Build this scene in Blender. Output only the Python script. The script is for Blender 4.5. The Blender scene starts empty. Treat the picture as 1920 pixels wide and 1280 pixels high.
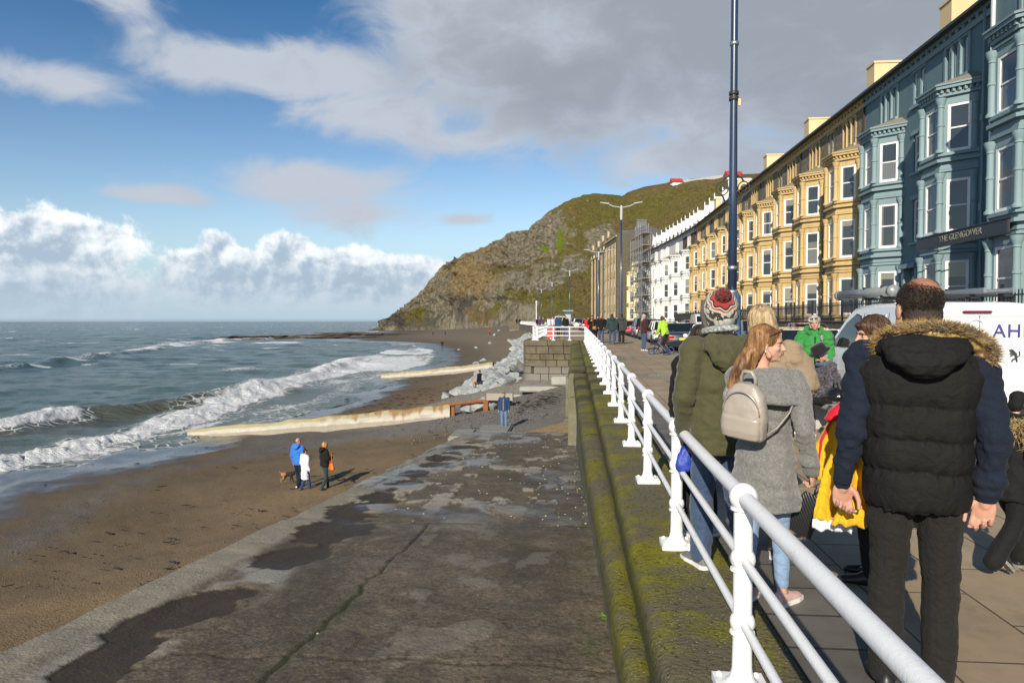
import bpy, math, random
import numpy as np
from mathutils import Vector, Matrix
R = math.radians
SC = bpy.context.scene
COL = SC.collection
# ---------------------------------------------------------------- camera
FPX, EYE, YAW, PITCH = 1333.0, 1.70, 4.93, 1.63
cam = bpy.data.objects.new("camera", bpy.data.cameras.new("camera"))
COL.objects.link(cam)
cam.data.sensor_width = 36; cam.data.lens = 25.0
cam.data.clip_start = 0.05; cam.data.clip_end = 20000
cam.location = (0, 0, EYE); cam.rotation_euler = (R(90 - PITCH), 0, R(YAW))
SC.camera = cam
SC.render.engine = 'CYCLES'
SC.cycles.use_denoising = True
SC.cycles.max_bounces = 5; SC.cycles.diffuse_bounces = 2; SC.cycles.glossy_bounces = 3
SC.cycles.transmission_bounces = 3; SC.cycles.transparent_max_bounces = 6
SC.cycles.sample_clamp_indirect = 4.0
SC.view_settings.view_transform = 'Standard'; SC.view_settings.look = 'None'
SC.view_settings.exposure = 0.32; SC.view_settings.gamma = 1.0
# ---------------------------------------------------------------- sun
SUN_AZ, SUN_EL = 15.0, 26.0          # shadows run 15 degrees to the right of the promenade
sd = Vector((math.sin(R(SUN_AZ)) * math.cos(R(SUN_EL)), math.cos(R(SUN_AZ)) * math.cos(R(SUN_EL)), -math.sin(R(SUN_EL))))
sun = bpy.data.objects.new("sun", bpy.data.lights.new("sun", 'SUN')); COL.objects.link(sun)
sun.data.energy = 4.8; sun.data.angle = R(0.5); sun.data.color = (1.0, 0.90, 0.74)
sun.rotation_euler = sd.to_track_quat('-Z', 'Y').to_euler()

# ---------------------------------------------------------------- node helper
class S:
    def __init__(s, g, k): s.g = g; s.k = k
    def __add__(s, o): return s.g.m('ADD', s, o)
    __radd__ = __add__
    def __sub__(s, o): return s.g.m('SUBTRACT', s, o)
    def __rsub__(s, o): return s.g.m('SUBTRACT', o, s)
    def __mul__(s, o): return s.g.m('MULTIPLY', s, o)
    __rmul__ = __mul__
    def __truediv__(s, o): return s.g.m('DIVIDE', s, o)
class G:
    def __init__(s, nt): s.nt = nt; s.n = nt.nodes; s.l = nt.links; s._c = {}
    def set(s, sock, v):
        if v is None: return
        if isinstance(v, S): s.l.new(v.k, sock)
        elif isinstance(v, (tuple, list)) and len(v) == 3 and sock.type == 'RGBA': sock.default_value = (*v, 1)
        else: sock.default_value = v
    def nd(s, t, ins=None, out=0, **pr):
        n = s.n.new(t)
        for k, v in pr.items(): setattr(n, k, v)
        for k, v in (ins or {}).items(): s.set(n.inputs[k], v)
        return S(s, n.outputs[out])
    def m(s, op, a, b=None, c=None): return s.nd('ShaderNodeMath', {i: v for i, v in enumerate((a, b, c)) if v is not None}, operation=op)
    def vm(s, op, a, b=None, out=0): return s.nd('ShaderNodeVectorMath', {i: v for i, v in enumerate((a, b)) if v is not None}, out=out, operation=op)
    def co(s, kind='Object'):
        if kind not in s._c: s._c[kind] = s.nd('ShaderNodeNewGeometry', out='Position') if kind == 'World' else s.nd('ShaderNodeTexCoord', out=kind)
        return s._c[kind]
    def sep(s, v):
        n = s.n.new('ShaderNodeSeparateXYZ'); s.set(n.inputs[0], v); return [S(s, n.outputs[i]) for i in range(3)]
    def comb(s, x, y, z=0.0): return s.nd('ShaderNodeCombineXYZ', {0: x, 1: y, 2: z})
    def noise(s, vec, scale, detail=4.0, rough=0.55, dist=0.0): return s.nd('ShaderNodeTexNoise', {'Vector': vec, 'Scale': scale, 'Detail': detail, 'Roughness': rough, 'Distortion': dist})
    def voro(s, vec, scale, feature='F1', out=0, rand=1.0): return s.nd('ShaderNodeTexVoronoi', {'Vector': vec, 'Scale': scale, 'Randomness': rand}, out=out, feature=feature)
    def ss(s, x, a, b, lo=0.0, hi=1.0): return s.nd('ShaderNodeMapRange', {0: x, 1: a, 2: b, 3: lo, 4: hi}, interpolation_type='SMOOTHSTEP')
    def lin(s, x, a, b, lo=0.0, hi=1.0): return s.nd('ShaderNodeMapRange', {0: x, 1: a, 2: b, 3: lo, 4: hi})
    def mix(s, f, a, b, mode='MIX'):
        n = s.n.new('ShaderNodeMix'); n.data_type = 'RGBA'; n.blend_type = mode; n.clamp_factor = True
        s.set(n.inputs[0], f); s.set(n.inputs[6], a); s.set(n.inputs[7], b); return S(s, n.outputs[2])
    def ramp(s, x, stops):
        n = s.n.new('ShaderNodeValToRGB'); s.set(n.inputs[0], x); e = n.color_ramp.elements
        while len(e) < len(stops): e.new(0.5)
        for q, (p, c) in zip(e, stops): q.position = p; q.color = (*c, 1) if len(c) == 3 else c
        return S(s, n.outputs[0])
    def bump(s, h, strength=0.5, dist=0.02): return s.nd('ShaderNodeBump', {'Height': h, 'Strength': strength, 'Distance': dist})
    def attr(s, name, out='Fac'): return s.nd('ShaderNodeAttribute', out=out, attribute_name=name)
MATS = {}
def mat(name, fn=None, base=None, rough=0.6, metal=0.0, spec=0.5, var=0.12, vs=6.0, bump=0.0, bs=40.0, coat=0.0, coord='Object', emit=None):
    """A Principled material; fn(g) may return a dict of Principled inputs."""
    if name in MATS: return MATS[name]
    M = bpy.data.materials.new(name); M.use_nodes = True; g = G(M.node_tree)
    g.n.clear()
    b = g.n.new('ShaderNodeBsdfPrincipled'); o = g.n.new('ShaderNodeOutputMaterial'); g.l.new(b.outputs[0], o.inputs[0])
    if fn: d = fn(g)
    else:
        v = g.co(coord); nz = g.noise(v, vs, 5)
        d = {'Base Color': g.mix(nz, tuple(c * (1 - var * 1.6) for c in base), tuple(min(1, c * (1 + var * 1.6)) for c in base)), 'Roughness': g.lin(g.noise(v, vs * 3.1, 3), .3, .7, rough - .07, min(1, rough + .07))}
        if bump: d['Normal'] = g.bump(g.noise(v, bs, 4), bump, 0.01)
    d.setdefault('Metallic', metal); d.setdefault('Specular IOR Level', spec)
    if coat: d['Coat Weight'] = coat; d['Coat Roughness'] = .08
    if emit: d['Emission Color'] = emit[0]; d['Emission Strength'] = emit[1]
    d.setdefault('Roughness', rough)
    for k, v in d.items(): g.set(b.inputs[k], v)
    M.diffuse_color = (*(base or (.5, .5, .5)), 1)
    MATS[name] = M
    return M

# ---------------------------------------------------------------- sky: Nishita plus cloud layers by direction
W = bpy.data.worlds.new("World"); SC.world = W; W.use_nodes = True
g = G(W.node_tree); g.n.clear()
sky = g.n.new('ShaderNodeTexSky'); sky.sky_type = 'NISHITA'; sky.sun_disc = False
sky.sun_elevation = R(SUN_EL); sky.sun_rotation = R(180 + SUN_AZ)
sky.air_density = 1.0; sky.dust_density = 0.4; sky.ozone_density = 2.0; sky.altitude = 0
skyc = S(g, sky.outputs[0])
d = g.vm('NORMALIZE', g.co('Generated'))
dx, dy, dz = g.sep(d)
az = g.m('ARCTAN2', dx, dy) * 57.2958
el = g.m('ARCSINE', dz) * 57.2958
skyc = g.nd('ShaderNodeHueSaturation', {'Hue': 0.503, 'Saturation': g.ss(el, 4, 28, 1.05, 1.34), 'Value': g.ss(el, 6, 30, 1.0, 0.74), 'Fac': 1.0, 'Color': skyc})
def ang(px, py):
    return math.degrees(math.atan((px - 960) / FPX)) - YAW, math.degrees(math.atan((602 - py) / math.hypot(FPX, px - 960)))
uv = g.comb(az, el)
n_big = g.noise(uv, 0.11, 7, 0.55, 0.3)
uvs = g.vm('MULTIPLY', uv, (0.55, 1.0, 1.0))
n_soft = g.noise(uvs, 0.26, 8, 0.58, 0.5)
n_cum = g.noise(uv, 0.62, 9, 0.60, 0.25)
n_cum2 = g.noise(g.vm('ADD', uv, (0.55, -0.5, 0)), 0.62, 5, 0.60, 0.25)
def field(blobs):
    acc = None
    for (px, py, rx, ry, a) in blobs:
        u0, v0 = ang(px, py); k = 57.3 / FPX
        q = g.vm('MULTIPLY', g.vm('SUBTRACT', uv, (u0, v0, 0)), (1 / (rx * k), 1 / (ry * k), 0))
        f = (1.0 - g.vm('LENGTH', q, out=1)) * a
        acc = f if acc is None else g.m('SMOOTH_MAX', acc, f, 0.25)
    return acc
soft = field([(1500, -10, 700, 330, 1.1), (1150, 120, 520, 190, 1.0), (1850, 150, 600, 260, 1.1), (880, 90, 230, 160, .85), (560, 140, 330, 62, .8), (380, 130, 120, 45, .6),
              (130, 160, 140, 38, .55), (720, 215, 250, 70, .65), (590, 345, 220, 52, .75), (290, 366, 110, 22, .65), (660, 400, 190, 40, .5), (872, 412, 70, 17, .6),
              (240, 8, 95, 48, .48), (290, 66, 45, 30, .34), (900, 265, 200, 36, .5), (1205, 305, 110, 52, .62)])
bigf = field([(1500, -10, 720, 330, 1.1), (1100, 150, 420, 150, .9), (1850, 150, 620, 260, 1.1), (800, 120, 200, 90, .45)])
s_d = g.ss(soft + (n_soft - 0.5) * 1.15, -0.03, 0.42)
cum = field([(70, 470, 190, 78, 1.0), (40, 560, 300, 66, .85), (420, 520, 150, 72, 1.0), (410, 462, 45, 38, .8), (530, 470, 62, 48, .9), (560, 520, 230, 62, 1.0), (690, 530, 190, 60, 1.0), (640, 495, 90, 40, .8), (770, 520, 110, 50, .8), (-250, 480, 300, 120, 1.0), (-700, 440, 400, 170, 1.0), (1100, 560, 300, 60, .8), (1600, 500, 300, 90, .8)])
c_d = g.ss(cum + (n_cum - 0.5) * 0.80 + (n_big - .5) * .8, 0.10, 0.30)
# lit tops, grey-blue bases
litn = g.ss((n_cum - n_cum2) * 0.75 + cum * -0.42 + 0.20, -0.22, 0.18)
hgt = g.ss(el, 1.0, 6.0)
cumcol = g.mix(g.m('MULTIPLY', litn, g.lin(hgt, 0, 1, .25, 1.0)), (0.33, 0.42, 0.52), (0.84, 0.86, 0.87))
thick = g.ss(bigf + (n_soft - .5) * 1.3 + (n_big - .5) * .8, -0.05, 0.75)
softcol = g.mix(thick, (0.44, 0.48, 0.54), (0.275, 0.305, 0.345))
softcol = g.mix(g.ss(n_soft, .5, .75, 0, .5), softcol, (0.38, 0.41, 0.46))
hz = g.ss(el, 0.0, 9.0, 0.85, 0.0)
sky_bg = g.nd('ShaderNodeBackground', {'Color': skyc, 'Strength': 0.102})
hz_bg = g.nd('ShaderNodeBackground', {'Color': (0.34, 0.475, 0.61), 'Strength': 1.0})
s_bg = g.nd('ShaderNodeBackground', {'Color': softcol, 'Strength': 1.0})
c_bg = g.nd('ShaderNodeBackground', {'Color': cumcol, 'Strength': 1.0})
def mx(f, a, b): return g.nd('ShaderNodeMixShader', {0: f, 1: a, 2: b})
up = g.ss(el, -0.5, 0.3)
sh = mx(hz, sky_bg, hz_bg)
sh = mx(s_d * g.lin(s_d, 0, 1, .8, .96), sh, s_bg)
sh = mx(c_d * 0.93 * g.ss(el, .2, 2.5, .35, 1), sh, c_bg)
sh = mx(up, g.nd('ShaderNodeBackground', {'Color': (.10, .12, .13), 'Strength': 1.0}), sh)
wo = g.n.new('ShaderNodeOutputWorld'); g.l.new(sh.k, wo.inputs[0])
W.cycles.sampling_method = 'MANUAL'; W.cycles.sample_map_resolution = 512

# ---------------------------------------------------------------- mesh helpers
def rot_z(a): return Matrix.Rotation(a, 4, 'Z')
class MB:
    def __init__(s): s.v = []; s.f = []; s.mi = []; s.M = None
    def add(s, v, f, mi=0):
        o = len(s.v)
        if s.M is not None: v = [tuple(s.M @ Vector(p)) for p in v]
        s.v += [tuple(p) for p in v]; s.f += [tuple(i + o for i in q) for q in f]; s.mi += [mi] * len(f); return s
    def box(s, x0, y0, z0, x1, y1, z1, mi=0):
        if x0 > x1: x0, x1 = x1, x0
        if y0 > y1: y0, y1 = y1, y0
        if z0 > z1: z0, z1 = z1, z0
        return s.add([(x0, y0, z0), (x1, y0, z0), (x1, y1, z0), (x0, y1, z0), (x0, y0, z1), (x1, y0, z1), (x1, y1, z1), (x0, y1, z1)],
                     [(0, 3, 2, 1), (4, 5, 6, 7), (0, 1, 5, 4), (1, 2, 6, 5), (2, 3, 7, 6), (3, 0, 4, 7)], mi)
    def loft(s, rings, cap=True, mi=0, close=True):
        n = len(rings[0]); v = [p for r in rings for p in r]; f = []
        for i in range(len(rings) - 1):
            for j in range(n if close else n - 1):
                k = (j + 1) % n; f.append((i * n + j, i * n + k, (i + 1) * n + k, (i + 1) * n + j))
        if cap and close: f.append(tuple(range(n - 1, -1, -1))); f.append(tuple((len(rings) - 1) * n + j for j in range(n)))
        return s.add(v, f, mi)
    def tube(s, pts, r, n=8, cap=True, mi=0, squash=1.0):
        P = [Vector(p) for p in pts]; rr = r if isinstance(r, (list, tuple)) else [r] * len(P)
        rings = []; a = None
        for i, p in enumerate(P):
            t = (P[min(i + 1, len(P) - 1)] - P[max(i - 1, 0)])
            if t.length < 1e-9: t = Vector((0, 0, 1))
            t.normalize()
            if a is None:
                h = Vector((0, 0, 1)) if abs(t.z) < .9 else Vector((0, 1, 0)); a = t.cross(h).normalized()
            else:
                a = (a - t * a.dot(t));  a = a.normalized() if a.length > 1e-6 else t.orthogonal().normalized()
            b = t.cross(a)
            rings.append([tuple(p + (a * math.cos(2 * math.pi * j / n) + b * squash * math.sin(2 * math.pi * j / n)) * rr[i]) for j in range(n)])
        return s.loft(rings, cap, mi)
    def limb(s, pts, rr, n=10):
        """tapered tube with round ends"""
        P = [Vector(p) for p in pts]; Q = []; q = []
        d0 = (P[0] - P[1]).normalized(); d1 = (P[-1] - P[-2]).normalized()
        for a in (80, 55, 25): Q.append(P[0] + d0 * rr[0] * math.sin(R(a))); q.append(rr[0] * math.cos(R(a)))
        Q += P; q += list(rr)
        for a in (25, 55, 80): Q.append(P[-1] + d1 * rr[-1] * math.sin(R(a))); q.append(rr[-1] * math.cos(R(a)))
        return s.tube(Q, q, n)
    def ring_loft(s, rows, n=20, ex=2.0, mi=0):
        """rows: (cx,cy,z,rx,ry[,tilt]) horizontal superellipse rings"""
        rings = []
        for r in rows:
            cx, cy, z, rx, ry = r[:5]; t = r[5] if len(r) > 5 else 0.0; ring = []
            for j in range(n):
                a = 2 * math.pi * j / n; c, d = math.cos(a), math.sin(a)
                x = rx * math.copysign(abs(c) ** (2 / ex), c); y = ry * math.copysign(abs(d) ** (2 / ex), d)
                ring.append((cx + x, cy + y, z + t * y))
            rings.append(ring)
        return s.loft(rings, True, mi)
    def lathe(s, prof, n=16, c=(0, 0, 0), mi=0):
        return s.loft([[(c[0] + r * math.cos(2 * math.pi * j / n), c[1] + r * math.sin(2 * math.pi * j / n), c[2] + z) for j in range(n)] for r, z in prof], True, mi)
    def ell(s, c, r, n=14, m=9, rot=None, mi=0):
        if not isinstance(r, (tuple, list)): r = (r, r, r)
        c = Vector(c); rings = []
        for i in range(m + 1):
            t = math.pi * (i + .15) / (m + .3); z = -math.cos(t); q = math.sin(t); ring = []
            for j in range(n):
                a = 2 * math.pi * j / n; p = Vector((r[0] * q * math.cos(a), r[1] * q * math.sin(a), r[2] * z))
                if rot is not None: p = rot @ p
                ring.append(tuple(c + p))
            rings.append(ring)
        return s.loft(rings, True, mi)
    def prism(s, poly, a, b, axis='z', mi=0):
        f = {'z': lambda p, h: (p[0], p[1], h), 'x': lambda p, h: (h, p[0], p[1]), 'y': lambda p, h: (p[0], h, p[1])}[axis]
        return s.loft([[f(p, a) for p in poly], [f(p, b) for p in poly]], True, mi)
    def mesh(s, name, mats, smooth=False):
        me = bpy.data.meshes.new(name); me.from_pydata(s.v, [], s.f)
        for m_ in (mats if isinstance(mats, (list, tuple)) else [mats]): me.materials.append(m_)
        if any(s.mi): me.polygons.foreach_set('material_index', s.mi)
        if smooth: me.polygons.foreach_set('use_smooth', [True] * len(me.polygons))
        me.update(); return me
    def build(s, name, mats, parent=None, smooth=False, **kw):
        return link(name, s.mesh(name, mats, smooth), parent, **kw)
def fixn(me):
    import bmesh
    bm = bmesh.new(); bm.from_mesh(me); bmesh.ops.recalc_face_normals(bm, faces=bm.faces); bm.to_mesh(me); bm.free(); return me
def tag(o, label=None, cat=None, group=None, kind=None):
    if label: o['label'] = label
    if cat: o['category'] = cat
    if group: o['group'] = group
    if kind: o['kind'] = kind
    return o
def link(name, me, parent=None, loc=None, rz=None, label=None, cat=None, group=None, kind=None):
    o = bpy.data.objects.new(name, me); COL.objects.link(o)
    if parent is not None: o.parent = parent
    if loc is not None: o.location = loc
    if rz is not None: o.rotation_euler = (0, 0, rz)
    return tag(o, label, cat, group, kind)
def thing(name, label, cat, loc=(0, 0, 0), rz=0.0, group=None):
    return link(name, None, None, loc, rz, label, cat, group)
def copy_tree(o, parent=None):
    c = o.copy(); COL.objects.link(c)
    if parent is not None: c.parent = parent
    for ch in o.children: copy_tree(ch, c)
    return c
def dup(o, loc, rz=None, label=None, group=None):
    c = copy_tree(o); c.location = loc
    if rz is not None: c.rotation_euler = (0, 0, rz)
    if label: c['label'] = label
    if group: c['group'] = group
    return c
def bevel_build(mb, name, mats, parent=None, w=0.01, seg=2, **kw):
    import bmesh
    me = mb.mesh(name, mats); bm = bmesh.new(); bm.from_mesh(me)
    bmesh.ops.recalc_face_normals(bm, faces=bm.faces)
    bmesh.ops.bevel(bm, geom=[e for e in bm.edges if len(e.link_faces) == 2 and e.calc_face_angle(0) > .5], offset=w, segments=seg, affect='EDGES', clamp_overlap=True)
    bm.to_mesh(me); bm.free(); me.polygons.foreach_set('use_smooth', [True] * len(me.polygons)); me.set_sharp_from_angle(angle=R(40))
    return link(name, me, parent, **kw)

# ---------------------------------------------------------------- numpy noise
def _h(i, j, k, s):
    n = (i * 374761393 + j * 668265263 + k * 2147483647 + s * 1274126177) & 0xFFFFFFFF
    n = ((n ^ (n >> 13)) * 1274126177) & 0xFFFFFFFF
    n = ((n ^ (n >> 16)) * 2246822519) & 0xFFFFFFFF
    return ((n ^ (n >> 15)) & 0xFFFF) / 65535.0
def vnoise(x, y, z=0.0, seed=0):
    x = np.asarray(x, float); y = np.asarray(y, float); z = np.zeros_like(x) + z
    i, j, k = np.floor(x).astype(np.int64), np.floor(y).astype(np.int64), np.floor(z).astype(np.int64)
    f = lambda t: t * t * t * (t * (t * 6 - 15) + 10)
    u, v, w = f(x - i), f(y - j), f(z - k); r = 0
    for a in (0, 1):
        for b in (0, 1):
            for c in (0, 1):
                r = r + _h(i + a, j + b, k + c, seed) * (u if a else 1 - u) * (v if b else 1 - v) * (w if c else 1 - w)
    return r * 2 - 1
def fbm(x, y, z=0.0, o=4, seed=0, gain=.5):
    r = 0; a = 1.0; f = 1.0
    for k in range(o): r = r + a * vnoise(np.asarray(x) * f, np.asarray(y) * f, np.asarray(z) * f, seed + k); a *= gain; f *= 2.03
    return r
def sstep(x, a, b):
    t = np.clip((np.asarray(x, float) - a) / (b - a), 0, 1); return t * t * (3 - 2 * t)
def grid_mesh(name, P, m, smooth=True, attrs=None, keep=None):
    """P: (rows, cols, 3)"""
    r, c = P.shape[:2]
    idx = np.arange(r * c).reshape(r, c)
    F = np.stack([idx[:-1, :-1], idx[:-1, 1:], idx[1:, 1:], idx[1:, :-1]], -1).reshape(-1, 4)
    if keep is not None: F = F[keep[:-1, :-1].reshape(-1)]
    me = bpy.data.meshes.new(name); me.from_pydata(P.reshape(-1, 3).tolist(), [], F.tolist())
    me.materials.append(m); me.polygons.foreach_set('use_smooth', [smooth] * len(me.polygons))
    for k, v in (attrs or {}).items():
        a = me.attributes.new(k, 'FLOAT', 'POINT'); a.data.foreach_set('value', np.asarray(v, np.float32).reshape(-1))
    me.update(); return me
# ---------------------------------------------------------------- the lie of the land
_cy, _sy = math.cos(R(YAW)), math.sin(R(YAW))
def at(px, py, z):
    """the point at height z that the photograph shows at px,py (survey of the place)"""
    d = (EYE - z) * FPX / (py - 602.0); lat = (px - 960) / FPX * d
    return (lat * _cy - d * _sy, d * _cy + lat * _sy)
def at_d(px, d):
    lat = (px - 960) / FPX * d
    return (lat * _cy - d * _sy, d * _cy + lat * _sy)
def deck(y):
    y = np.asarray(y, float); return np.where(y < 4, 0, np.where(y < 48, .009 * (y - 4), .396 + .002 * (np.minimum(y, 260) - 48)))
def dk(y): return float(deck(y))
def C(y):
    t = np.maximum(0, np.asarray(y, float) - 100); return -.125 * t * t / (t + 25)
def Cf(y): return float(C(y))
def tan_rz(y): return math.atan2(-(Cf(y + 3) - Cf(y - 3)), 6.0)
ZSEA = -5.6
# ================================================================ THE SETTING
rnd = random.Random(7)
nrs = np.random.RandomState(11)
# ---------------------------------------------------------------- shoreline
_S = [(-19, -60), (-23, 0)] + [at(px, py, ZSEA) for px, py in ((0, 888), (110, 870), (230, 845), (330, 818), (440, 795), (520, 777), (610, 755), (660, 738), (700, 716), (740, 700), (800, 685), (822, 668), (812, 657))] + [(-50, 222), (-62, 238), (-84, 252), (-104, 285), (-122, 400), (-160, 580), (-200, 900)]
_S.sort(key=lambda p: p[1])
_SX, _SY = np.array([p[0] for p in _S]), np.array([p[1] for p in _S])
def xshore(y): return np.interp(y, _SY, _SX) + 0.9 * fbm(np.asarray(y) / 7.0, 0.0, 0, 3, 5)
def xwall(y): return np.where(np.asarray(y) < 47, .2, -2.9 + C(y))
def zbeach(x, y):
    x = np.asarray(x, float); y = np.asarray(y, float)
    s = (x - xshore(y)) * .92; w = np.maximum(xwall(y) - x, 0)
    p = np.clip(s / np.maximum(s + w, .5), 0, 1)
    k = np.interp(y, [0, 60, 120, 300], [3.3, 3.3, 3.6, 4.3])
    z = np.where(s > 0, ZSEA + k * p * p + .012 * np.minimum(s, 8), ZSEA + .075 * s)
    return np.maximum(z, -12)
def zb(x, y): return float(zbeach(np.array([x]), np.array([y]))[0])
def polar(px0, px1, nc, d0, d1, nr):
    px = np.linspace(px0, px1, nc); d = np.geomspace(d0, d1, nr)
    D, PX = np.meshgrid(d, px, indexing='ij'); lat = (PX - 960) / FPX * D
    return lat * _cy - D * _sy, D * _cy + lat * _sy, D, PX
# ---------------------------------------------------------------- beach
def m_beach(g):
    v = g.co('World'); x, y, z = g.sep(v)
    big = g.noise(v, .12, 4); mid = g.noise(v, .9, 5, .6); fine = g.noise(v, 9, 5, .7); grit = g.voro(v, 22)
    c = g.mix(g.ss(big + (mid - .5) * .5, .35, .68), (.205, .148, .085), (.165, .124, .077))
    shing = g.ss(g.attr('shingle') + (mid - .5) * .5 + (fine - .5) * .3, .35, .6)
    peb = g.mix(g.voro(v, 14, out=1), (.16, .148, .130), (.33, .315, .285), 'MIX')
    peb = g.mix(grit, peb, (.10, .092, .08))
    c = g.mix(g.ss(fine, .40, .75, 0, .5), c, (.08, .055, .03))
    c = g.mix(g.ss(grit, .0, .18, .4, 0) * g.ss(mid, .58, .68) * .5, c, (.30, .26, .2))
    c = g.mix(shing, c, peb)
    weed = g.ss(g.noise(g.vm('MULTIPLY', v, (1.1, 2.2, 1)), 1.6, 5, .65), .66, .70) * g.ss(g.attr('weed') + (big - .5) * .6, .3, .6)
    c = g.mix(weed * .85, c, (.022, .017, .010))
    wet = g.ss(z + (mid - .5) * .25, -5.22, -5.5)
    damp = g.ss(z + (big - .5) * 1.1, -4.3, -5.2)
    c = g.mix(damp * .35, c, (.045, .034, .022)); c = g.mix(wet, c, (.055, .048, .040))
    h = fine * .35 + mid * .8 + grit * .25
    return {'Base Color': c, 'Roughness': g.lin(wet, 0, 1, .9, .22), 'Specular IOR Level': g.lin(wet, 0, 1, .15, .6), 'Normal': g.bump(h, g.lin(wet, 0, 1, .9, .1), .06)}
X, Y, D, PX = polar(-700, 1130, 330, 9.0, 760, 300)
Z = zbeach(X, Y)
slipz = -.4 - .083 * Y
Z = Z + np.where(Z > ZSEA, 1, .3) * (.05 * fbm(X / 1.7, Y / 1.7, 0, 4, 21) + .10 * fbm(X / 7, Y / 7, 0, 3, 22)) * np.clip(1.2 - D / 400, .2, 1)
under = (X > -4.2) & (X < 1.2) & (Y < 28.5)
Z = np.where(under, np.minimum(Z, slipz - .35), Z)
near_edge = np.exp(-((X + 4.2) / 1.4) ** 2) * (X <= -4.2) * (Y < 30)
Z = np.where(X <= -4.2, np.minimum(Z, np.where(Y < 29, slipz - .12, 99)), Z)
shingle = np.clip(1.2 - np.abs(Y - 43) / 9, 0, 1) * sstep(X, -24, -6) * 1.1 + sstep(Y, 27, 31) * sstep(Y, 46, 40) * sstep(X, -7, -3) + .45 * sstep(Y, 46, 80) + .5 * np.exp(-(((X - xshore(Y)) - 9) / 3.0) ** 2) * (Y < 44)
weed = np.clip(.25 + .4 * np.exp(-((Y - 21) / 9) ** 2) + .5 * sstep(Y, 40, 60), 0, 1)
link('beach', grid_mesh('beach', np.stack([X, Y, Z], -1), mat('beach', m_beach), True, {'shingle': shingle, 'weed': weed}), kind='structure')
# seabed sheet far below and land behind the terrace reach the horizon
MB().add([(-9000, -600, -12.5), (9000, -600, -12.5), (9000, 9000, -12.5), (-9000, 9000, -12.5)], [(0, 1, 2, 3)]).build('ground', mat('seabed', base=(.05, .05, .04), rough=.9), kind='structure')

# ---------------------------------------------------------------- sea with breaking waves
def pl_dist(X, Y, pts):
    """distance to a polyline, positive on its left side (seaward here) and the length along it"""
    best = np.full(X.shape, 1e9); sg = np.zeros(X.shape); al = np.zeros(X.shape); L = 0.0
    for (x0, y0), (x1, y1) in zip(pts[:-1], pts[1:]):
        dx, dy = x1 - x0, y1 - y0; l = math.hypot(dx, dy)
        t = np.clip(((X - x0) * dx + (Y - y0) * dy) / (l * l), 0, 1)
        d = np.hypot(X - x0 - t * dx, Y - y0 - t * dy); k = d < best
        cr = dx * (Y - y0) - dy * (X - x0)
        sg = np.where(k, np.sign(cr), sg); al = np.where(k, L + t * l, al); best = np.where(k, d, best); L += l
    return best * sg, al, L
def m_sea(g):
    v = g.co('World')
    f = g.attr('foam'); dist = g.attr('dist'); mud = g.attr('mud')
    n1 = g.noise(v, 1.3, 6, .68); n2 = g.noise(g.vm('MULTIPLY', v, (1, 2.2, 1)), 3.5, 5, .7); lace = g.voro(v, 1.1, 'DISTANCE_TO_EDGE')
    ff = g.ss(f + (n1 - .5) * .75 + (n2 - .5) * .45, .42, .66)
    lc = g.ss(lace + (n1 - .5) * .3, .11, .02) * g.ss(f, .06, .3) * .75
    ff = g.m('MAXIMUM', ff, lc)
    deep = g.mix(g.ss(g.noise(v, .035, 3), .35, .65), (.060, .100, .096), (.080, .118, .100))
    far = g.mix(g.ss(g.noise(g.vm('MULTIPLY', v, (.3, 1, 1)), .012, 3), .4, .6), (.046, .088, .086), (.062, .106, .094))
    c = g.mix(g.ss(dist, 60, 400), deep, far)
    c = g.mix(mud, c, (.085, .082, .052))
    fc = g.mix(g.ss(n2, .25, .7), (.62, .66, .68), (.90, .91, .91))
    c = g.mix(ff, c, fc)
    sc1 = g.noise(g.vm('MULTIPLY', v, (.55, 1.5, 1)), 1.1, 5, .62); sc2 = g.noise(g.vm('MULTIPLY', v, (.12, .35, 1)), 1.0, 6, .6)
    h = sc1 * g.ss(dist, 250, 30, .15, 1.0) + sc2 * g.ss(dist, 30, 200, .5, 4.0) + n2 * ff * .8
    return {'Base Color': c, 'Roughness': g.lin(ff, 0, 1, .20, .9), 'IOR': 1.33, 'Specular IOR Level': g.lin(ff, 0, 1, .26, .1), 'Normal': g.bump(h, .9, .35)}
X, Y, D, PX = polar(-900, 1000, 520, 24, 9000, 560)
xs = xshore(Y); sdist = X - xs
B1 = [at(px, py, -5.2) for px, py in ((1000, 560), )] if False else [at(px, py, -5.1) for px, py in ((-420, 905), (-200, 880), (0, 848), (100, 832), (200, 811), (300, 783), (380, 763), (450, 740), (520, 717), (580, 702), (640, 684), (680, 668), (704, 660))]
B2 = [at(px, py, -5.1) for px, py in ((-300, 830), (-120, 815), (0, 797), (60, 785), (150, 767), (220, 762), (330, 752), (440, 735), (520, 712))]
B3 = [at(px, py, -5.1) for px, py in ((-200, 702), (0, 690), (80, 679), (160, 668), (210, 661), (260, 655), (320, 651))]
B4 = [at(px, py, -5.2) for px, py in ((310, 648), (340, 642), (380, 639), (430, 636), (520, 632))]
t1, a1, L1 = pl_dist(X, Y, B1); t2, a2, L2 = pl_dist(X, Y, B2); t3, a3, L3 = pl_dist(X, Y, B3); t4, a4, L4 = pl_dist(X, Y, B4)
wob = 1.0 * fbm(X / 5, Y / 5, 0, 3, 31)
def crest(t, sea, shore): return np.where(t > 0, np.exp(-(t / sea) ** 2), np.exp(-(t / shore) ** 2))
def ends(a, L, e): return sstep(a, 0, e) * sstep(a, L, L - e)
fade = sstep(sdist, -1.0, -9.0)
chop = (.16 * fbm(X / 5.5, Y / 2.4, 0, 4, 41) + .30 * fbm(X / 30, Y / 9, 0, 3, 42)) * np.clip(1.3 - D / 900, 0, 1)
H = chop * (.15 + .85 * fade)
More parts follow.
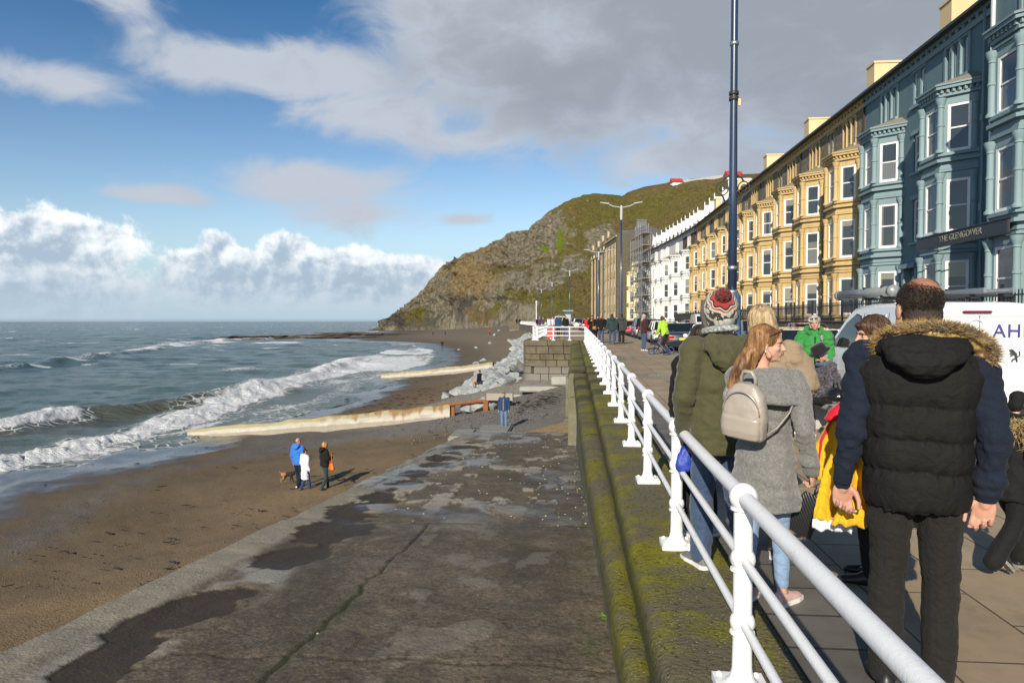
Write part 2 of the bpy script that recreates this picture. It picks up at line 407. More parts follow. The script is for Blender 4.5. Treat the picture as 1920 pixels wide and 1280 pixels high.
e1 = ends(a1, L1, 6); e2 = ends(a2, L2, 10); e3 = ends(a3, L3, 8); e4 = ends(a4, L4, 5)
vari = .75 + .5 * fbm(a1 / 9, 0, 0, 3, 51)
H += .95 * vari * e1 * crest(t1 + wob * .6, 2.6, 1.1) * np.interp(a1, [0, L1 * .3, L1 * .55, L1], [.28, .42, .85, .95])
H += .85 * e2 * crest(t2 + wob * .5, 2.6, 1.6) + .75 * e3 * crest(t3 + wob, 3.4, 2.0) + .6 * e4 * crest(t4 + wob, 3, 2)
for q, amp in ((26, .18), (44, .25), (66, .28), (95, .3), (135, .3)):
    H += amp * crest(-sdist * .75 - q + 4 * fbm(X / 22, Y / 22, 0, 3, 60 + q), 4.0, 2.8) * np.clip(.5 + fbm(X / 40, Y / 40, 0, 2, 70 + q), 0, 1)
foam = e1 * (np.exp(-((t1 + .7 + wob * .8) / 1.7) ** 2) * 1.2 + .35 * np.exp(-((t1 - 2) / 2.5) ** 2) * sstep(a1, L1 * .1, L1 * .35))
wash = sstep(t1, .5, -2) * sstep(sdist, .8, -1.2) * (Y < 190) * sstep(a1, L1 * .30, L1 * .55)
foam = np.maximum(foam, wash * (.66 + .42 * fbm(X / 3.5, Y / 9, 0, 4, 81)))
foam = np.maximum(foam, sstep(t1, .5, -2) * (Y < 60) * (.36 + .45 * fbm(X / 2.5, Y / 6, 0, 4, 82)))
foam = np.maximum(foam, np.exp(-((sdist + 1.0) / 1.0) ** 2) * (.42 + .4 * fbm(X / 2, Y / 4, 0, 3, 83)))
_c2 = sum(math.hypot(B2[i + 1][0] - B2[i][0], B2[i + 1][1] - B2[i][1]) for i in range(4)); b2f = sstep(a2, _c2 + 1.5, _c2 - 2.5)
foam = np.maximum(foam, e2 * b2f * np.exp(-((t2 + .4 + wob * .6) / 1.25) ** 2) * 1.15)
foam = np.maximum(foam, e3 * np.exp(-((t3 + wob) / 1.6) ** 2) * (.45 + .9 * fbm(a3 / 10, 0, 0, 3, 91) + .5 * sstep(a3, L3 * .5, L3 * .9)))
foam = np.maximum(foam, e4 * np.exp(-((t4 + wob) / 6.0) ** 2) * (.75 + .5 * fbm(X / 6, Y / 6, 0, 3, 92)))
rx, ry = at(470, 642, ZSEA); rr = np.hypot((X - rx) / 34, (Y - ry) / 16)
foam = np.maximum(foam, sstep(rr, 1.0, .3) * (.55 + .6 * fbm(X / 7, Y / 5, 0, 3, 93)))
qx, qy = at(465, 694, ZSEA); foam = np.maximum(foam, sstep(np.hypot((X - qx) / 5.5, (Y - qy) / 3.5), 1, .2) * (.5 + .4 * fbm(X / 3, Y / 3, 0, 3, 94)))
foam = np.maximum(foam, sstep(fbm(X / 18, Y / 6, 0, 4, 95), .90, 1.05) * .7 * sstep(D, 60, 120))
lump = np.clip(foam, 0, 1) * np.clip(1.4 - D / 160, .0, 1)
H += lump * (.13 * fbm(X / 1.1, Y / .9, 0, 4, 101) + .10 * fbm(X / .35, Y / .35, 0, 3, 102)) * (.25 + .75 * e1 * np.exp(-((t1 + .8) / 3) ** 2) + .4 * e2 * np.exp(-(t2 / 2) ** 2)).clip(0, 1)
mud = np.clip(.75 * e2 * np.exp(-((t2 + 1.5) / 3) ** 2) * sstep(D, 90, 50) + .35 * sstep(-sdist, 16, 4), 0, 1)
H = np.where(sdist > 3, -1.0, H)
Zs = ZSEA + H - D * D / (2 * 6371000.0 * .6)
keep = (sdist < 8) & ~((PX > 760) & (D > 330))
link('sea', grid_mesh('sea', np.stack([X, Y, Zs], -1), mat('sea', m_sea), True, {'foam': foam, 'dist': D, 'mud': mud}, keep), kind='structure')

# ---------------------------------------------------------------- slipway (concrete ramp down to the beach)
def zslip(y): return -.4 - .083 * y
def m_slip(g):
    v = g.co('World'); x, y, z = g.sep(v)
    n = g.noise(v, 1.5, 8, .72); f = g.noise(v, 20, 7, .78); big = g.noise(v, .35, 4); sp = g.voro(v, 30)
    c = g.mix(g.ss(n + (big - .5) * .7, .32, .66), (.108, .082, .050), (.205, .160, .100))
    c = g.mix(g.ss(f, .47, .62, 0, .7), c, (.035, .028, .018))
    c = g.mix(g.ss(f, .46, .36, 0, .5), c, (.26, .225, .16)); md = g.noise(v, 5.5, 8, .8, .6); c = g.mix(g.ss(md, .54, .62, 0, .65), c, (.050, .038, .022)); c = g.mix(g.ss(md, .40, .33, 0, .6), c, (.27, .235, .17))
    grime = g.ss(g.noise(g.vm('MULTIPLY', v, (1, .35, 1)), 1.1, 5, .65), .48, .62)
    c = g.mix(grime * .45, c, (.045, .042, .022))
    c = g.mix(g.attr('lite') * g.ss(f + n * .5, .25, .7, .45, 1), c, (.34, .31, .25))
    c = g.mix(g.attr('edge') * g.ss(f + n * .6, .3, .8, .55, 1), c, (.30, .26, .185))
    c = g.mix(g.attr('fill'), c, g.mix(f, (.030, .021, .011), (.062, .043, .022)))
    c = g.mix(g.ss(sp, .12, .05) * g.ss(g.noise(v, .8, 3), .5, .62) * .8, c, (.42, .38, .26))
    c = g.mix(g.attr('crack'), c, (.012, .012, .008))
    c = g.mix(g.attr('moss') * g.ss(f, .35, .65), c, (.055, .075, .012))
    wet = g.attr('wet')
    c = g.mix(wet * .45, c, (.035, .033, .032))
    return {'Base Color': c, 'Roughness': g.lin(wet * g.ss(n, .3, .6, .5, 1), 0, 1, .78, .16), 'Normal': g.bump(f * .6 + sp * .3 + md * 1.2, g.lin(wet, 0, 1, .8, .12), .022)}
xs_ = np.linspace(-4.2, .32, 214); ys_ = np.concatenate([np.linspace(-2, 3.5, 30)[:-1], np.geomspace(3.5, 29.0, 430)])
Y, X = np.meshgrid(ys_, xs_, indexing='ij'); Zb = zslip(Y)
n1 = fbm(X / .8, Y / .8, 0, 5, 201); n2 = fbm(X / .25, Y / .25, 0, 3, 202); n3 = fbm(X / 2.2, Y / 3, 0, 3, 203)
edge = sstep(X + .10 * n1, -3.62, -3.78) * sstep(Y, 30, 6)
edge = np.maximum(edge, .75 * sstep(np.abs(X + 4.0) + .15 * n1, .4, .2))
fill = np.zeros_like(X)
for k, yc in enumerate(np.arange(3.3, 24, 1.52)):
    yc += rnd.uniform(-.25, .25); xc = -3.36 + rnd.uniform(-.14, .14); sz_ = rnd.uniform(.75, 1.15)
    fill = np.maximum(fill, sstep(np.hypot((X - xc + rnd.uniform(-.1, .3) * (Y - yc)) / (.40 * sz_), (Y - yc) / (.74 * sz_)) + .50 * n1 + .22 * n2, 1.02, .92))
gap = sstep(np.abs(X + 3.36) + .1 * n1, .62, .4) * (1 - fill) * sstep(n1, -.1, .35) * .8
n4 = fbm(X / .45, Y / 1.1, 0, 5, 208, .6); lite = np.clip(gap + sstep(.55 * n1 + .45 * n3 + .7 * n4, .36, .46) * sstep(Y, 9.5, 13) * .95 + sstep(n1 + .5 * n4, .70, .80) * .28, 0, 1)
wet = sstep(n3 + .5 * n1, .05, .45) * sstep(Y, 8.5, 11.5) * .9 + .35 * sstep(n3, .2, .6) * sstep(Y, 9, 7)
wet = np.maximum(wet, .85 * sstep(np.abs(X - .05) + .15 * n1, .5, .2) * sstep(Y, 9, 14))
jx = -2.08 + .05 * fbm(Y / .5, 0, 0, 4, 204) + .015 * Y * 0
crack = np.exp(-((X - jx) / .016) ** 2) * sstep(Y, 10.3, 10.0) * sstep(n1, -1.2, -.4)
crack = np.maximum(crack, .8 * np.exp(-((Y - 10.15 - .06 * fbm(X / .4, 0, 0, 3, 205)) / .03) ** 2) * (X > -3.2))
crack = np.maximum(crack, .7 * np.exp(-((Y - 5.05 - .05 * fbm(X / .4, 0, 0, 3, 206)) / .014) ** 2) * (X > -3.0))
for yy in (14.2, 18.6, 23.0): crack = np.maximum(crack, .7 * np.exp(-((Y - yy - .1 * fbm(X / .5, 0, 0, 3, 207)) / .035) ** 2))
moss = np.exp(-((X - jx) / .05) ** 2) * sstep(Y, 7.5, 6.5) * .8 + sstep(np.abs(X - .15) + .1 * n1, .22, .06) * sstep(n1, .0, .4) * .9
Z = Zb + .012 * n1 + .006 * n2 - .014 * fill * (1 - .4 * n1) + .03 * lite * sstep(Y, 9, 12) - .03 * crack + .02 * edge
Z += .035 * sstep(Y, 10.1, 9.9)
link('slipway', grid_mesh('slipway', np.stack([X, Y, Z], -1), mat('slip', m_slip), True, dict(lite=lite, edge=edge, fill=fill, crack=crack, moss=moss, wet=np.clip(wet, 0, 1))), kind='structure')
m_conc = lambda nm, c, mossy=0.0, bsz=.04: mat(nm, lambda g: (lambda v: {'Base Color': g.mix(g.ss(g.noise(v, 5, 5, .7) + g.noise(v, .8, 4) * .6, .6, .95, 0, mossy), g.mix(g.noise(v, 2.2, 6, .65), tuple(q * .6 for q in c), tuple(q * 1.35 for q in c)), (.085, .09, .015)), 'Roughness': .88, 'Normal': g.bump(g.noise(v, 18, 6, .7), .7, bsz)})(g.co('World')))
mb = MB()
mb.prism([(-2, zslip(-2) - .03), (29, zslip(29) - .03), (29, -5.9), (-2, -5.9)], -4.22, .2, 'x')
bevel_build(mb, 'slipway_base', m_conc('slip_side', (.16, .14, .10)), None, .03, kind='structure')
mb = MB()     # broken stub steps at the foot of the slipway
mb.box(-4.75, 26.6, -4.3, -3.9, 28.6, zslip(27.6) + .02); mb.box(-3.9, 28.4, -4.3, -2.6, 30.3, zslip(29) + .06); mb.box(-2.6, 28.9, -4, .2, 30.6, zslip(29.6) - .02)
bevel_build(mb, 'slipway_steps', m_conc('slip_step', (.25, .24, .21)), None, .05, kind='structure')

# ---------------------------------------------------------------- promenade, kerb, road, far pavement
def strip(name, xa, xb, ya, yb, m, dz=0.0, nx=2, step=2.0, kind='structure', shift=C, thick=None, wave=0.0):
    ys = np.arange(ya, yb + step * .5, step); xs = np.linspace(0, 1, nx)
    Y, T = np.meshgrid(ys, xs, indexing='ij')
    fa = xa if callable(xa) else (lambda y: xa + shift(y)); fb = xb if callable(xb) else (lambda y: xb + shift(y))
    X = fa(Y) * (1 - T) + fb(Y) * T
    Z = deck(Y) + dz + (wave * fbm(X / 2.0, Y / 2.0, 0, 3, 300) if wave else 0)
    return link(name, grid_mesh(name, np.stack([X, Y, Z], -1), m, True), kind=kind)
def m_pave(g):
    v = g.co('World'); x, y, z = g.sep(v)
    b = g.n.new('ShaderNodeTexBrick'); g.set(b.inputs['Vector'], g.comb(y, x, 0)); b.offset = .5
    for k, q in (('Scale', 1.0), ('Mortar Size', .008), ('Mortar Smooth', .3), ('Brick Width', .92), ('Row Height', .61)): b.inputs[k].default_value = q
    b.inputs['Color1'].default_value = (.300, .225, .140, 1); b.inputs['Color2'].default_value = (.380, .295, .190, 1); b.inputs['Mortar'].default_value = (.05, .042, .033, 1)
    c = S(g, b.outputs[0]); n = g.noise(v, 3, 6, .65); big = g.noise(v, .28, 4, .6)
    c = g.mix(g.ss(n, .4, .75, 0, .5), c, (.17, .13, .085)); c = g.mix(g.ss(g.noise(v, 1.1, 7, .75), .5, .75, 0, .5), c, (.13, .105, .075))
    c = g.mix(g.ss(g.noise(v, 22, 4), .55, .8, 0, .35), c, (.27, .23, .17))
    c = g.mix(g.ss(g.noise(v, .9, 6, .7), .70, .72, 0, .5), c, (.36, .33, .27))
    wet = g.ss(big + (n - .5) * .3, .52, .64) * g.ss(y, 12, 22)
    c = g.mix(wet * .55, c, (.062, .046, .030))
    return {'Base Color': c, 'Roughness': g.lin(wet, 0, 1, .75, .22), 'Normal': g.bump(S(g, b.outputs[1]) * -1.0 + n * .35, .5, .012)}
m_pv = mat('paving', m_pave)
strip('promenade', 1.62, 4.55, -6, 48.6, m_pv, 0.0, 12, 1.0, wave=.006)
strip('promenade_far', lambda y: -2.55 + C(y), lambda y: 4.55 + C(y), 48.6, 300, m_pv, 0.0, 12, 2.0, wave=.008)
def m_sett(g):
    v = g.co('World'); x, y, z = g.sep(v)
    b = g.n.new('ShaderNodeTexBrick'); g.set(b.inputs['Vector'], g.comb(x, y, 0)); b.offset = .5
    for k, q in (('Scale', 1.0), ('Mortar Size', .012), ('Brick Width', .62), ('Row Height', .42)): b.inputs[k].default_value = q
    b.inputs['Color1'].default_value = (.105, .098, .084, 1); b.inputs['Color2'].default_value = (.155, .143, .122, 1); b.inputs['Mortar'].default_value = (.03, .03, .025, 1)
    n = g.noise(v, 4, 6, .65)
    return {'Base Color': g.mix(g.ss(n, .4, .75, 0, .5), S(g, b.outputs[0]), (.07, .062, .05)), 'Roughness': g.lin(g.noise(v, 1.2, 4), .3, .7, .45, .85), 'Normal': g.bump(S(g, b.outputs[1]) * -1.0 + n * .4, .5, .012)}
strip('paving_edge', 1.12, 1.62, -6, 48.6, mat('sett', m_sett), 0.0, 4, 1.0)
mb = MB()
ys = list(np.arange(-6, 300.1, 2.0))
prof = [(4.55, -.3), (4.55, .004), (4.70, .004), (4.72, -.13), (4.72, -.3)]
mb.loft([[(x + Cf(y), y, dk(y) + z) for x, z in prof] for y in ys], False, close=False)
mb.build('kerb', mat('kerb', base=(.22, .21, .19), rough=.8, bump=.4, coord='World'), kind='structure')
def m_road(g):
    v = g.co('World'); n = g.noise(v, 30, 4, .7); b = g.noise(v, .5, 4)
    return {'Base Color': g.mix(g.ss(b, .35, .7), (.040, .040, .042), (.062, .060, .058)), 'Roughness': .8, 'Normal': g.bump(n, .5, .01)}
strip('road', 4.71, 12.6, -6, 320, mat('road', m_road), -.125, 4, 2.0)
strip('pavement', 12.6, 14.4, -6, 320, mat('pave2', base=(.2, .19, .17), rough=.85, bump=.4, coord='World'), 0.0, 2, 2.0)
strip('forecourt', lambda y: 14.4 + C(y), lambda y: 40 + 0 * y, -6, 330, mat('forecourt', base=(.12, .11, .10), rough=.9, coord='World'), -.02, 2, 4.0)
strip('far_land', lambda y: -8 + 0 * y, lambda y: 300 + 0 * y, 330, 640, mat('far_land', base=(.10, .09, .05), rough=.95, vs=.1, coord='World'), -.4, 6, 20.0)
# painted road markings
mb = MB()
for y in np.arange(4, 240, 6.0): mb.add([(8.6 + Cf(y), y, dk(y) - .119), (8.72 + Cf(y), y, dk(y) - .119), (8.72 + Cf(y + 2.5), y + 2.5, dk(y + 2.5) - .119), (8.6 + Cf(y + 2.5), y + 2.5, dk(y + 2.5) - .119)], [(0, 1, 2, 3)])
mb.build('road_markings', mat('roadpaint', base=(.7, .7, .68), rough=.7, coord='World'), kind='structure')

# ---------------------------------------------------------------- sea wall: mossy coping, lower ledge, face
def m_moss(g):
    v = g.co('World'); x, y, z = g.sep(v)
    n = g.noise(v, 2.2, 8, .72); f = g.noise(v, 30, 7, .78); b = g.noise(v, .55, 4, .6); sp = g.voro(v, 38)
    c = g.mix(f, (.085, .074, .044), (.190, .168, .112))
    ms = g.ss(n * .70 + b * .75 + f * .35, .80, 1.02)
    c = g.mix(ms, c, g.mix(g.noise(v, 5, 4), (.095, .095, .008), (.29, .265, .022)))
    c = g.mix(g.ss(f, .50, .62, 0, .8), c, (.022, .022, .008))
    c = g.mix(g.ss(sp, .20, .08) * g.ss(g.noise(v, 3.0, 3), .42, .55), c, (.46, .42, .28))
    j = g.m('ABSOLUTE', g.m('SUBTRACT', g.m('FRACT', y / 1.25), .5))
    bw = g.nd('ShaderNodeTexWhiteNoise', {'W': g.m('FLOOR', y / 1.25 + .5)}, noise_dimensions='1D'); c = g.mix(g.ss(bw, .35, .9, 0, .7) * g.ss(y, 11, 15), c, (.05, .046, .034)); c = g.mix(g.ss(j + (f - .5) * .03, .470, .490) * g.ss(y, 9, 12), c, (.012, .012, .008))
    c = g.mix(g.attr('dark') * .8, c, (.026, .026, .012))  # shade of the groove, undersides and ledge side put into the colour
    return {'Base Color': c, 'Roughness': .9, 'Specular IOR Level': .2, 'Normal': g.bump(f * .9 + sp * .5 + n * .35, .8, .014)}
def sweep(prof, ya, yb, n, amp, seed, name, m, parent, dark=None, dfun=None):
    ys = np.concatenate([np.linspace(ya, 3, 20)[:-1], np.geomspace(3, yb, n)]) if ya < 3 else np.linspace(ya, yb, n)
    pr = np.array(prof, float); Y = np.repeat(ys[:, None], len(pr), 1)
    X = np.repeat(pr[None, :, 0], len(ys), 0); Z = pr[None, :, 1] + deck(Y)
    if dfun: X, Z = dfun(X, Y, Z)
    X = X + amp * fbm(Y / .45, Z / .4, X / .4, 4, seed); Z = Z + amp * .8 * fbm(X / .35, Y / .4, 0, 4, seed + 9)
    dk_ = np.repeat((np.array(dark) if dark is not None else np.zeros(len(pr)))[None, :], len(ys), 0)
    return link(name, grid_mesh(name, np.stack([X, Y, Z], -1), m, True, {'dark': dk_}), parent)
sw = thing('sea_wall', 'long sea wall below the white railing, its coping thick with yellow-green moss', 'sea wall', (0, 0, 0))
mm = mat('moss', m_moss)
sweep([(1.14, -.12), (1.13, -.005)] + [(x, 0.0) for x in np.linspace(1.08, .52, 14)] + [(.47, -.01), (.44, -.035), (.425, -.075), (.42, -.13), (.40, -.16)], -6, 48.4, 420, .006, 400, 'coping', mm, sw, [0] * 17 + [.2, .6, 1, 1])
sweep([(.44, -.15)] + [(x, z) for x, z in ((.38, -.158), (.33, -.152), (.28, -.15), (.235, -.153), (.195, -.160), (.16, -.175), (.135, -.205), (.122, -.26), (.117, -.33), (.118, -.40), (.14, -.45), (.22, -.49))], -6, 23.2, 330, .006, 410, 'ledge', mm, sw, [1, .5, .05, .05, .05, .1, .15, .3, .42, .5, .55, .7, 1], lambda X, Y, Z: (X + (np.interp(Y, [4, 6.5, 9, 16, 23], [.265, .22, .155, .06, .0]) - .115) * np.clip((.44 - X) / .325, 0, 1), Z))  # dark row paints the ledge's shaded side against its lit top
def m_face(g):
    v = g.co('World'); x, y, z = g.sep(v)
    st = g.noise(g.vm('MULTIPLY', v, (1, 1, .12)), 3.2, 5, .6); n = g.noise(v, 6, 6, .7)
    c = g.mix(st, (.035, .034, .022), (.120, .112, .080)); c = g.mix(g.ss(n, .5, .75, 0, .6), c, (.055, .06, .014))
    j = g.m('ABSOLUTE', g.m('SUBTRACT', g.m('FRACT', z / .46), .5))
    c = g.mix(g.ss(j, .47, .495) * g.ss(y, 22, 23.5) * .8, c, (.02, .02, .015))
    return {'Base Color': c, 'Roughness': .85, 'Normal': g.bump(n + st, .7, .03)}
mf = mat('wall_face', m_face)
sweep([(.215, -.46)] + [(.20, z) for z in np.linspace(-.6, -6, 10)], -6, 23.2, 200, .015, 420, 'face', mf, sw, None, lambda X, Y, Z: (X - .2 + np.interp(Y, [5, 10, 15, 23], [.30, .25, .17, .10]), Z))
# rougher, older masonry beyond the rendered length
def older(X, Y, Z):
    blk = np.floor(Y / .95); st = .06 * (np.sin(blk * 12.9898) * 43758.5453 % 1 - .5)
    return X + st, Z
sweep([(.44, -.14), (.36, -.14), (.22, -.15), (.06, -.16), (-.06, -.18), (-.12, -.24), (-.14, -.5), (-.1, -.75), (-.05, -.8)] + [(-.04, z) for z in np.linspace(-.95, -6, 8)], 23.2, 48.2, 220, .03, 430, 'masonry', mm, sw, [.6, .3, .2, .1, 0, 0, .2, .4, .8] + [.5] * 8, older)
mb = MB()       # end of the rendered length and a pilaster beside it
mb.box(-.16, 22.9, -4.6, .2, 23.25, -.95 + dk(23)); mb.box(-.15, 23.12, -.951 + dk(23), .40, 23.6, -.175 + dk(23)); mb.box(-.32, 30.3, -4.4, -.03, 31.1, -.9 + dk(30)); mb.box(-.36, 29.4, -3.4, -.03, 30.3, -2.35)
bevel_build(mb, 'pilaster', m_conc('pil', (.20, .19, .16), .5), sw, .04)

# ---------------------------------------------------------------- stone bastion: coursed blocks round a rounded corner
def m_stone(nm, c1, c2, mort, scale=1.0, moss=.5):
    def fn(g):
        v = g.co('World'); x, y, z = g.sep(v); n = g.noise(v, 1.7, 6, .65); f = g.noise(v, 12, 5, .7)
        c = g.mix(g.ss(n, .3, .7), c1, c2)
        c = g.mix(g.ss(z + (n - .5) * 1.2, -.9, -1.9, 0, .7), c, (.215, .215, .20))
        c = g.mix(g.ss(f, .5, .8, 0, .5), c, tuple(q * .45 for q in c1))
        c = g.mix(g.ss(n + (f - .5) * .6, .52, .72, 0, moss) * g.ss(z, -1.2, 0), c, (.10, .095, .025))
        return {'Base Color': c, 'Roughness': .9, 'Normal': g.bump(n + f * .7, .9, .05)}
    return mat(nm, fn)
ba = thing('stone_bastion', 'square stone bastion of big weathered blocks stepping out below the white railing', 'bastion', (0, 0, 0))
path = [(.3, 48.0)] + [(-2.35 - .55 * math.sin(R(a)), 48.55 - .55 * math.cos(R(a))) for a in (0, 22, 45, 68, 90)] + [(-2.92, 52.0), (-2.95, 56.0)]
cum_ = [0.0]
for p, q in zip(path[:-1], path[1:]): cum_.append(cum_[-1] + math.hypot(q[0] - p[0], q[1] - p[1]))
def on_path(s):
    return float(np.interp(s, cum_, [p[0] for p in path])), float(np.interp(s, cum_, [p[1] for p in path]))
mb = MB(); z = dk(48); rr_ = random.Random(3)
for k, hgt_ in enumerate((.36, .52, .40, .44, .48, .55, .6, .7, .8)):
    s = 0.0 if k else -.0
    while s < cum_[-1] - .05:
        L = rr_.uniform(.55, 1.15) if k else rr_.uniform(.8, 1.5); e = min(s + L, cum_[-1]); off = rr_.uniform(-.03, .045) + (.10 if k == 0 else 0) + (.05 * max(0, k - 4))
        nseg = 5; top = z - .018; bot = z - hgt_ + .018; ring = []
        for q in range(nseg + 1):
            t = s + .02 + (e - s - .04) * q / nseg; x, y = on_path(t); x2, y2 = on_path(t + .02); tx, ty = x2 - x, y2 - y; l = math.hypot(tx, ty) or 1; nx, ny = ty / l * -1, tx / l
            nx, ny = -nx, -ny
            b = .03 if q in (0, nseg) else 0
            oo = off - b
            ring.append([(x + nx * (oo - .05), y + ny * (oo - .05), top), (x + nx * oo, y + ny * oo, top - .04), (x + nx * oo, y + ny * oo, bot + .04), (x + nx * (oo - .05), y + ny * (oo - .05), bot), (x - nx * .5, y - ny * .5, bot), (x - nx * .5, y - ny * .5, top)])
        mb.loft(ring, True); s = e
    z -= hgt_
me = fixn(mb.mesh('block_courses', m_stone('bastion', (.088, .072, .046), (.165, .138, .092), (.1, .1, .08))))
link('block_courses', me, ba)
MB().box(-2.6, 48.35, -5.8, 1.0, 56, dk(48) - .02).build('core', m_conc('bast_core', (.06, .055, .045)), ba)
MB().box(-2.6, 48.0 + .25, dk(48) - .019, 1.14, 48.65, dk(48) + .002).build('coping', mm, ba)
# sea wall beyond it curving away
pw = thing('sea_wall', 'far sea wall curving away behind the grey boulders towards the hill', 'sea wall', (0, 0, 0))
ys = list(np.linspace(56, 252, 90))
mb = MB(); prof = [(-2.45, 0), (-2.95, 0.0), (-3.0, -.06), (-3.0, -.30), (-2.93, -.34), (-3.0, -2.5), (-3.2, -7)]
mb.loft([[(x + Cf(y) + .03 * rr_.uniform(-1, 1), y, dk(y) + zz) for x, zz in prof] for y in ys], False, close=False)
mb.build('face', m_stone('farwall', (.10, .085, .07), (.16, .14, .115), (.1, .1, .1), 1, .3), pw)
MB().box(-3.3 + Cf(252), 250, -6, 1 + Cf(252), 254, dk(252)).build('end_pier', m_stone('farwall'.replace('w', 'w'), 0, 0, 0), pw)
tw = MB(); tw.box(-6.2 + Cf(252), 250.2, -6, -3.3 + Cf(252), 253.6, dk(252) + 1.0); tw.build('stone_pier', m_stone('bastion', 0, 0, 0), label='squat stone pier where the far sea wall ends', cat='pier')

# ---------------------------------------------------------------- hill
def interp(xs, pairs): return np.interp(xs, [p[0] for p in pairs], [p[1] for p in pairs])
RIDGE = [(694, 623), (712, 616), (722, 600), (735, 589), (760, 577), (772, 562), (788, 548), (800, 535), (812, 520), (822, 507), (840, 492), (870, 480), (905, 466), (940, 448), (965, 435), (990, 432), (1010, 412), (1040, 390), (1060, 378), (1090, 367), (1120, 364), (1150, 366), (1165, 368), (1180, 360), (1210, 351), (1250, 344), (1300, 337), (1350, 332), (1400, 328), (1500, 325), (1800, 330)]
nc, nr = 520, 230
px = np.linspace(696, 1800, nc) ** 1.0
px = np.concatenate([np.linspace(696, 1190, 400), np.linspace(1192, 1800, 120)])
t = np.concatenate([np.linspace(0, 1, nr), np.linspace(1.03, 1.6, 12)])
T, PX = np.meshgrid(t, px, indexing='ij')
db = interp(PX, [(696, 575), (760, 545), (850, 500), (960, 430), (1050, 385), (1200, 345), (1500, 300), (1800, 280)])
dr = interp(PX, [(696, 578), (740, 592), (840, 618), (1000, 650), (1180, 650), (1400, 600), (1800, 560)])
zr = (602 - interp(PX, RIDGE)) / FPX * dr + EYE
zb0 = interp(PX, [(696, -7.5), (760, -6.2), (850, -4.0), (960, -2.2), (1040, .3), (1800, .6)])
cliff = interp(PX, [(696, 1), (900, 1), (1010, .55), (1080, .15), (1200, 0), (1800, 0)])
steep = T ** (1.0 - .45 * cliff) ; bench = .10 * cliff * np.sin(np.clip(T, 0, 1) * 3 * math.pi)
prof = np.where(T <= 1, np.clip(steep + bench * (1 - T) * T * 4 * .5, 0, 1.2), 1 - (T - 1) * .6)
Dd = db + (dr - db) * T; lat = (PX - 960) / FPX * Dd
X = lat * _cy - Dd * _sy; Y = Dd * _cy + lat * _sy; Z = zb0 + (zr - zb0) * prof
n1 = fbm(X / 38, Y / 38, Z / 38, 5, 501); n2 = fbm(X / 13, Y / 13, Z / 13, 5, 502, .6); n3 = fbm(X / 4.5, Y / 4.5, Z / 4.5, 4, 503, .6)
strata = fbm((X * .6 + Z * 1.0) / 7, (X * .3 - Z * .5) / 40, Y / 30, 4, 504, .6)
rim = np.clip(np.minimum(T / .10, np.where(T < 1, (1 - T) / .12, (T - 1) * 3)), 0, 1)
rim = np.clip(rim, .12, 1)
rocky = np.clip(cliff * 1.1 + .25 * n1, .0, 1)
gul = np.abs(fbm(PX / 46 + .25 * n1, T * 1.3, 0, 3, 505)); push = (4.5 * n1 - 9.0 * (gul - .3) * (.35 + .65 * rocky) + rocky * (3.4 * n2 + 1.5 * n3 + 3.4 * strata) + (1 - rocky) * (1.6 * n2 + .7 * n3)) * rim
Y = Y - push * .9; X = X - push * .25; Z = Z + (.8 * n2 + .7 * n3 + .9 * strata * rocky) * rim + (1.1 * n3 + 1.3 * n2) * .5 * (T > .9) * (T < 1.02) * (.4 + rocky)
hh = np.clip((Z - zb0) / np.maximum(zr - zb0, 1), 0, 1.05)
pyv = 602 - (Z - EYE) / Dd * FPX
def blob(px0, py0, rx, ry): return sstep(np.hypot((PX - px0) / rx, (pyv - py0) / ry) + .35 * n2 + .25 * n3, 1.15, .6)
rock = np.clip(sstep(cliff + .5 * n1 + .5 * n2 - hh * .25, .35, .75), 0, 1)
rock = np.maximum(rock, np.maximum(blob(1015, 440, 60, 42), blob(1130, 450, 34, 30)) * .9); rock = np.maximum(rock, blob(1075, 495, 30, 22) * .7)
rock = rock * (1 - .8 * blob(900, 590, 40, 26)) * (1 - .7 * blob(945, 505, 60, 12)) * (1 - .8 * blob(780, 590, 22, 22)) * (1 - .6 * blob(985, 555, 60, 22))
grass = np.clip(np.maximum(blob(990, 560, 90, 30), np.maximum(blob(800, 590, 30, 20), blob(1180, 395, 90, 30))) + .6 * blob(970, 505, 80, 12) + sstep(PX, 980, 1080) * sstep(n1 + n2 * .4, -.35, .3) * .8, 0, 1)
ochre = np.maximum(blob(888, 516, 62, 46), blob(900, 470, 50, 14) * .8)
brightg = np.maximum(blob(1050, 452, 8, 26), blob(1023, 468, 7, 8))
dark = np.maximum(blob(770, 600, 70, 22), blob(870, 575, 28, 34)) * .9  # dark slate at the toe, deepened to suggest the cliff's shade
pthd = np.full(X.shape, 1e9)
for (a0, b0), (a1_, b1_) in zip(((932, 610), (952, 597), (968, 582), (975, 573), (968, 562), (940, 558)), ((952, 597), (968, 582), (975, 573), (968, 562), (940, 558), (900, 560))):
    q = np.clip(((PX - a0) * (a1_ - a0) + (pyv - b0) * (b1_ - b0)) / ((a1_ - a0) ** 2 + (b1_ - b0) ** 2), 0, 1); pthd = np.minimum(pthd, np.hypot(PX - a0 - q * (a1_ - a0), pyv - b0 - q * (b1_ - b0)))
track = sstep(pthd, 2.2, 1.0)
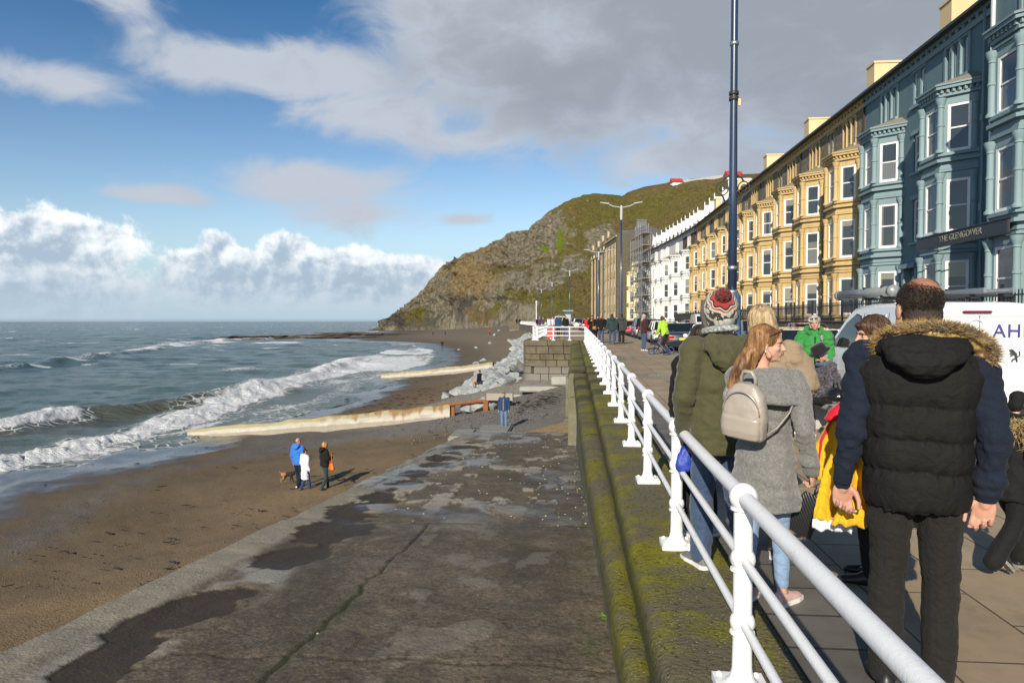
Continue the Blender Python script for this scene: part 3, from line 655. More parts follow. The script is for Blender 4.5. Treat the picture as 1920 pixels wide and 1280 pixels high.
def m_hill(g):
    v = g.co('World'); n = g.noise(v, .07, 6, .65); f = g.noise(v, .35, 6, .72); fine = g.noise(v, 1.4, 5, .7); st = g.noise(g.vm('MULTIPLY', v, (.35, .15, .08)), 1.0, 6, .7)
    soil = g.mix(g.ss(n, .35, .65), (.155, .130, .052), (.195, .145, .070))
    soil = g.mix(g.attr('grass') * g.ss(f, .25, .6, .45, 1), soil, g.mix(n, (.118, .118, .024), (.192, .172, .043)))
    soil = g.mix(g.ss(f + (fine - .5) * .5, .52, .66, 0, .75), soil, (.062, .055, .024))
    soil = g.mix(g.ss(g.noise(v, .12, 5, .6), .57, .66, 0, .6), soil, (.175, .105, .048))
    rk = g.mix(g.ss(st + (f - .5) * .8, .3, .7), (.135, .120, .088), (.33, .295, .215))
    rk = g.mix(g.attr('dark'), rk, g.mix(f, (.040, .037, .033), (.135, .122, .103)))
    rk = g.mix(g.attr('ochre') * .85, rk, g.mix(f + (st - .5), (.19, .135, .062), (.40, .29, .14)))
    rk = g.mix(g.ss(fine, .58, .78, 0, .5), rk, (.06, .055, .042))
    c = g.mix(g.ss(g.attr('rock') + (f - .5) * 1.1 + (fine - .5) * .5, .38, .58), soil, rk)
    c = g.mix(g.attr('bright') * g.ss(f, .3, .5), c, (.15, .21, .016))
    c = g.mix(g.attr('track') * .75, c, (.10, .09, .075))
    return {'Base Color': c, 'Roughness': .95, 'Specular IOR Level': .1, 'Normal': g.bump(f * 1.2 + fine * .7 + st, 1.0, 1.6)}
link('hill', grid_mesh('hill', np.stack([X, Y, Z], -1), mat('hill', m_hill), False, dict(rock=rock, grass=grass, ochre=ochre, bright=brightg, dark=dark, track=track)), kind='structure')

# ---------------------------------------------------------------- rocks, groynes, weed
def rock_mesh(name, m, seed, sx=1.0, sy=1.0, sz=.75, sub=3, amp=.35, fr=1.1):
    import bmesh
    bm = bmesh.new(); bmesh.ops.create_icosphere(bm, subdivisions=sub, radius=1.0)
    co = np.array([v.co for v in bm.verts]); r0 = np.random.RandomState(seed)
    for _ in range(15):                     # chop flat facets
        nrm = r0.normal(size=3); nrm /= np.linalg.norm(nrm); dd = r0.uniform(.46, .80)
        k = co @ nrm; co = co - np.where(k > dd, (k - dd), 0)[:, None] * nrm[None, :]
    nn = fbm(co[:, 0] * fr + seed * 3.1, co[:, 1] * fr, co[:, 2] * fr, 4, seed)
    co = co * (1 + amp * .35 * nn)[:, None]
    co *= np.array([sx, sy, sz])
    for v, c in zip(bm.verts, co): v.co = c
    me = bpy.data.meshes.new(name); bm.to_mesh(me); bm.free(); me.materials.append(m)
    me.polygons.foreach_set('use_smooth', [True] * len(me.polygons)); me.set_sharp_from_angle(angle=R(28)); return me
def m_boulder(g):
    v = g.co('Object'); w = g.co('World'); n = g.noise(v, 2.2, 6, .65); f = g.noise(w, 7, 5, .7); q = g.noise(w, .35, 3)
    c = g.mix(g.ss(n, .3, .7), (.20, .228, .24), (.36, .39, .395)); c = g.mix(g.ss(q, .45, .65, 0, .5), c, (.30, .285, .25))
    c = g.mix(g.ss(f, .55, .8, 0, .55), c, (.13, .14, .135))
    return {'Base Color': c, 'Roughness': .85, 'Normal': g.bump(n + f * .6, .7, .06)}
mbo = mat('boulder', m_boulder)
bmesh_ = [rock_mesh('boulder', mbo, 700 + k, rnd.uniform(.8, 1.2), rnd.uniform(.8, 1.15), rnd.uniform(.6, .85)) for k in range(9)]
r2 = random.Random(21); nb = 0; placed = []
def boulder(x, y, z, s, lab, grp):
    o = link('boulder', r2.choice(bmesh_), None, (x, y, z), None, lab, 'boulder', grp)
    o.scale = (s * r2.uniform(.85, 1.25), s * r2.uniform(.85, 1.25), s * r2.uniform(.8, 1.1)); o.rotation_euler = (r2.uniform(-.4, .4), r2.uniform(-.4, .4), r2.uniform(0, 6.3)); placed.append((x, y, s))
tries = 0
while nb < 262 and tries < 16000:
    tries += 1
    y = 48.8 + (r2.random() ** 1.9) * 125; wx = -2.9 + Cf(y); wid = float(np.interp(y, [48, 54, 70, 110, 190], [3.8, 5.2, 5.6, 5.0, 4.4]))
    u = r2.random() ** .9; x = wx - .9 - u * wid; s = r2.choice((r2.uniform(.36, .65), r2.uniform(.6, 1.05))) * (1.0 if y < 80 else 1.25)
    if any((x - a) ** 2 + (y - b) ** 2 < (.50 * (s + c)) ** 2 for a, b, c in placed): continue
    if y < 50.5 and x > -3.6: continue
    top = float(np.interp(u, [0, .25, 1], [-1.55, -2.1, -3.8])); top = max(top, zb(x, y) + .15)
    if y < 53: top = min(top, -2.6)
    boulder(x, y, top, s, 'pale grey boulder in the bank of rock armour piled against the sea wall', 'rock armour boulders against the sea wall'); nb += 1
# the rubble core the boulders lie on
mb = MB(); ys = np.linspace(49, 190, 60); rows = []
for y in ys:
    wx = -2.9 + Cf(y); wid = float(np.interp(y, [48, 54, 70, 110, 190], [3.8, 5.2, 5.6, 5.0, 4.4]))
    rows.append([(wx - .1 - u * (wid + 1.0), y, float(np.interp(u, [0, .25, 1], [-2.2, -2.8, -5.0])) + .25 * float(fbm(u * 6, y / 1.5, 0, 3, 33))) for u in np.linspace(0, 1, 14)])
link('rubble_bank', grid_mesh('rubble_bank', np.array(rows), mat('rubble', base=(.14, .145, .14), rough=.9, var=.4, vs=1.3, bump=1.0, bs=5, coord='World'), False), kind='stuff')
# loose boulders near the groyne
for px, py, s in ((870, 735, .55), (882, 742, .6), (858, 726, .42), (890, 731, .5), (905, 740, .6), (878, 722, .38), (893, 722, .5), (912, 733, .5), (925, 728, .7), (908, 720, .6), (836, 738, .42), (888, 748, .5), (930, 742, .55), (946, 738, .6)):
    x, y = at(px, py + 4, -3.4); x, y = at(px, py + 4, zb(x, y)); boulder(x, y, zb(x, y) + s * .25, s * 1.15, 'grey boulder lying loose beside the near groyne', 'loose boulders by the near groyne')
for px, py, s in ((893, 668, .5), (897, 676, .45), (905, 664, .5), (918, 640, .5), (928, 632, .55), (935, 628, .5), (861, 643, .4), (893, 643, .4)):
    x, y = at(px, py, -3.6); boulder(x, y, zb(x, y) + s * .25, s * 1.6, 'stray grey boulder out on the dark shingle in front of the rock armour', 'stray boulders on the shingle')
# groynes
def m_groyne(g):
    v = g.co('World'); x, y, z = g.sep(v); n = g.noise(v, 1.6, 6, .65); f = g.noise(v, 9, 5, .7); s = g.noise(g.vm('MULTIPLY', v, (1.5, 1.5, .35)), 1.4, 4)
    c = g.mix(n, (.36, .34, .29), (.56, .535, .47)); c = g.mix(g.ss(f, .5, .75, 0, .35), c, (.26, .22, .14))
    hh_ = g.attr('top'); c = g.mix(g.ss(hh_ + (n - .5) * .8, .45, .75) * .75, c, (.27, .24, .10))
    c = g.mix(g.ss(s + hh_ * .25, .66, .80) * g.attr('rust') * .7, c, (.22, .075, .018))
    c = g.mix(g.ss(hh_ + (n - .5) * .25, .16, .06) * .5, c, (.18, .14, .09))
    return {'Base Color': c, 'Roughness': .9, 'Normal': g.bump(n + f * .6, .8, .06)}
m_rust = mat('rust', lambda g: (lambda v: {'Base Color': g.mix(g.noise(v, 6, 5, .7), (.10, .032, .012), (.34, .13, .035)), 'Roughness': .85, 'Normal': g.bump(g.noise(v, 20, 5), .6, .02)})(g.co('World')))
def groyne(pa, pb, za, zb_, ha, hb, wdt, lab, seed, rust=True):
    gr = thing('groyne', lab, 'groyne', (0, 0, 0)); n = 120; ts = np.linspace(0, 1, n); prof_ = [(-wdt, -1.2, 0), (-wdt, 0, .05), (-wdt, .35, .35), (-wdt, .7, .7), (-wdt * .95, 1.0, 1.0), (0, 1.02, 1.0), (wdt * .95, 1.0, 1.0), (wdt, .7, .7), (wdt, 0, 0), (wdt, -1.2, 0)]
    dx, dy = pb[0] - pa[0], pb[1] - pa[1]; l = math.hypot(dx, dy); nx, ny = -dy / l, dx / l
    P = np.zeros((n, len(prof_), 3)); top = np.zeros((n, len(prof_))); ru = np.zeros_like(top)
    for i, q in enumerate(ts):
        b = za + (zb_ - za) * q; h = ha + (hb - ha) * q + .05 * float(fbm(q * l / 1.2, 0, 0, 3, seed))
        for j, (o_, hz_, tp) in enumerate(prof_):
            w_ = o_ * (1 + .10 * float(fbm(q * l / .8, hz_ * 2, j, 3, seed + 3)))
            P[i, j] = (pa[0] + dx * q + nx * w_, pa[1] + dy * q + ny * w_, b + h * hz_); top[i, j] = tp; ru[i, j] = sstep(q, .35, .8) if rust else .3
    link('concrete_wall', grid_mesh('concrete_wall', P, mat('groyne', m_groyne), False, {'top': top, 'rust': ru}), gr)
    return gr
ga, gb = at(355, 811, -5.45), at(846, 768, -3.55)
g1 = groyne(ga, gb, zb(*ga) - .05, zb(*gb) - .05, .40, .70, .34, 'long low concrete groyne streaked with rust, ending in a bare beam over boulders', 610)
bz = zb(*gb) + .66
gx, gy = at(952, 738, -2.45)
mb = MB(); mb.tube([(gb[0] - .5, gb[1] - .1, bz + .0), (gb[0], gb[1] - .2, bz + .02), ((gb[0] + gx) / 2, (gb[1] + gy) / 2, bz + .28), (gx, gy, bz + .55)], .10, 6)
mb.build('rusty_beam', m_rust, g1)
for q, hh_ in ((.02, 1.05), (.62, .75), (.95, .7)):
    x, y = gb[0] + (gx - gb[0]) * q, gb[1] + (gy - gb[1]) * q; MB().box(x - .14, y - .12, zb(x, y) - .2, x + .14, y + .12, bz + .02 + .5 * q).build('post', m_rust, g1)
MB().box(gx - 1.2, gy - .2, bz + .42, gx + .3, gy + .35, bz + .82).build('beam_end', mat('groyne', m_groyne), g1)
for q in (.3, .5, .75, .45):
    x, y = gb[0] + (gx - gb[0]) * q, gb[1] + (gy - gb[1]) * q + .4; boulder(x, y, zb(x, y) + .25, .62, 'grey boulder wedged under the rusty beam of the near groyne', 'boulders under the rusty beam')
ga, gb = at(716, 706, -5.45), at(925, 688, -4.0)
g2 = groyne(ga, gb, zb(*ga) - .1, zb(*gb) - .1, .55, .7, .35, 'second low pale groyne farther along the beach, half washed by surf', 620, False)
# slabs at the foot of the bastion
for (x, y, w_, d_, h_) in ((-2.2, 46.6, 2.6, 1.4, .34), (-4.4, 46.9, 2.0, 1.3, .30), (-.6, 46.9, 1.6, 1.4, .55)):
    o = bevel_build(MB().box(-w_ / 2, -d_ / 2, 0, w_ / 2, d_ / 2, h_), 'concrete_slab', m_conc('slab', (.34, .34, .31)), None, .06, loc=(x, y, zb(x, y) - .02), rz=r2.uniform(-.1, .1), label='pale broken concrete slab lying at the foot of the stone bastion', cat='slab', group='slabs at the foot of the bastion')
# reef and spit
for px, py, sx, sy, sz, sd_, lab in ((480, 634, 17, 7, 1.3, 801, 'low dark rock reef breaking the surf, far out'), (455, 637, 9, 4, .9, 804, 'small dark rock in the surf at the tip of the reef'), (600, 634, 26, 9, 1.0, 802, 'flat brown rock shelf between the reef and the beach'), (680, 629, 36, 14, 1.5, 803, 'long brown rock ledge running out from the foot of the hill')):
    x, y = at(px, py, ZSEA); me = rock_mesh('rock_reef', mat('reef', base=(.085, .060, .040), rough=.8, var=.45, vs=.25, bump=1.0, bs=1.5, coord='World'), sd_, 1, 1, 1, 5, 1.5, 4.0)
    o = link('rock_reef', me, None, (x, y, ZSEA - .1), .25, lab, 'reef'); o.scale = (sx, sy, sz)
# weed and driftwood: far too many bits to count
mb = MB(); r3 = random.Random(5)
def wisp(x, y, s, z=None):
    a = r3.uniform(-.5, .5); zz = (zb(x, y) if z is None else z) + .02; n = 5; L = s; pts = []
    for k in range(n): pts.append((x + math.cos(a) * L * (k / n - .5), y + math.sin(a) * L * (k / n - .5), zz + .03 * r3.random())); a += r3.uniform(-.5, .5)
    mb.tube(pts, [.2 * s * .3, .25 * s * .4, .3 * s * .4, .2 * s * .4, .02], 5, True, 0, .35)
for _ in range(420):
    px_, py_ = r3.uniform(0, 900), 790 + 330 * r3.random() ** 1.3
    x, y = at(px_, py_, -4.4); z_ = zb(x, y); x, y = at(px_, py_, z_)
    if x > -4.6 and y < 31 or x < float(xshore(np.array([y]))[0]) + 1: continue
    wisp(x, y, r3.uniform(.08, .28) if r3.random() < .85 else r3.uniform(.3, .5))
for _ in range(160):
    px_, py_ = r3.uniform(640, 900), r3.uniform(694, 765); x, y = at(px_, py_, -4.5); wisp(x, y, r3.uniform(.2, .7))
for _ in range(150):
    u, w_ = r3.random(), r3.gauss(.5, .22); wisp(-.5 - 2.3 * u, 34 + 9 * w_, r3.uniform(.12, .42), zb(-.5 - 2.3 * u, 34 + 9 * w_) + .05)
mb.build('seaweed', mat('weed', base=(.028, .020, .012), rough=.7, var=.4), kind='stuff')
mb = MB()
for _ in range(320):
    px_, py_ = r3.uniform(-100, 1060), 700 + 420 * r3.random() ** 1.6; x, y = at(px_, py_, -4.2); z_ = zb(x, y)
    if x > -4.5 and y < 31 or x < float(xshore(np.array([y]))[0]) + 1 or x > -.3: continue
    s = r3.uniform(.012, .035); mb.ell((x, y, z_ + s * .3), (s, s * .8, s * .55), 6, 4)
for _ in range(500):
    x, y = r3.uniform(-8, -.3), r3.uniform(31, 47); s = r3.uniform(.025, .07); mb.ell((x, y, zb(x, y) + s * .35), (s, s * .8, s * .6), 6, 4)
mb.build('pebbles', mat('pebble', base=(.125, .118, .10), rough=.8, var=.35, vs=2, coord='World'), smooth=True, kind='stuff')

mb = MB()                              # grit, shell and chips lying on the slipway
for _ in range(300):
    y = 4.2 + 22 * r3.random() ** 1.7; x = (.2 - 1.3 * r3.random() ** 2) if r3.random() < .55 else r3.uniform(-3, .2); s = r3.uniform(.006, .016) * (1 + y / 40); mb.ell((x, y, zslip(y) + .008 + s * .3), (s, s * r3.uniform(.6, 1), s * .5), 5, 4)
mb.build('grit', mat('grit', base=(.38, .34, .24), rough=.8, var=.5, vs=3, coord='World'), kind='stuff')
tf = thing('weed_tuft', 'small tuft of green weed growing where the slipway meets the sea wall', 'weed', (*at(1137, 1170, zslip(6.1)), zslip(6.1) + .0)); b = MB()
for _ in range(70): a = r3.uniform(0, 6.3); l = r3.uniform(.03, .09); b.tube([(0, 0, 0), (math.cos(a) * l * .5, math.sin(a) * l * .5, l * .7), (math.cos(a) * l, math.sin(a) * l, l * .6)], [.004, .006, .001], 4, True, 0, .4)
b.build('leaves', mat('leaf', base=(.10, .20, .02), rough=.6, var=.3), tf)
# ================================================================ THE TERRACE
def m_paint(nm, c, dirt=.25, bs=.006):
    return mat(nm, lambda g: (lambda v: {'Base Color': g.mix(g.ss(g.noise(g.vm('MULTIPLY', v, (1, 1, .18)), 1.6, 6, .65), .45, .8, 0, dirt), g.mix(g.noise(v, .7, 4), tuple(q * .9 for q in c), tuple(min(1, q * 1.1) for q in c)), tuple(q * .45 for q in c)), 'Roughness': .7, 'Normal': g.bump(g.noise(v, 14, 4), .4, bs)})(g.co('World')))
def m_rub(nm, c1, c2):
    def fn(g):
        v = g.co('World'); x, y, z = g.sep(v)
        b = g.n.new('ShaderNodeTexBrick'); g.set(b.inputs['Vector'], g.comb(y + x, z, 0)); b.offset = .5
        for k, q in (('Scale', 1.0), ('Mortar Size', .012), ('Brick Width', .42), ('Row Height', .15), ('Bias', -.1)): b.inputs[k].default_value = q
        b.inputs['Color1'].default_value = (*c1, 1); b.inputs['Color2'].default_value = (*c2, 1); b.inputs['Mortar'].default_value = (*[q * .6 for q in c1], 1)
        return {'Base Color': g.mix(g.ss(g.noise(v, 3, 5, .7), .4, .8, 0, .6), S(g, b.outputs[0]), tuple(q * .5 for q in c1)), 'Roughness': .9, 'Normal': g.bump(S(g, b.outputs[1]) * -1.0 + g.noise(v, 8, 4), .7, .02)}
    return mat(nm, fn)
M_white = m_paint('win_white', (.80, .80, .78), .08)
def m_glass(g):
    rn = g.nd('ShaderNodeObjectInfo', out='Random'); x, y, z = g.sep(g.co('Object')); r2n = g.m('FRACT', rn * 17.3); gx = g.m('ABSOLUTE', x)
    fold = g.ss(g.m('SINE', x * 70.0), -1, 1, .5, 1.0)
    cur = g.m('MULTIPLY', g.m('GREATER_THAN', rn, .45), g.m('GREATER_THAN', gx, g.lin(r2n, 0, 1, .12, .34)))
    net = g.m('MULTIPLY', g.m('LESS_THAN', rn, .30), g.m('LESS_THAN', z, g.lin(r2n, 0, 1, .5, 2.6)))
    bl = g.m('MULTIPLY', g.m('GREATER_THAN', r2n, .72), g.m('GREATER_THAN', z, g.lin(rn, 0, 1, 1.0, 2.1)))
    c = g.mix(g.noise(g.co('World'), .45, 3), (.012, .016, .020), (.055, .065, .072))
    c = g.mix(cur * .8, c, g.mix(fold, (.06, .055, .05), (.24, .22, .19))); c = g.mix(net * .6, c, g.mix(fold, (.10, .10, .10), (.26, .26, .25))); c = g.mix(bl * .7, c, (.30, .28, .22))
    return {'Base Color': c, 'Roughness': .035, 'Specular IOR Level': .9}
M_glass = mat('window_glass', m_glass)
M_slate = mat('slate', base=(.075, .075, .082), rough=.6, bump=.4, bs=6, coord='World')
M_gut = mat('gutter', base=(.03, .03, .033), rough=.5)
_wm = {}
def win_mesh(w, h, arch=False, sash=True):
    k = (round(w, 2), round(h, 2), arch)
    if k not in _wm:
        f = MB(); b = .06 if w < .6 else .11
        f.box(-w / 2, 0, 0, -w / 2 + b, .09, h); f.box(w / 2 - b, 0, 0, w / 2, .09, h); f.box(-w / 2 + b, 0, 0, w / 2 - b, .09, b * 1.2); f.box(-w / 2 + b, 0, h - b, w / 2 - b, .09, h)
        if sash: f.box(-w / 2 + b, .015, h * .5 - .03, w / 2 - b, .10, h * .5 + .03)
        p = MB().add([(-w / 2 + .02, .05, .02), (w / 2 - .02, .05, .02), (w / 2 - .02, .05, h - .02), (-w / 2 + .02, .05, h - .02)], [(0, 1, 2, 3)])
        _wm[k] = (f.mesh('window', M_white), p.mesh('pane', M_glass))
    return _wm[k]
def add_window(parent, O, N, w, h, rec=.10):
    """window with its sill centre at O on a wall whose outward normal is N"""
    me, pm = win_mesh(w, h); rz = math.atan2(N[1], N[0]) + math.pi / 2
    o = link('window', me, parent, (O[0] - N[0] * rec, O[1] - N[1] * rec, O[2]), rz); link('pane', pm, o); return o
def panel(mb, O, U, Wd, z0, z1, ops, rev=.16, mi=0):
    """wall face from O along U with rectangular holes (u0,u1,za,zb) and reveals"""
    N = (-U[1], U[0]); us = sorted({0, Wd, *[q for o in ops for q in o[:2]]}); zs = sorted({z0, z1, *[q for o in ops for q in o[2:4]]})
    P = lambda u, z, d=0: (O[0] + U[0] * u - N[0] * d, O[1] + U[1] * u - N[1] * d, z)
    for i in range(len(us) - 1):
        for j in range(len(zs) - 1):
            uc, zc = (us[i] + us[i + 1]) / 2, (zs[j] + zs[j + 1]) / 2
            if any(o[0] < uc < o[1] and o[2] < zc < o[3] for o in ops): continue
            mb.add([P(us[i], zs[j]), P(us[i], zs[j + 1]), P(us[i + 1], zs[j + 1]), P(us[i + 1], zs[j])], [(0, 1, 2, 3)], mi)
    for (a, b, c, d) in [o[:4] for o in ops]:
        for q in ((P(a, c), P(a, c, rev), P(a, d, rev), P(a, d)), (P(b, d), P(b, d, rev), P(b, c, rev), P(b, c)), (P(a, c), P(b, c), P(b, c, rev), P(a, c, rev)), (P(a, d, rev), P(b, d, rev), P(b, d), P(a, d))):
            mb.add(q, [(0, 1, 2, 3)], mi)
LV = [(2.1, 4.4), (5.65, 8.0), (9.2, 11.3)]
_colm = {}
def col_mesh(m, h, r=.13):
    k = (m.name, round(h, 2), r)
    if k not in _colm:
        b = MB(); b.lathe([(r * 1.5, 0), (r * 1.5, .10), (r * 1.1, .16), (r, .2), (r, h * .48), (r * 1.22, h * .49), (r * 1.22, h * .52), (r, h * .53), (r * .95, h - .42), (r * 1.2, h - .40), (r, h - .36), (r * 1.1, h - .30), (r * 1.7, h - .10), (r * 1.75, h)], 10)
        me = b.mesh('column', m, True); me.set_sharp_from_angle(angle=R(45)); _colm[k] = me
    return _colm[k]
_dorm = {}
def dormer(parent, y, z, x, m=None):
    if 'd' not in _dorm:
        f = MB(); f.box(0, -.6, -.4, 1.7, .6, 1.1); f.prism([(-.62, 1.1), (.62, 1.1), (0, 2.35)], 0, 1.7, 'x')
        r = MB()
        for s in (-1, 1): r.add([(-.12, s * .80, .86), (1.7, s * .80, .86), (1.7, 0, 2.50), (-.12, 0, 2.50), (-.12, s * .72, .80), (1.7, s * .72, .80), (1.7, 0, 2.38), (-.12, 0, 2.38)], [(0, 1, 2, 3), (4, 7, 6, 5), (0, 3, 7, 4), (1, 5, 6, 2), (0, 4, 5, 1)])
        fi = MB().lathe([(.05, 2.3), (.05, 2.6), (.08, 2.65), (.08, 2.7), (.02, 3.0)], 6, (-.08, 0, 0))
        _dorm['d'] = (f.mesh('dormer', M_white), r.mesh('dormer_roof', M_white), fi.mesh('finial', M_white), MB().box(-.05, -.38, .15, -.003, .38, 1.05).mesh('dormer_pane', M_glass), MB().add([(-.02, -.75, 1.5), (-.02, .75, 1.5), (-.02, 0, 2.85)], [(0, 1, 2)]).mesh('x', M_white))
    d = link('dormer', _dorm['d'][0], parent, (x, y, z)); link('dormer_roof', _dorm['d'][1], d); link('finial', _dorm['d'][2], d); link('pane', _dorm['d'][3], d); return d
def house(label, y0, Wd, xf, mb_, mw, bays, mid=(), eave=15.05, depth=9.0, lv=LV, near=True, chim=None, dorm=(), attic=True, p=1.05, bw=3.5, c=.95, rz=None, group=None, roofh=1.3, arch=False, baytop=11.95, name='terraced_house', gable=False, door=None):
    h = thing(name, label, 'house', (xf, y0, 0), rz if rz is not None else 0.0, group)
    w = MB(); ops = []
    for b0 in bays:
        if attic:
            for k in (-1, 0, 1): u = b0 + bw / 2 + k * .72; ops.append((u - .2, u + .2, 12.75, 14.35))
    for m0 in mid:
        if attic:
            for k in (-.36, .36): ops.append((m0 + k - .2, m0 + k + .2, 12.75, 14.35))
        for (za, zb2) in lv[1:]: ops.append((m0 - .45, m0 + .45, za + .1, zb2 - .1))
        ops.append((m0 - .55, m0 + .55, .9, 4.0))
    # plain wall in stretches between the bays
    panel(w, (0, 0), (0, 1), Wd, -.5, eave, ops, .16)
    w.add([(0, 0, -.5), (depth, 0, -.5), (depth, 0, eave), (0, 0, eave)], [(0, 1, 2, 3)]); w.add([(0, Wd, -.5), (depth, Wd, -.5), (depth, Wd, eave), (0, Wd, eave)], [(3, 2, 1, 0)]); w.add([(depth, 0, -.5), (depth, Wd, -.5), (depth, Wd, eave), (depth, 0, eave)], [(3, 2, 1, 0)])
    w.build('wall', mw, h)
    for o in ops:
        if o[2] < 1.0:
            MB().box(.06, o[0] + .02, o[2], .14, o[1] - .02, 3.2).build('door', door or mat('doorpaint', base=(.02, .05, .10), rough=.4), h); add_window(h, (0, (o[0] + o[1]) / 2, 3.24), (-1, 0), o[1] - o[0], o[3] - 3.24, .06)
        else: add_window(h, (0, (o[0] + o[1]) / 2, o[2]), (-1, 0), o[1] - o[0], o[3] - o[2], .09)
    def bx_(nm, *q): return MB().box(*q).build(nm, mb_, h)
    if attic:
        for b0 in bays:
            u = b0 + bw / 2; bx_('window_sill', -.16, u - 1.1, 12.55, .0, u + 1.1, 12.72); bx_('lintel', -.05, u - 1.1, 14.4, .02, u + 1.1, 14.62)
            for k in (-.36, .36): MB().lathe([(.09, 12.75), (.09, 12.85), (.07, 12.9), (.07, 14.1), (.12, 14.2), (.12, 14.36)], 8, (-.03, u + k, 0)).build('mullion', mb_, h, True)
            for k in (-1.03, 1.03): bx_('jamb', -.06, u + k - .08, 12.72, .02, u + k + .08, 14.4)
    for m0 in mid:
        if attic: bx_('window_sill', -.14, m0 - .75, 12.55, .0, m0 + .75, 12.72); bx_('lintel', -.05, m0 - .75, 14.4, .02, m0 + .75, 14.62)
        for (za, zb2) in lv[1:]: bx_('window_sill', -.14, m0 - .62, za - .04, .0, m0 + .62, za + .08); bx_('lintel', -.08, m0 - .6, zb2 - .08, .0, m0 + .6, zb2 + .12)
        MB().box(-.5, m0 - .85, 4.4, .0, m0 + .85, 4.62).box(-.35, m0 - .8, .5, .0, m0 - .58, 4.401).box(-.35, m0 + .58, .5, .0, m0 + .8, 4.401).build('porch', mb_, h)
    tr = MB(); tr.box(-.12, 0, eave - .55, .0, Wd, eave - .30); tr.box(-.20, 0, eave - .16, .0, Wd, eave)
    for u in np.arange(.25, Wd, .55 if near else 1.1): tr.box(-.16, u, eave - .301, -.0, u + .2, eave - .159)
    tr.build('eaves_cornice', mb_, h)
    # roof
    r = MB(); e = eave
    r.add([(-.42, -.02, e + .02), (-.42, Wd + .02, e + .02), (depth * .5, Wd + .02, e + roofh), (depth * .5, -.02, e + roofh), (depth + .3, -.02, e + .02), (depth + .3, Wd + .02, e + .02), (-.42, -.02, e + .10), (-.42, Wd + .02, e + .10)],
          [(6, 7, 2, 3), (3, 2, 5, 4), (0, 1, 7, 6), (0, 6, 3, 4), (1, 5, 2, 7), (0, 4, 5, 1)])
    rf = r.build('roof', M_slate, h); MB().box(-.55, 0, e - .06, -.42, Wd, e + .07).build('gutter', M_gut, h)
    if chim:
        for (u, zt, mm_, x0, x1) in chim:
            cb = MB(); cb.box(x0, u - .55, e - 1, x1, u + .55, e + zt); cb.box(x0 - .06, u - .61, e + zt, x1 + .06, u + .61, e + zt + .12)
            ch = cb.build('chimney', mm_, h)
            if mm_.name == 'chim_grey':
                for q in np.arange(x0 + .3, x1 - .1, .55): MB().lathe([(.14, e + zt), (.12, e + zt + .5)], 8, (q, u, 0)).build('chimney_pot', mat('pots', base=(.35, .16, .08), rough=.8), ch)
    for u in dorm: dormer(h, u, e + .3, .9)
    # bays
    for b0 in bays:
        P = [(0, b0), (-p, b0 + c), (-p, b0 + bw - c), (0, b0 + bw)]
        bb = MB(); fr = []
        for (A, B) in zip(P[:-1], P[1:]):
            l = math.hypot(B[0] - A[0], B[1] - A[1]); U = ((B[0] - A[0]) / l, (B[1] - A[1]) / l); N = (-U[1], U[0]); ww = l - (.50 if abs(U[0]) > .1 else .42)
            oo = [(l / 2 - ww / 2, l / 2 + ww / 2, za, zb2) for za, zb2 in lv]
            panel(bb, A, U, l, -.5, baytop, oo, .17)
            for o in oo: fr.append(((A[0] + U[0] * l / 2, A[1] + U[1] * l / 2, o[2]), N, ww, o[3] - o[2]))
        def poly(ex): return [(0.0, b0 - ex * 1.2), (-p - ex, b0 + c - ex * .45), (-p - ex, b0 + bw - c + ex * .45), (0.0, b0 + bw + ex * 1.2)]
        bb.add([(x, y, baytop) for x, y in poly(0)], [(0, 1, 2, 3)])
        bo = bb.build('bay', mb_, h)
        for (O, N, ww, hh2) in fr: add_window(bo, O, N, ww, hh2, .02)
        def pz(nm, *q):
            t_ = MB()
            for e_, z0_, z1_ in q: t_.prism(poly(e_), z0_, z1_)
            return t_
        for k, (za, zb2) in enumerate(lv):
            pz('', (.14, za - .16, za - .02)).build('sill_band', mb_, bo)
            if k: pz('', (.06, za - .75, za - .62)).build('string_course', mb_, bo)
            top = zb2 + .34; pz('', (.08, top, top + .10)).build('string_course', mb_, bo)
            if k < len(lv) - 1: pz('', (.20, top + .42, top + .56)).build('cornice', mb_, bo)
        tr = pz('', (.14, baytop - .30, baytop - .16), (.30, baytop + .0, baytop + .14), (.36, baytop + .139, baytop + .22))
        for (A, B) in zip(poly(.16)[:-1], poly(.16)[1:]):
            l = math.hypot(B[0] - A[0], B[1] - A[1]); nn = max(3, int(l / (.22 if near else .5)))
            for q in range(nn): x, y = A[0] + (B[0] - A[0]) * (q + .5) / nn, A[1] + (B[1] - A[1]) * (q + .5) / nn; tr.box(x - .06, y - .06, baytop - .162, x + .06, y + .06, baytop + .002)
        tr.build('top_cornice', mb_, bo)
        rt = MB(); Q = poly(.36); rt.add([(x, y, baytop + .222) for x, y in Q] + [(0, b0 + .3, baytop + .62), (0, b0 + bw - .3, baytop + .62)], [(0, 1, 4), (1, 2, 5, 4), (2, 3, 5)]); rt.build('bay_roof', mat('leadroof', base=(.22, .19, .14), rough=.8), bo)
        for (za, zb2) in lv:
            for q, (x, y) in enumerate(P):
                if not near and q in (0, 3): continue
                sx = -.05; sy = -.02 if q < 2 else .02
                link('column', col_mesh(mb_, zb2 - za + .30), bo, (x + sx, y + sy * 2 + (.10 if q == 0 else -.10 if q == 3 else 0), za - .02))
    return h
M_blue_shaded = m_paint('hotel_blue_shaded', (.11, .183, .208), .3)  # same paint as the bays, darkened for walls in grazing sun
M_blue_sunlit = m_paint('hotel_blue_sunlit', (.20, .288, .312), .15)  # same paint as the walls, lightened as if the bays caught the sun
M_sand = m_paint('sandstone', (.51, .372, .168), .5)
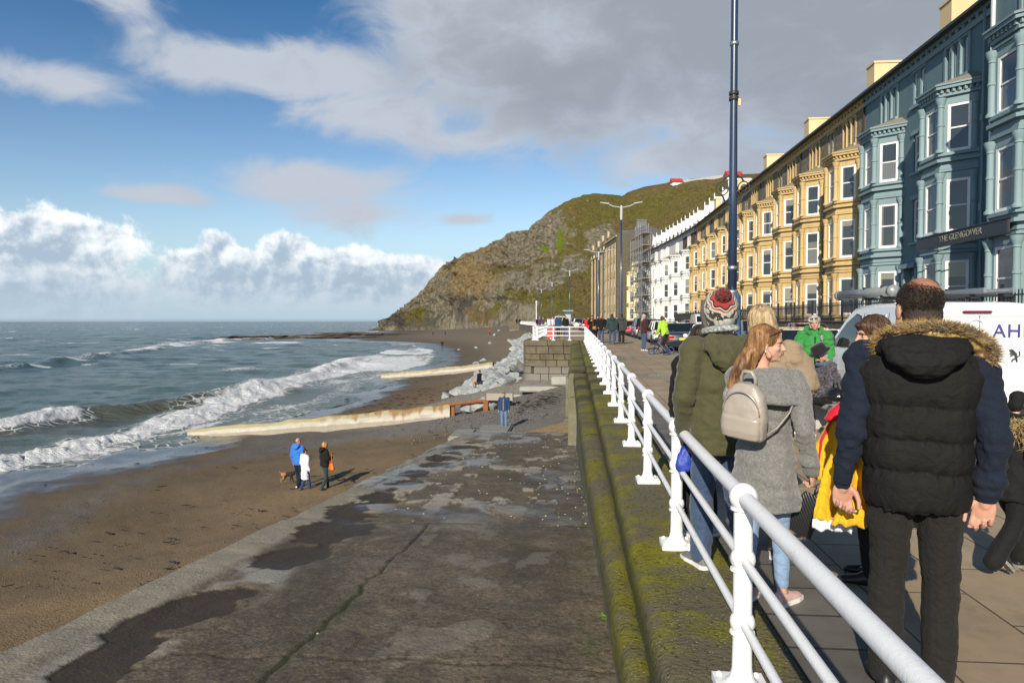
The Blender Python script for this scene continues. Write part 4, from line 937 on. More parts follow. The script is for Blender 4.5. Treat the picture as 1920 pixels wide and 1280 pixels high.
M_rub = m_rub('rubble_wall', (.18, .155, .11), (.29, .245, .16))
M_cream = m_paint('cream_render', (.68, .51, .28), .12)
M_chg = mat('chim_grey', base=(.16, .15, .14), rough=.9, coord='World')
XF = 17.4
cy = lambda u, zt=2.1, x0=.55, x1=3.6: (u, zt, M_cream, x0, x1)
hb = house('grey-blue hotel front with white sash bays, between the yellow terrace and its taller wing', 30.0, 14.55, XF, M_blue_sunlit, M_blue_shaded, (2.6, 9.6), (8.0,), chim=[cy(6.6, 2.0)], name='hotel_building')
hb['category'] = 'hotel'
hw = house('taller grey-blue hotel wing with arched columned bay at the edge of the view', 17.0, 13.0, XF - .95, M_blue_sunlit, M_blue_shaded, (1.2, 8.3), (6.4,), eave=17.6, baytop=12.1, name='hotel_wing', attic=True)
hw['category'] = 'hotel'
MB().box(-.10, 12.75, -.4, .02, 12.87, 17).build('drainpipe', M_white, hw)
dp = MB().tube([(-.12, 2.0, -.3), (-.12, 2.0, 15.0)], .06, 8); dp.box(-.2, 1.9, 10.2, 0, 2.1, 10.5); dp.box(-.2, 1.9, 6.4, 0, 2.1, 6.7); dp.build('drainpipe', M_blue_sunlit, hb)
LBY = ['yellow stone terraced house with three-storey bays, next to the blue hotel', 'yellow stone terraced house, second along from the blue hotel', 'yellow stone terraced house partly behind the big lamp post, third from the hotel', 'yellow stone terraced house just left of the big lamp post', 'yellow stone terraced house next to the white terrace']
for k in range(5):
    house(LBY[k], 44.6 + 11.9 * k, 11.88, XF, M_sand, M_rub, (.7, 7.2), (5.7,), near=k < 3, chim=[cy(.75)], dorm=() if k < 3 else (2.6, 6.0, 9.4), group='yellow stone terrace houses')
    o = MB().tube([(-.06, .08, -.3), (-.06, .08, 15)], .06, 6).build('drainpipe', M_gut, COL.objects[[q.name for q in COL.objects if q.get('label') == LBY[k]][0]])
# white terrace beyond, following the curve of the bay
M_wh = m_paint('white_render', (.66, .66, .645), .3); M_cr2 = m_paint('cream_paint', (.72, .62, .36), .12); M_brk = m_rub('dark_brick', (.12, .06, .045), (.16, .085, .06))
def fh(y): return XF + Cf(y)
for k, (ya, yb, lab, m1, m2, dm) in enumerate(((104.15, 112.5, 'white rendered house with dormers, first beyond the yellow terrace', M_wh, M_brk, (2, 4.7, 7.4)), (112.5, 121, 'white rendered house in the middle of the white terrace', M_wh, M_wh, (2, 4.7, 7.4)), (121, 130, 'white rendered house beside the scaffolding', M_wh, M_wh, (2, 4.7, 7.4)), (130, 143, 'white rendered house wrapped in scaffolding', M_wh, M_wh, (2, 6, 9)), (143, 156.5, 'pale cream house between the scaffolding and the dark stone building', M_cr2, M_cr2, ()))):
    L = math.hypot(yb - ya, Cf(yb) - Cf(ya)); rz = math.atan2(-(Cf(yb) - Cf(ya)), yb - ya)
    house(lab, ya, L - .02, fh(ya), m1, m2, (.6, L - 4.1) if L > 8.8 else (2,), (L / 2,), near=False, dorm=dm, rz=rz, group='white and cream terrace houses', chim=[(L - .5, 1.9, M_chg, 1.5, 3.6)])
# tall stone blocks at the far end
def block(label, ya, yb, fwd, top, depth, m1, m2, gables, cols, chim, ctop=0):
    L = math.hypot(yb - ya, Cf(yb) - Cf(ya)); rz = math.atan2(-(Cf(yb) - Cf(ya)), yb - ya)
    h = thing('stone_building', label, 'building', (fh(ya) - fwd, ya, 0), rz, 'tall stone buildings at the end of the terrace')
    w = MB(); ops = []; lv = [(1.6, 4.0), (5.4, 7.8), (9.2, 11.4), (12.8, 14.8), (16.3, 18.0)]
    for u in cols:
        for za, zb2 in lv: ops.append((u - .75, u + .75, za, zb2))
    panel(w, (0, 0), (0, 1), L, -.5, top, ops, .2)
    w.add([(0, 0, -.5), (depth, 0, -.5), (depth, 0, top), (0, 0, top)], [(0, 1, 2, 3)]); w.add([(0, L, -.5), (depth, L, -.5), (depth, L, top), (0, L, top)], [(3, 2, 1, 0)]); w.add([(depth, 0, -.5), (depth, L, -.5), (depth, L, top), (depth, 0, top)], [(3, 2, 1, 0)])
    for g0 in gables: w.prism([(g0 - 2.2, top), (g0 + 2.2, top), (g0 + .3, top + 2.8), (g0 - .3, top + 2.8)], -.02, .5, 'x')
    w.build('wall', m2, h)
    for o in ops: add_window(h, (0, (o[0] + o[1]) / 2, o[2]), (-1, 0), o[1] - o[0], o[3] - o[2], .1)
    tr = MB()
    for u in cols:
        tr.box(-.12, u - .98, -.4, -.003, u - .78, 19.0); tr.box(-.12, u + .78, -.4, -.003, u + .98, 19.0)
        for za, zb2 in lv: tr.box(-.1, u - .78, zb2 + .02, -.003, u + .78, zb2 + .35)
    for g0 in gables: tr.box(-.12, g0 - .5, top + 2.2, .3, g0 + .5, top + 3.9); tr.box(-.15, g0 - 2.4, top - .1, .3, g0 - 1.9, top + .8); tr.box(-.15, g0 + 1.9, top - .1, .3, g0 + 2.4, top + .8)
    tr.box(-.2, 0, top - .3, -.003, L, top); tr.build('stone_trim', m1, h)
    r = MB(); r.add([(-.2, 0, top + .01), (-.2, L, top + .01), (depth / 2, L, top + 2.2), (depth / 2, 0, top + 2.2), (depth, 0, top + .01), (depth, L, top + .01)], [(0, 1, 2, 3), (3, 2, 5, 4), (0, 3, 4), (1, 5, 2), (0, 4, 5, 1)]); r.build('roof', M_slate, h)
    for (u, x0, x1, zt, wd) in chim:
        cb = MB(); cb.box(x0, u - wd / 2, top - 1, x1, u + wd / 2, top + zt); cb.box(x0 - .1, u - wd / 2 - .1, top + zt, x1 + .1, u + wd / 2 + .1, top + zt + .25); ch = cb.build('chimney', M_chg, h)
    return h
M_st1 = m_paint('ochre_trim', (.50, .40, .24), .15); M_st2 = m_rub('far_stone', (.115, .098, .066), (.15, .13, .085))
block('tall dark stone building with a grey chimney, right of the far lamp', 157.5, 174, 3.0, 20.5, 13, M_st1, M_st2, (), (2.2, 6.0, 10.2, 14.0), [(.9, 4.4, 6.6, 3.2, 1.6)])
block('tall stone building with ochre gables, second from the end of the terrace', 174.5, 191.5, 1.5, 20.0, 12, M_st1, M_st2, (4, 12.5), (3, 8, 13.5), [(1.2, 3, 5.4, 3.4, 1.4)])
block('tall stone building with an ochre gable at the very end of the terrace', 192, 210, 1.2, 19.5, 12, M_st1, M_st2, (4, 14), (3, 9, 15), [(1.2, 3, 5, 3.0, 1.4)])
# forecourt walls with iron railings
m_fw = m_rub('forecourt_wall', (.09, .085, .075), (.13, .12, .10)); m_ir = mat('iron', base=(.012, .012, .014), rough=.45)
for (ya, yb, lab) in ((20.0, 44.2, 'black iron railing on a low wall in front of the blue hotel'), (44.6, 104, 'black iron railing on a low dark wall in front of the yellow terrace')):
    f = thing('area_railing', lab, 'railing', (0, 0, 0)); MB().box(14.35, ya, -.2, 14.65, yb, 1.65).build('wall', m_fw, f)
    b = MB()
    for y in np.arange(ya + .1, yb, .18): b.box(14.48, y, 1.65, 14.51, y + .03, 2.75)
    for z in (1.85, 2.55): b.box(14.47, ya, z, 14.52, yb, z + .05)
    for y in np.arange(ya + .1, yb, 1.8): b.box(14.45, y - .02, 1.65, 14.54, y + .06, 2.95)
    b.build('bars', m_ir, f)
    s = MB()
    s.box(14.3, ya, 1.65, 14.7, yb, 1.72)
    s.build('wall_cap', m_fw, f)
# scaffolding
sf = thing('scaffolding', 'tall grey scaffolding with boarded lifts against a white house', 'scaffolding', (fh(130), 130, 0), tan_rz(136))
m_pole = mat('scaff_pole', base=(.42, .42, .42), rough=.4, metal=.7); m_brd = mat('scaff_board', base=(.36, .28, .16), rough=.8)
for k in range(8):
    for x in (-1.5, -3.0):
        t_ = 19.5 if k in (1, 2, 3, 4) else 17.2
        link('pole', MB().tube([(x, .6 + k * 1.6, -.2), (x, .6 + k * 1.6, t_)], .055, 6).mesh('pole', m_pole), sf)
for z in (3.4, 6.4, 9.4, 12.4, 15.4, 17.6):
    b = MB(); b.box(-3.0, .2, z, -1.5, 12.4, z + .08); link('platform', b.mesh('platform', m_brd), sf)
    b = MB()
    for x in (-1.5, -3.0):
        for dz in (-.1, .55, 1.05): b.tube([(x, .2, z + dz), (x, 12.4, z + dz)], .045, 6)
    for k in range(8): b.tube([(-3.2, .6 + k * 1.6, z - .12), (-1.0, .6 + k * 1.6, z - .12)], .045, 6)
    link('ledger', b.mesh('ledger', m_pole), sf)
b = MB()
for k in range(5): z = .2 + 3.0 * k; b.tube([(-3.05, 1.0 + (k % 2) * 4.5, z), (-3.05, 5.5 - (k % 2) * 4.5, z + 3.0)], .045, 6); b.tube([(-3.05, 7 + (k % 2) * 4.5, z), (-3.05, 11.5 - (k % 2) * 4.5, z + 3.0)], .045, 6)
link('brace', b.mesh('brace', m_pole), sf)
b = MB()
for k in range(2):
    for dx in (-.2, .2): b.tube([(-2.2 + dx, 4.5, 14.6), (-2.2 + dx, 4.5, 20.6)], .045, 6)
for z in np.arange(14.8, 20.6, .4): b.tube([(-2.4, 4.5, z), (-2.0, 4.5, z)], .035, 6)
link('ladder', b.mesh('ladder', m_pole), sf)
# hotel sign
def text_mesh(s, size, ext, m, name='lettering', font=None, space=1.0):
    c = bpy.data.curves.new(name, 'FONT'); c.body = s; c.size = size; c.extrude = ext; c.align_x = 'CENTER'; c.align_y = 'CENTER'; c.space_character = space; c.resolution_u = 3
    o = bpy.data.objects.new(name, c); COL.objects.link(o); dg = bpy.context.evaluated_depsgraph_get(); me = bpy.data.meshes.new_from_object(o.evaluated_get(dg)); bpy.data.objects.remove(o); me.materials.clear(); me.materials.append(m); return me
sg = thing('hotel_sign', 'long dark slate-grey sign board lettered in faint gold across the blue hotel', 'sign', (15.15, 29.65, 5.04), 0)
bevel_build(MB().box(-.05, -3.3, -.25, .05, 3.3, .25), 'board', mat('sign_board', base=(.028, .034, .045), rough=.5), sg, .02)
fr = MB()
for z in (-.28, .25): fr.box(-.08, -3.35, z, .07, 3.35, z + .04)
fr.build('frame', mat('sign_frame', base=(.012, .014, .02), rough=.4), sg)
m_let = mat('sign_letter', base=(.26, .25, .19), rough=.5)
o = link('lettering', text_mesh('THE GLENGOWER', .36, .008, m_let, space=1.05), sg, (-.062, -.2, .02)); o.rotation_euler = (R(90), 0, R(-90))
br = MB()
for y in (-2.9, -1.2, 1.2, 3.0): br.tube([(.05, y, .2), (2.2 if y > .7 else .9, y, .2)], .03, 6)
br.build('bracket', m_ir, sg)
# hill-top cafe buildings
def topcafe(px, py, d, w_, lab):
    x, y = at_d(px, d); z = EYE + (602 - py) / FPX * d
    o = thing('hilltop_building', lab, 'building', (x, y, z), R(12)); MB().box(-w_ / 2, -4, -6, w_ / 2, 4, 2.4).build('wall', M_white, o)
    MB().prism([(-5, 2.4), (5, 2.4), (0, 6.4)], -w_ / 2 - .6, w_ / 2 + .6, 'x').build('roof', mat('red_roof', base=(.45, .05, .04), rough=.6), o); return o
topcafe(1266, 350, 622, 9, 'small red-roofed building on the skyline of the hill'); topcafe(1372, 337, 602, 13, 'low red-roofed building on the hill top behind the big lamp post')
x0_, y0_ = at_d(1276, 622); x1_, y1_ = at_d(1365, 604)
fn = thing('hilltop_fence', 'white fence line along the top of the hill', 'fence', (0, 0, 0)); b = MB()
for k in range(30): q = k / 29; x, y = x0_ + (x1_ - x0_) * q, y0_ + (y1_ - y0_) * q; z = EYE + (602 - (338 - 12 * q)) / FPX * (622 - 18 * q); b.box(x - 1.3, y - .15, z - 4, x + 1.3, y + .15, z - 1.2)
b.build('panel', mat('fence_grey', base=(.40, .39, .37), rough=.8), fn)
# ================================================================ RAILINGS, LAMPS, VEHICLES
M_rail = mat('rail_paint', lambda g: (lambda v: {'Base Color': g.mix(g.ss(g.noise(v, 7, 7, .75), .57, .68, 0, .6), g.mix(g.ss(g.noise(v, 26, 6, .8), .66, .72, 0, .75), (.83, .84, .85), (.30, .17, .09)), (.58, .56, .52)), 'Roughness': .42, 'Normal': g.bump(g.noise(v, 70, 5, .7) + g.noise(v, 12, 4) * .9, .4, .005)})(g.co('World')))
def post_mesh():
    b = MB()
    b.box(-.115, -.115, 0, .115, .115, .035)
    b.ring_loft([(0, 0, .03, .095, .095), (0, 0, .045, .075, .075), (0, 0, .07, .055, .055), (0, 0, .11, .046, .046), (0, 0, .26, .043, .043)], 14)
    b.lathe([(.043, .24), (.043, .885)], 14)
    for z, r in ((.325, .057), (.615, .057), (.90, .064)):
        b.lathe([(.05, z - r * .95), (.058, z - r * .9), (.056, z - r * .75)], 14); b.ell((0, 0, z), r, 16, 10)
    for sx in (-1, 1):
        for sy in (-1, 1): b.ell((sx * .085, sy * .085, .04), (.016, .016, .012), 6, 4)
    me = b.mesh('post', M_rail, True); me.set_sharp_from_angle(angle=R(40)); return me
pm_ = post_mesh()
RX = .775
wr = thing('promenade_railing', 'white iron railing with ball-jointed posts on the mossy coping, running away from the viewer', 'railing', (0, 0, 0))
pys = [3.3 - 2.08 * 2 + 2.08 * k for k in range(24)]
for y in pys:
    o = link('post', pm_, wr, (RX, y, dk(y)), random.uniform(-.02, .02))
for h, r, nm in ((.90, .035, 'top_rail'), (.615, .0205, 'rail'), (.325, .0205, 'rail')):
    b = MB(); pts = []
    for y in np.linspace(pys[0], 48.5, 90): pts.append((RX, y, dk(y) + h))
    b.tube(pts, r, 14); b.build(nm, M_rail, wr, True)
r2_ = thing('promenade_railing', 'short white railing across the top of the stone bastion', 'railing', (0, 0, 0))
for x in (-2.45, -1.35, -.25):
    link('post', pm_, r2_, (x, 48.42, dk(48)), 0)
for h, r, nm in ((.90, .042, 'top_rail'), (.615, .03, 'rail'), (.325, .03, 'rail')): MB().tube([(-2.62, 48.5, dk(48) + h), (RX, 48.42, dk(48) + h)], r, 10).build(nm, M_rail, r2_, True)
r3_ = thing('promenade_railing', 'far white railing curving away along the sea wall beyond the bastion', 'railing', (0, 0, 0))
yy = 48.5
while yy < 252:
    link('post', pm_, r3_, (-2.72 + Cf(yy), yy, dk(yy)), 0); yy += 2.1
ysr = np.linspace(48.5, 252, 120)
for h, r, nm in ((.90, .046, 'top_rail'), (.615, .03, 'rail'), (.325, .03, 'rail')): MB().tube([(-2.72 + Cf(y), y, dk(y) + h) for y in ysr], r, 8).build(nm, M_rail, r3_, True)
# lamp posts
M_lamp = mat('lamp_blue', lambda g: (lambda v: {'Base Color': g.mix(g.ss(g.noise(v, 2.5, 6, .7), .55, .75, 0, .4), (.022, .040, .085), (.055, .075, .12)), 'Roughness': .28, 'Specular IOR Level': .6, 'Coat Weight': .3, 'Coat Roughness': .15})(g.co('Object')))
M_lamp2 = mat('lamp_base_blue', base=(.045, .095, .20), rough=.4, var=.1); M_steel = mat('steel', base=(.45, .46, .48), rough=.35, metal=.8); M_grey = mat('lamp_head', base=(.40, .42, .44), rough=.4)
lx, ly = at_d(1372, 21.8)
lp = thing('lamp_post', 'tall dark blue cast iron lamp post with scroll brackets, rising out of view', 'lamp post', (lx, ly, dk(ly) - .02))
b = MB(); b.lathe([(.36, 0), (.36, .25), (.33, .3), (.30, .9), (.34, 1.0), (.34, 1.08), (.27, 1.15)], 8); b.build('base', M_lamp2, lp)
b = MB(); b.lathe([(.275, 1.1), (.265, 1.75), (.27, 1.76), (.28, 1.80), (.25, 1.9), (.26, 2.0), (.26, 2.3), (.20, 2.42)], 8); b.build('base_box', M_lamp2, lp)
b = MB(); b.lathe([(.138, 2.3), (.125, 5.5), (.108, 8.2), (.098, 13.0), (.08, 15.5)], 24); b.build('shaft', M_lamp, lp, True)
for z, r, mm_ in ((2.45, .17, M_steel), (3.18, .155, M_steel), (8.30, .145, M_gut), (8.46, .145, M_gut), (9.95, .135, M_steel)):
    MB().lathe([(r * .85, z - .06), (r, z - .05), (r, z + .05), (r * .85, z + .06)], 20).build('collar', mm_, lp, True)
for zz in (4.8, 5.1, 5.4): MB().ell((-.1, -.1, zz), (.03, .03, .03), 6, 4).build('bolt', M_gut, lp)
MB().box(.10, -.16, 8.05, .17, -.10, 8.26).build('sticker', M_cream, lp)
for s in (-1, 1):
    b = MB(); cx, cz, rr2 = s * .32, 5.60, .175
    b.tube([(cx + rr2 * math.cos(a), 0, cz + rr2 * 1.15 * math.sin(a)) for a in np.linspace(0, 2 * math.pi, 22)], .020, 6)
    b.tube([(cx + (rr2 * .55 * (1 - .35 * t)) * math.cos(1 + 9 * t), 0, cz + .62 * rr2 * (1 - .6 * t) * math.sin(1 + 9 * t)) for t in np.linspace(0, 1, 20)], .02, 6)
    b.tube([(s * .11, 0, 5.1), (s * .25, 0, 5.22), (cx, 0, cz - rr2 * 1.1)], .03, 6); b.tube([(s * .11, 0, 5.98), (s * .25, 0, 5.92), (cx, 0, cz + rr2 * 1.1)], .03, 6)
    o = b.build('scroll_bracket', M_gut, lp); o.rotation_euler = (0, 0, R(0))
def far_lamp(px, d, htop, lab, arm=1.55):
    x, y = at_d(px, d); f = thing('lamp_post', lab, 'lamp post', (x, y, dk(y)), tan_rz(y), 'twin-armed lamp posts along the far promenade')
    MB().lathe([(.24, 0), (.24, .9), (.17, 1.1), (.15, 1.3), (.13, htop * .45), (.10, htop * .46), (.08, htop)], 12).build('shaft', M_lamp, f, True)
    MB().lathe([(.1, htop - 1.4), (.13, htop - 1.3), (.13, htop - .2), (.06, htop)], 10).build('collar', M_grey, f)
    for s in (-1, 1):
        MB().tube([(0, 0, htop - .25), (s * arm * .5, 0, htop - .12), (s * arm * .8, 0, htop + .1)], .05, 6).build('arm', M_grey, f)
        bevel_build(MB().prism([(s * arm * .75, htop + .05), (s * arm * 1.25, htop + .18), (s * arm * 1.25, htop + .26), (s * arm * .72, htop + .16)], -.16, .16, 'y'), 'lamp_head', M_grey, f, .02)
    return f
far_lamp(1164, 66, 12.0, 'nearest of the blue twin-armed lamp posts, standing above the walkers', 1.55); far_lamp(1122, 110, 12.0, 'blue twin-armed lamp post in front of the tall stone buildings', 1.9)
far_lamp(1068, 155, 12.2, 'twin-armed lamp post against the green hillside, right of the other two'); far_lamp(1035, 200, 12.0, 'twin-armed lamp post in the middle of three against the hillside'); far_lamp(1015, 240, 11.8, 'twin-armed lamp post leftmost and smallest against the hillside')
x, y = at_d(1005.5, 150); wp = thing('lamp_standard', 'short plain white lamp standard at the far railing', 'lamp post', (x, y, dk(y)))
MB().lathe([(.13, 0), (.10, 1), (.075, 4.9)], 8).build('shaft', M_white, wp); MB().ell((0, 0, 5.15), (.16, .16, .26), 8, 6).build('lantern', M_white, wp)
# ---------------------------------------------------------------- vehicles
def m_car(nm, c, metal=.0): return mat(nm, lambda g: {'Base Color': g.mix(g.ss(g.noise(g.co('Object'), 1.5, 5), .45, .8, 0, .25), c, tuple(q * .7 + .03 for q in c)), 'Roughness': .22, 'Metallic': metal, 'Coat Weight': 1.0, 'Coat Roughness': .05})
M_tyre = mat('tyre', base=(.018, .018, .018), rough=.9); M_rim = mat('rim', base=(.38, .38, .40), rough=.3, metal=.8); M_cglass = mat('car_glass', lambda g: {'Base Color': (.012, .016, .018), 'Roughness': .04, 'Specular IOR Level': .8})
M_tail = mat('tail_lamp', base=(.42, .012, .012), rough=.15, coat=.8); M_headl = mat('head_lamp', base=(.75, .77, .8), rough=.1, coat=.8); M_trimb = mat('car_trim', base=(.02, .02, .021), rough=.55)
M_py = mat('plate_yellow', base=(.80, .55, .02), rough=.5, var=.02); M_pw = mat('plate_white', base=(.8, .8, .78), rough=.5, var=.02); M_pink = mat('plate_ink', base=(.02, .02, .02), rough=.5)
_carm = {}
def car(label, x, y, rz, paint, L=4.4, Wd=1.78, H=1.46, kind='saloon', rear=True, group=None, plate=True, z=None):
    """nose towards local +y"""
    c = thing('parked_car', label, 'car', (x, y, dk(y) - .125 if z is None else z), rz, group)
    hw, hl = Wd / 2, L / 2; bz = .30; bh = H * .60
    def ring(y, w, z0, z1, r=.10):
        return [(-w + r * .6, y, z0), (-w, y, z0 + r), (-w * 1.0, y, (z0 + z1) / 2), (-w * .97, y, z1 - r), (-w * .92 + r * .3, y, z1), (0, y, z1 + .025), (w * .92 - r * .3, y, z1), (w * .97, y, z1 - r), (w, y, (z0 + z1) / 2), (w, y, z0 + r), (w - r * .6, y, z0)]
    if kind == 'saloon': tops = [(-hl, .62), (-hl + .06, .80), (-hl + .35, .94), (-hl + .9, .955), (-.2, .90), (.7, .90), (hl - .9, .84), (hl - .3, .72), (hl - .05, .58), (hl, .5)]; cab = [(-hl + .75, .93), (-hl + 1.45, H - .04), (-.15, H), (.45, H - .05), (1.25, .90)]
    elif kind == 'hatch': tops = [(-hl, .60), (-hl + .05, .85), (-hl + .2, .96), (-.8, .94), (.2, .92), (.9, .90), (hl - .6, .84), (hl - .2, .70), (hl, .5)]; cab = [(-hl + .12, .95), (-hl + .55, H - .05), (-.3, H), (.35, H - .04), (1.15, .90)]
    else: tops = [(-hl, .62), (-hl + .05, .95), (-hl + .15, 1.06), (-.8, 1.05), (.2, 1.03), (1.0, 1.02), (hl - .5, .95), (hl - .15, .80), (hl, .55)]; cab = [(-hl + .06, 1.05), (-hl + .35, H - .04), (-.3, H), (.5, H - .04), (1.2, 1.02)]
    b = MB(); ws = lambda yy: hw * (1 - .10 * max(0, (abs(yy) - hl + .8) / .8) ** 2)
    b.loft([ring(yy, ws(yy), bz - .06 * (abs(yy) < hl - .2), zt) for yy, zt in tops]); me = fixn(b.mesh('body', paint, True)); me.set_sharp_from_angle(angle=R(35)); body = link('body', me, c)
    # glasshouse
    def gring(yy, zt, zb_, wt, wb): return [(-wb, yy, zb_), (-wt, yy, zt), (wt, yy, zt), (wb, yy, zb_)]
    g0 = MB(); z0 = cab[0][1] - .06; rows = [];
    for yy, zt in cab:
        f_ = (zt - z0) / (H - z0); rows.append(gring(yy, zt, z0, hw * (.92 - .17 * f_), hw * .92))
    g0.loft(rows); me = fixn(g0.mesh('glass', M_cglass)); link('windows', me, c)
    rf = MB(); zt = H; A, B_ = cab[1], cab[3]; wt = hw * .76
    rf.loft([[(-wt - .02, q[0], q[1] - .06), (-wt, q[0], q[1] + .012), (wt, q[0], q[1] + .012), (wt + .02, q[0], q[1] - .06)] for q in (A, cab[2], B_)]); 
    for s in (-1, 1):
        for (p, q) in ((cab[0], cab[1]), (cab[3], cab[4])): f1, f2 = (p[1] - z0) / (H - z0), (q[1] - z0) / (H - z0); rf.tube([(s * hw * (.92 - .17 * f1), p[0], p[1]), (s * hw * (.925 - .17 * f2), q[0], q[1])], .035, 6)
        rf.tube([(s * hw * .925, (A[0] + B_[0]) / 2 - .1, z0), (s * hw * .77, (A[0] + B_[0]) / 2 - .05, H - .03)], .03, 6)
    link('roof', fixn(rf.mesh('roof', paint)), c)
    for s in (-1, 1):
        for yy in (-hl + .80, hl - .85):
            w = MB(); 
            w.M = Matrix.Translation((s * (hw - .10), yy, .31)) @ Matrix.Rotation(R(90), 4, 'Y')
            w.lathe([(.20, -.11), (.29, -.11), (.315, -.08), (.315, .08), (.29, .11), (.20, .11)], 18); o = w.build('wheel', M_tyre, c, True)
            w2 = MB(); w2.M = Matrix.Translation((s * (hw - .10), yy, .31)) @ Matrix.Rotation(R(90), 4, 'Y'); w2.lathe([(.05, -.10), (.205, -.112), (.205, .112), (.05, .10)], 14); w2.build('rim', M_rim, o, True)
        if rear:
            zl = tops[1][1] - .03; bevel_build(MB().box(s * hw * .56, -hl - .015, zl - .17, s * hw * .93, -hl + .15, zl - .02), 'tail_lamp', M_tail, c, .02)
        bevel_build(MB().box(s * hw * .55, hl - .18, .55, s * hw * .88, hl + .0, .67), 'headlight', M_headl, c, .02)
        bevel_build(MB().box(s * (hw + .01), .68, .90, s * (hw + .18), .80, 1.04), 'mirror', paint, c, .02)
    bevel_build(MB().box(-hw * .86, -hl - .04, .26, hw * .86, -hl + .08, .44), 'bumper', M_trimb if kind != 'saloon' else paint, c, .03)
    if plate:
        p = bevel_build(MB().box(-.26, -hl - .045, .54 if kind == 'saloon' else .50, .26, -hl - .005, .66 if kind == 'saloon' else .61), 'number_plate', M_py, c, .004)
    return c
c_dk = m_car('paint_dark', (.020, .022, .026)); c_wt = m_car('paint_white', (.72, .72, .71)); c_rd = m_car('paint_red', (.42, .018, .018)); c_sv = m_car('paint_silver', (.32, .33, .34), .5); c_bl = m_car('paint_bluegrey', (.10, .15, .20)); c_mr = m_car('paint_maroon', (.13, .018, .02)); c_bk = m_car('paint_black', (.012, .012, .014))
GK = 'cars parked along the promenade kerb'
KX = 5.75
car('dark grey saloon with a yellow number plate, parked behind the pushchair', 5.65, 39.2, 0, c_dk, 4.6, 1.82, 1.43, group=GK)
car('white hatchback parked just beyond the dark grey saloon', 5.70, 46.2, 0, c_wt, 4.2, 1.75, 1.47, 'hatch', group=GK)
car('silver high-roofed car parked just in front of the red hatchback', 5.70, 58.6, 0, c_sv, 4.4, 1.82, 1.68, 'suv', group=GK)
car('bright red hatchback parked beyond the strolling men', 5.65, 68.5, 0, c_rd, 4.1, 1.72, 1.46, 'hatch', group=GK)
car('black high-roofed car parked between the white hatchback and the silver car', 5.70, 52.4, 0, c_bk, 4.5, 1.82, 1.58, 'suv', group=GK)
car('black saloon parked farther along the kerb than the red car', 5.70, 75, 0, c_dk, 4.5, 1.8, 1.44, group=GK)
car('pale silver hatchback parked behind the smiling woman in green', 5.75, 19.6, 0, c_wt, 4.4, 1.8, 1.52, 'hatch', group=GK)
car('white hatchback hidden mostly by the lamp post base and the man in the knitted hat', 5.80, 30.5, 0, c_wt, 4.4, 1.78, 1.46, 'hatch', group=GK)
car('maroon saloon parked across the road, glimpsed beside the lamp post base', 11.4, 36.0, math.pi, c_mr, 4.5, 1.8, 1.45, group=None)
car('black car parked across the road below the yellow terrace', 11.4, 46.5, math.pi, c_bk, 4.4, 1.8, 1.5, 'hatch'); car('silver car parked across the road near the white terrace', 11.4, 70, math.pi, c_sv, 4.4, 1.8, 1.5, 'hatch')
FG = 'distant cars parked along the curve of the promenade'
for (px, d, pt, kd, lab) in ((1078, 128, c_bk, 'suv', 'distant black high-roofed car beside the dark green kiosk'), (1085, 112, c_wt, 'suv', 'distant white high-roofed car just left of the woman in black'), (1090, 140, c_rd, 'hatch', 'tiny red car in the distant row right of the kiosk'), (1098, 96, c_dk, 'hatch', 'distant dark hatchback behind the woman in black'), (1104, 84, c_sv, 'hatch', 'silver hatchback half hidden behind the man in blue jeans'), (1112, 150, c_mr, 'hatch', 'tiny maroon car in front of the end stone building'), (1128, 74, c_bk, 'hatch', 'black hatchback glimpsed between the walkers and the stone buildings')):
    x, y = at_d(px, d); car(lab, x, y, tan_rz(y), pt, 4.4, 1.8, 1.62 if kd == 'suv' else 1.45, kd, group=FG, plate=False, z=dk(y))
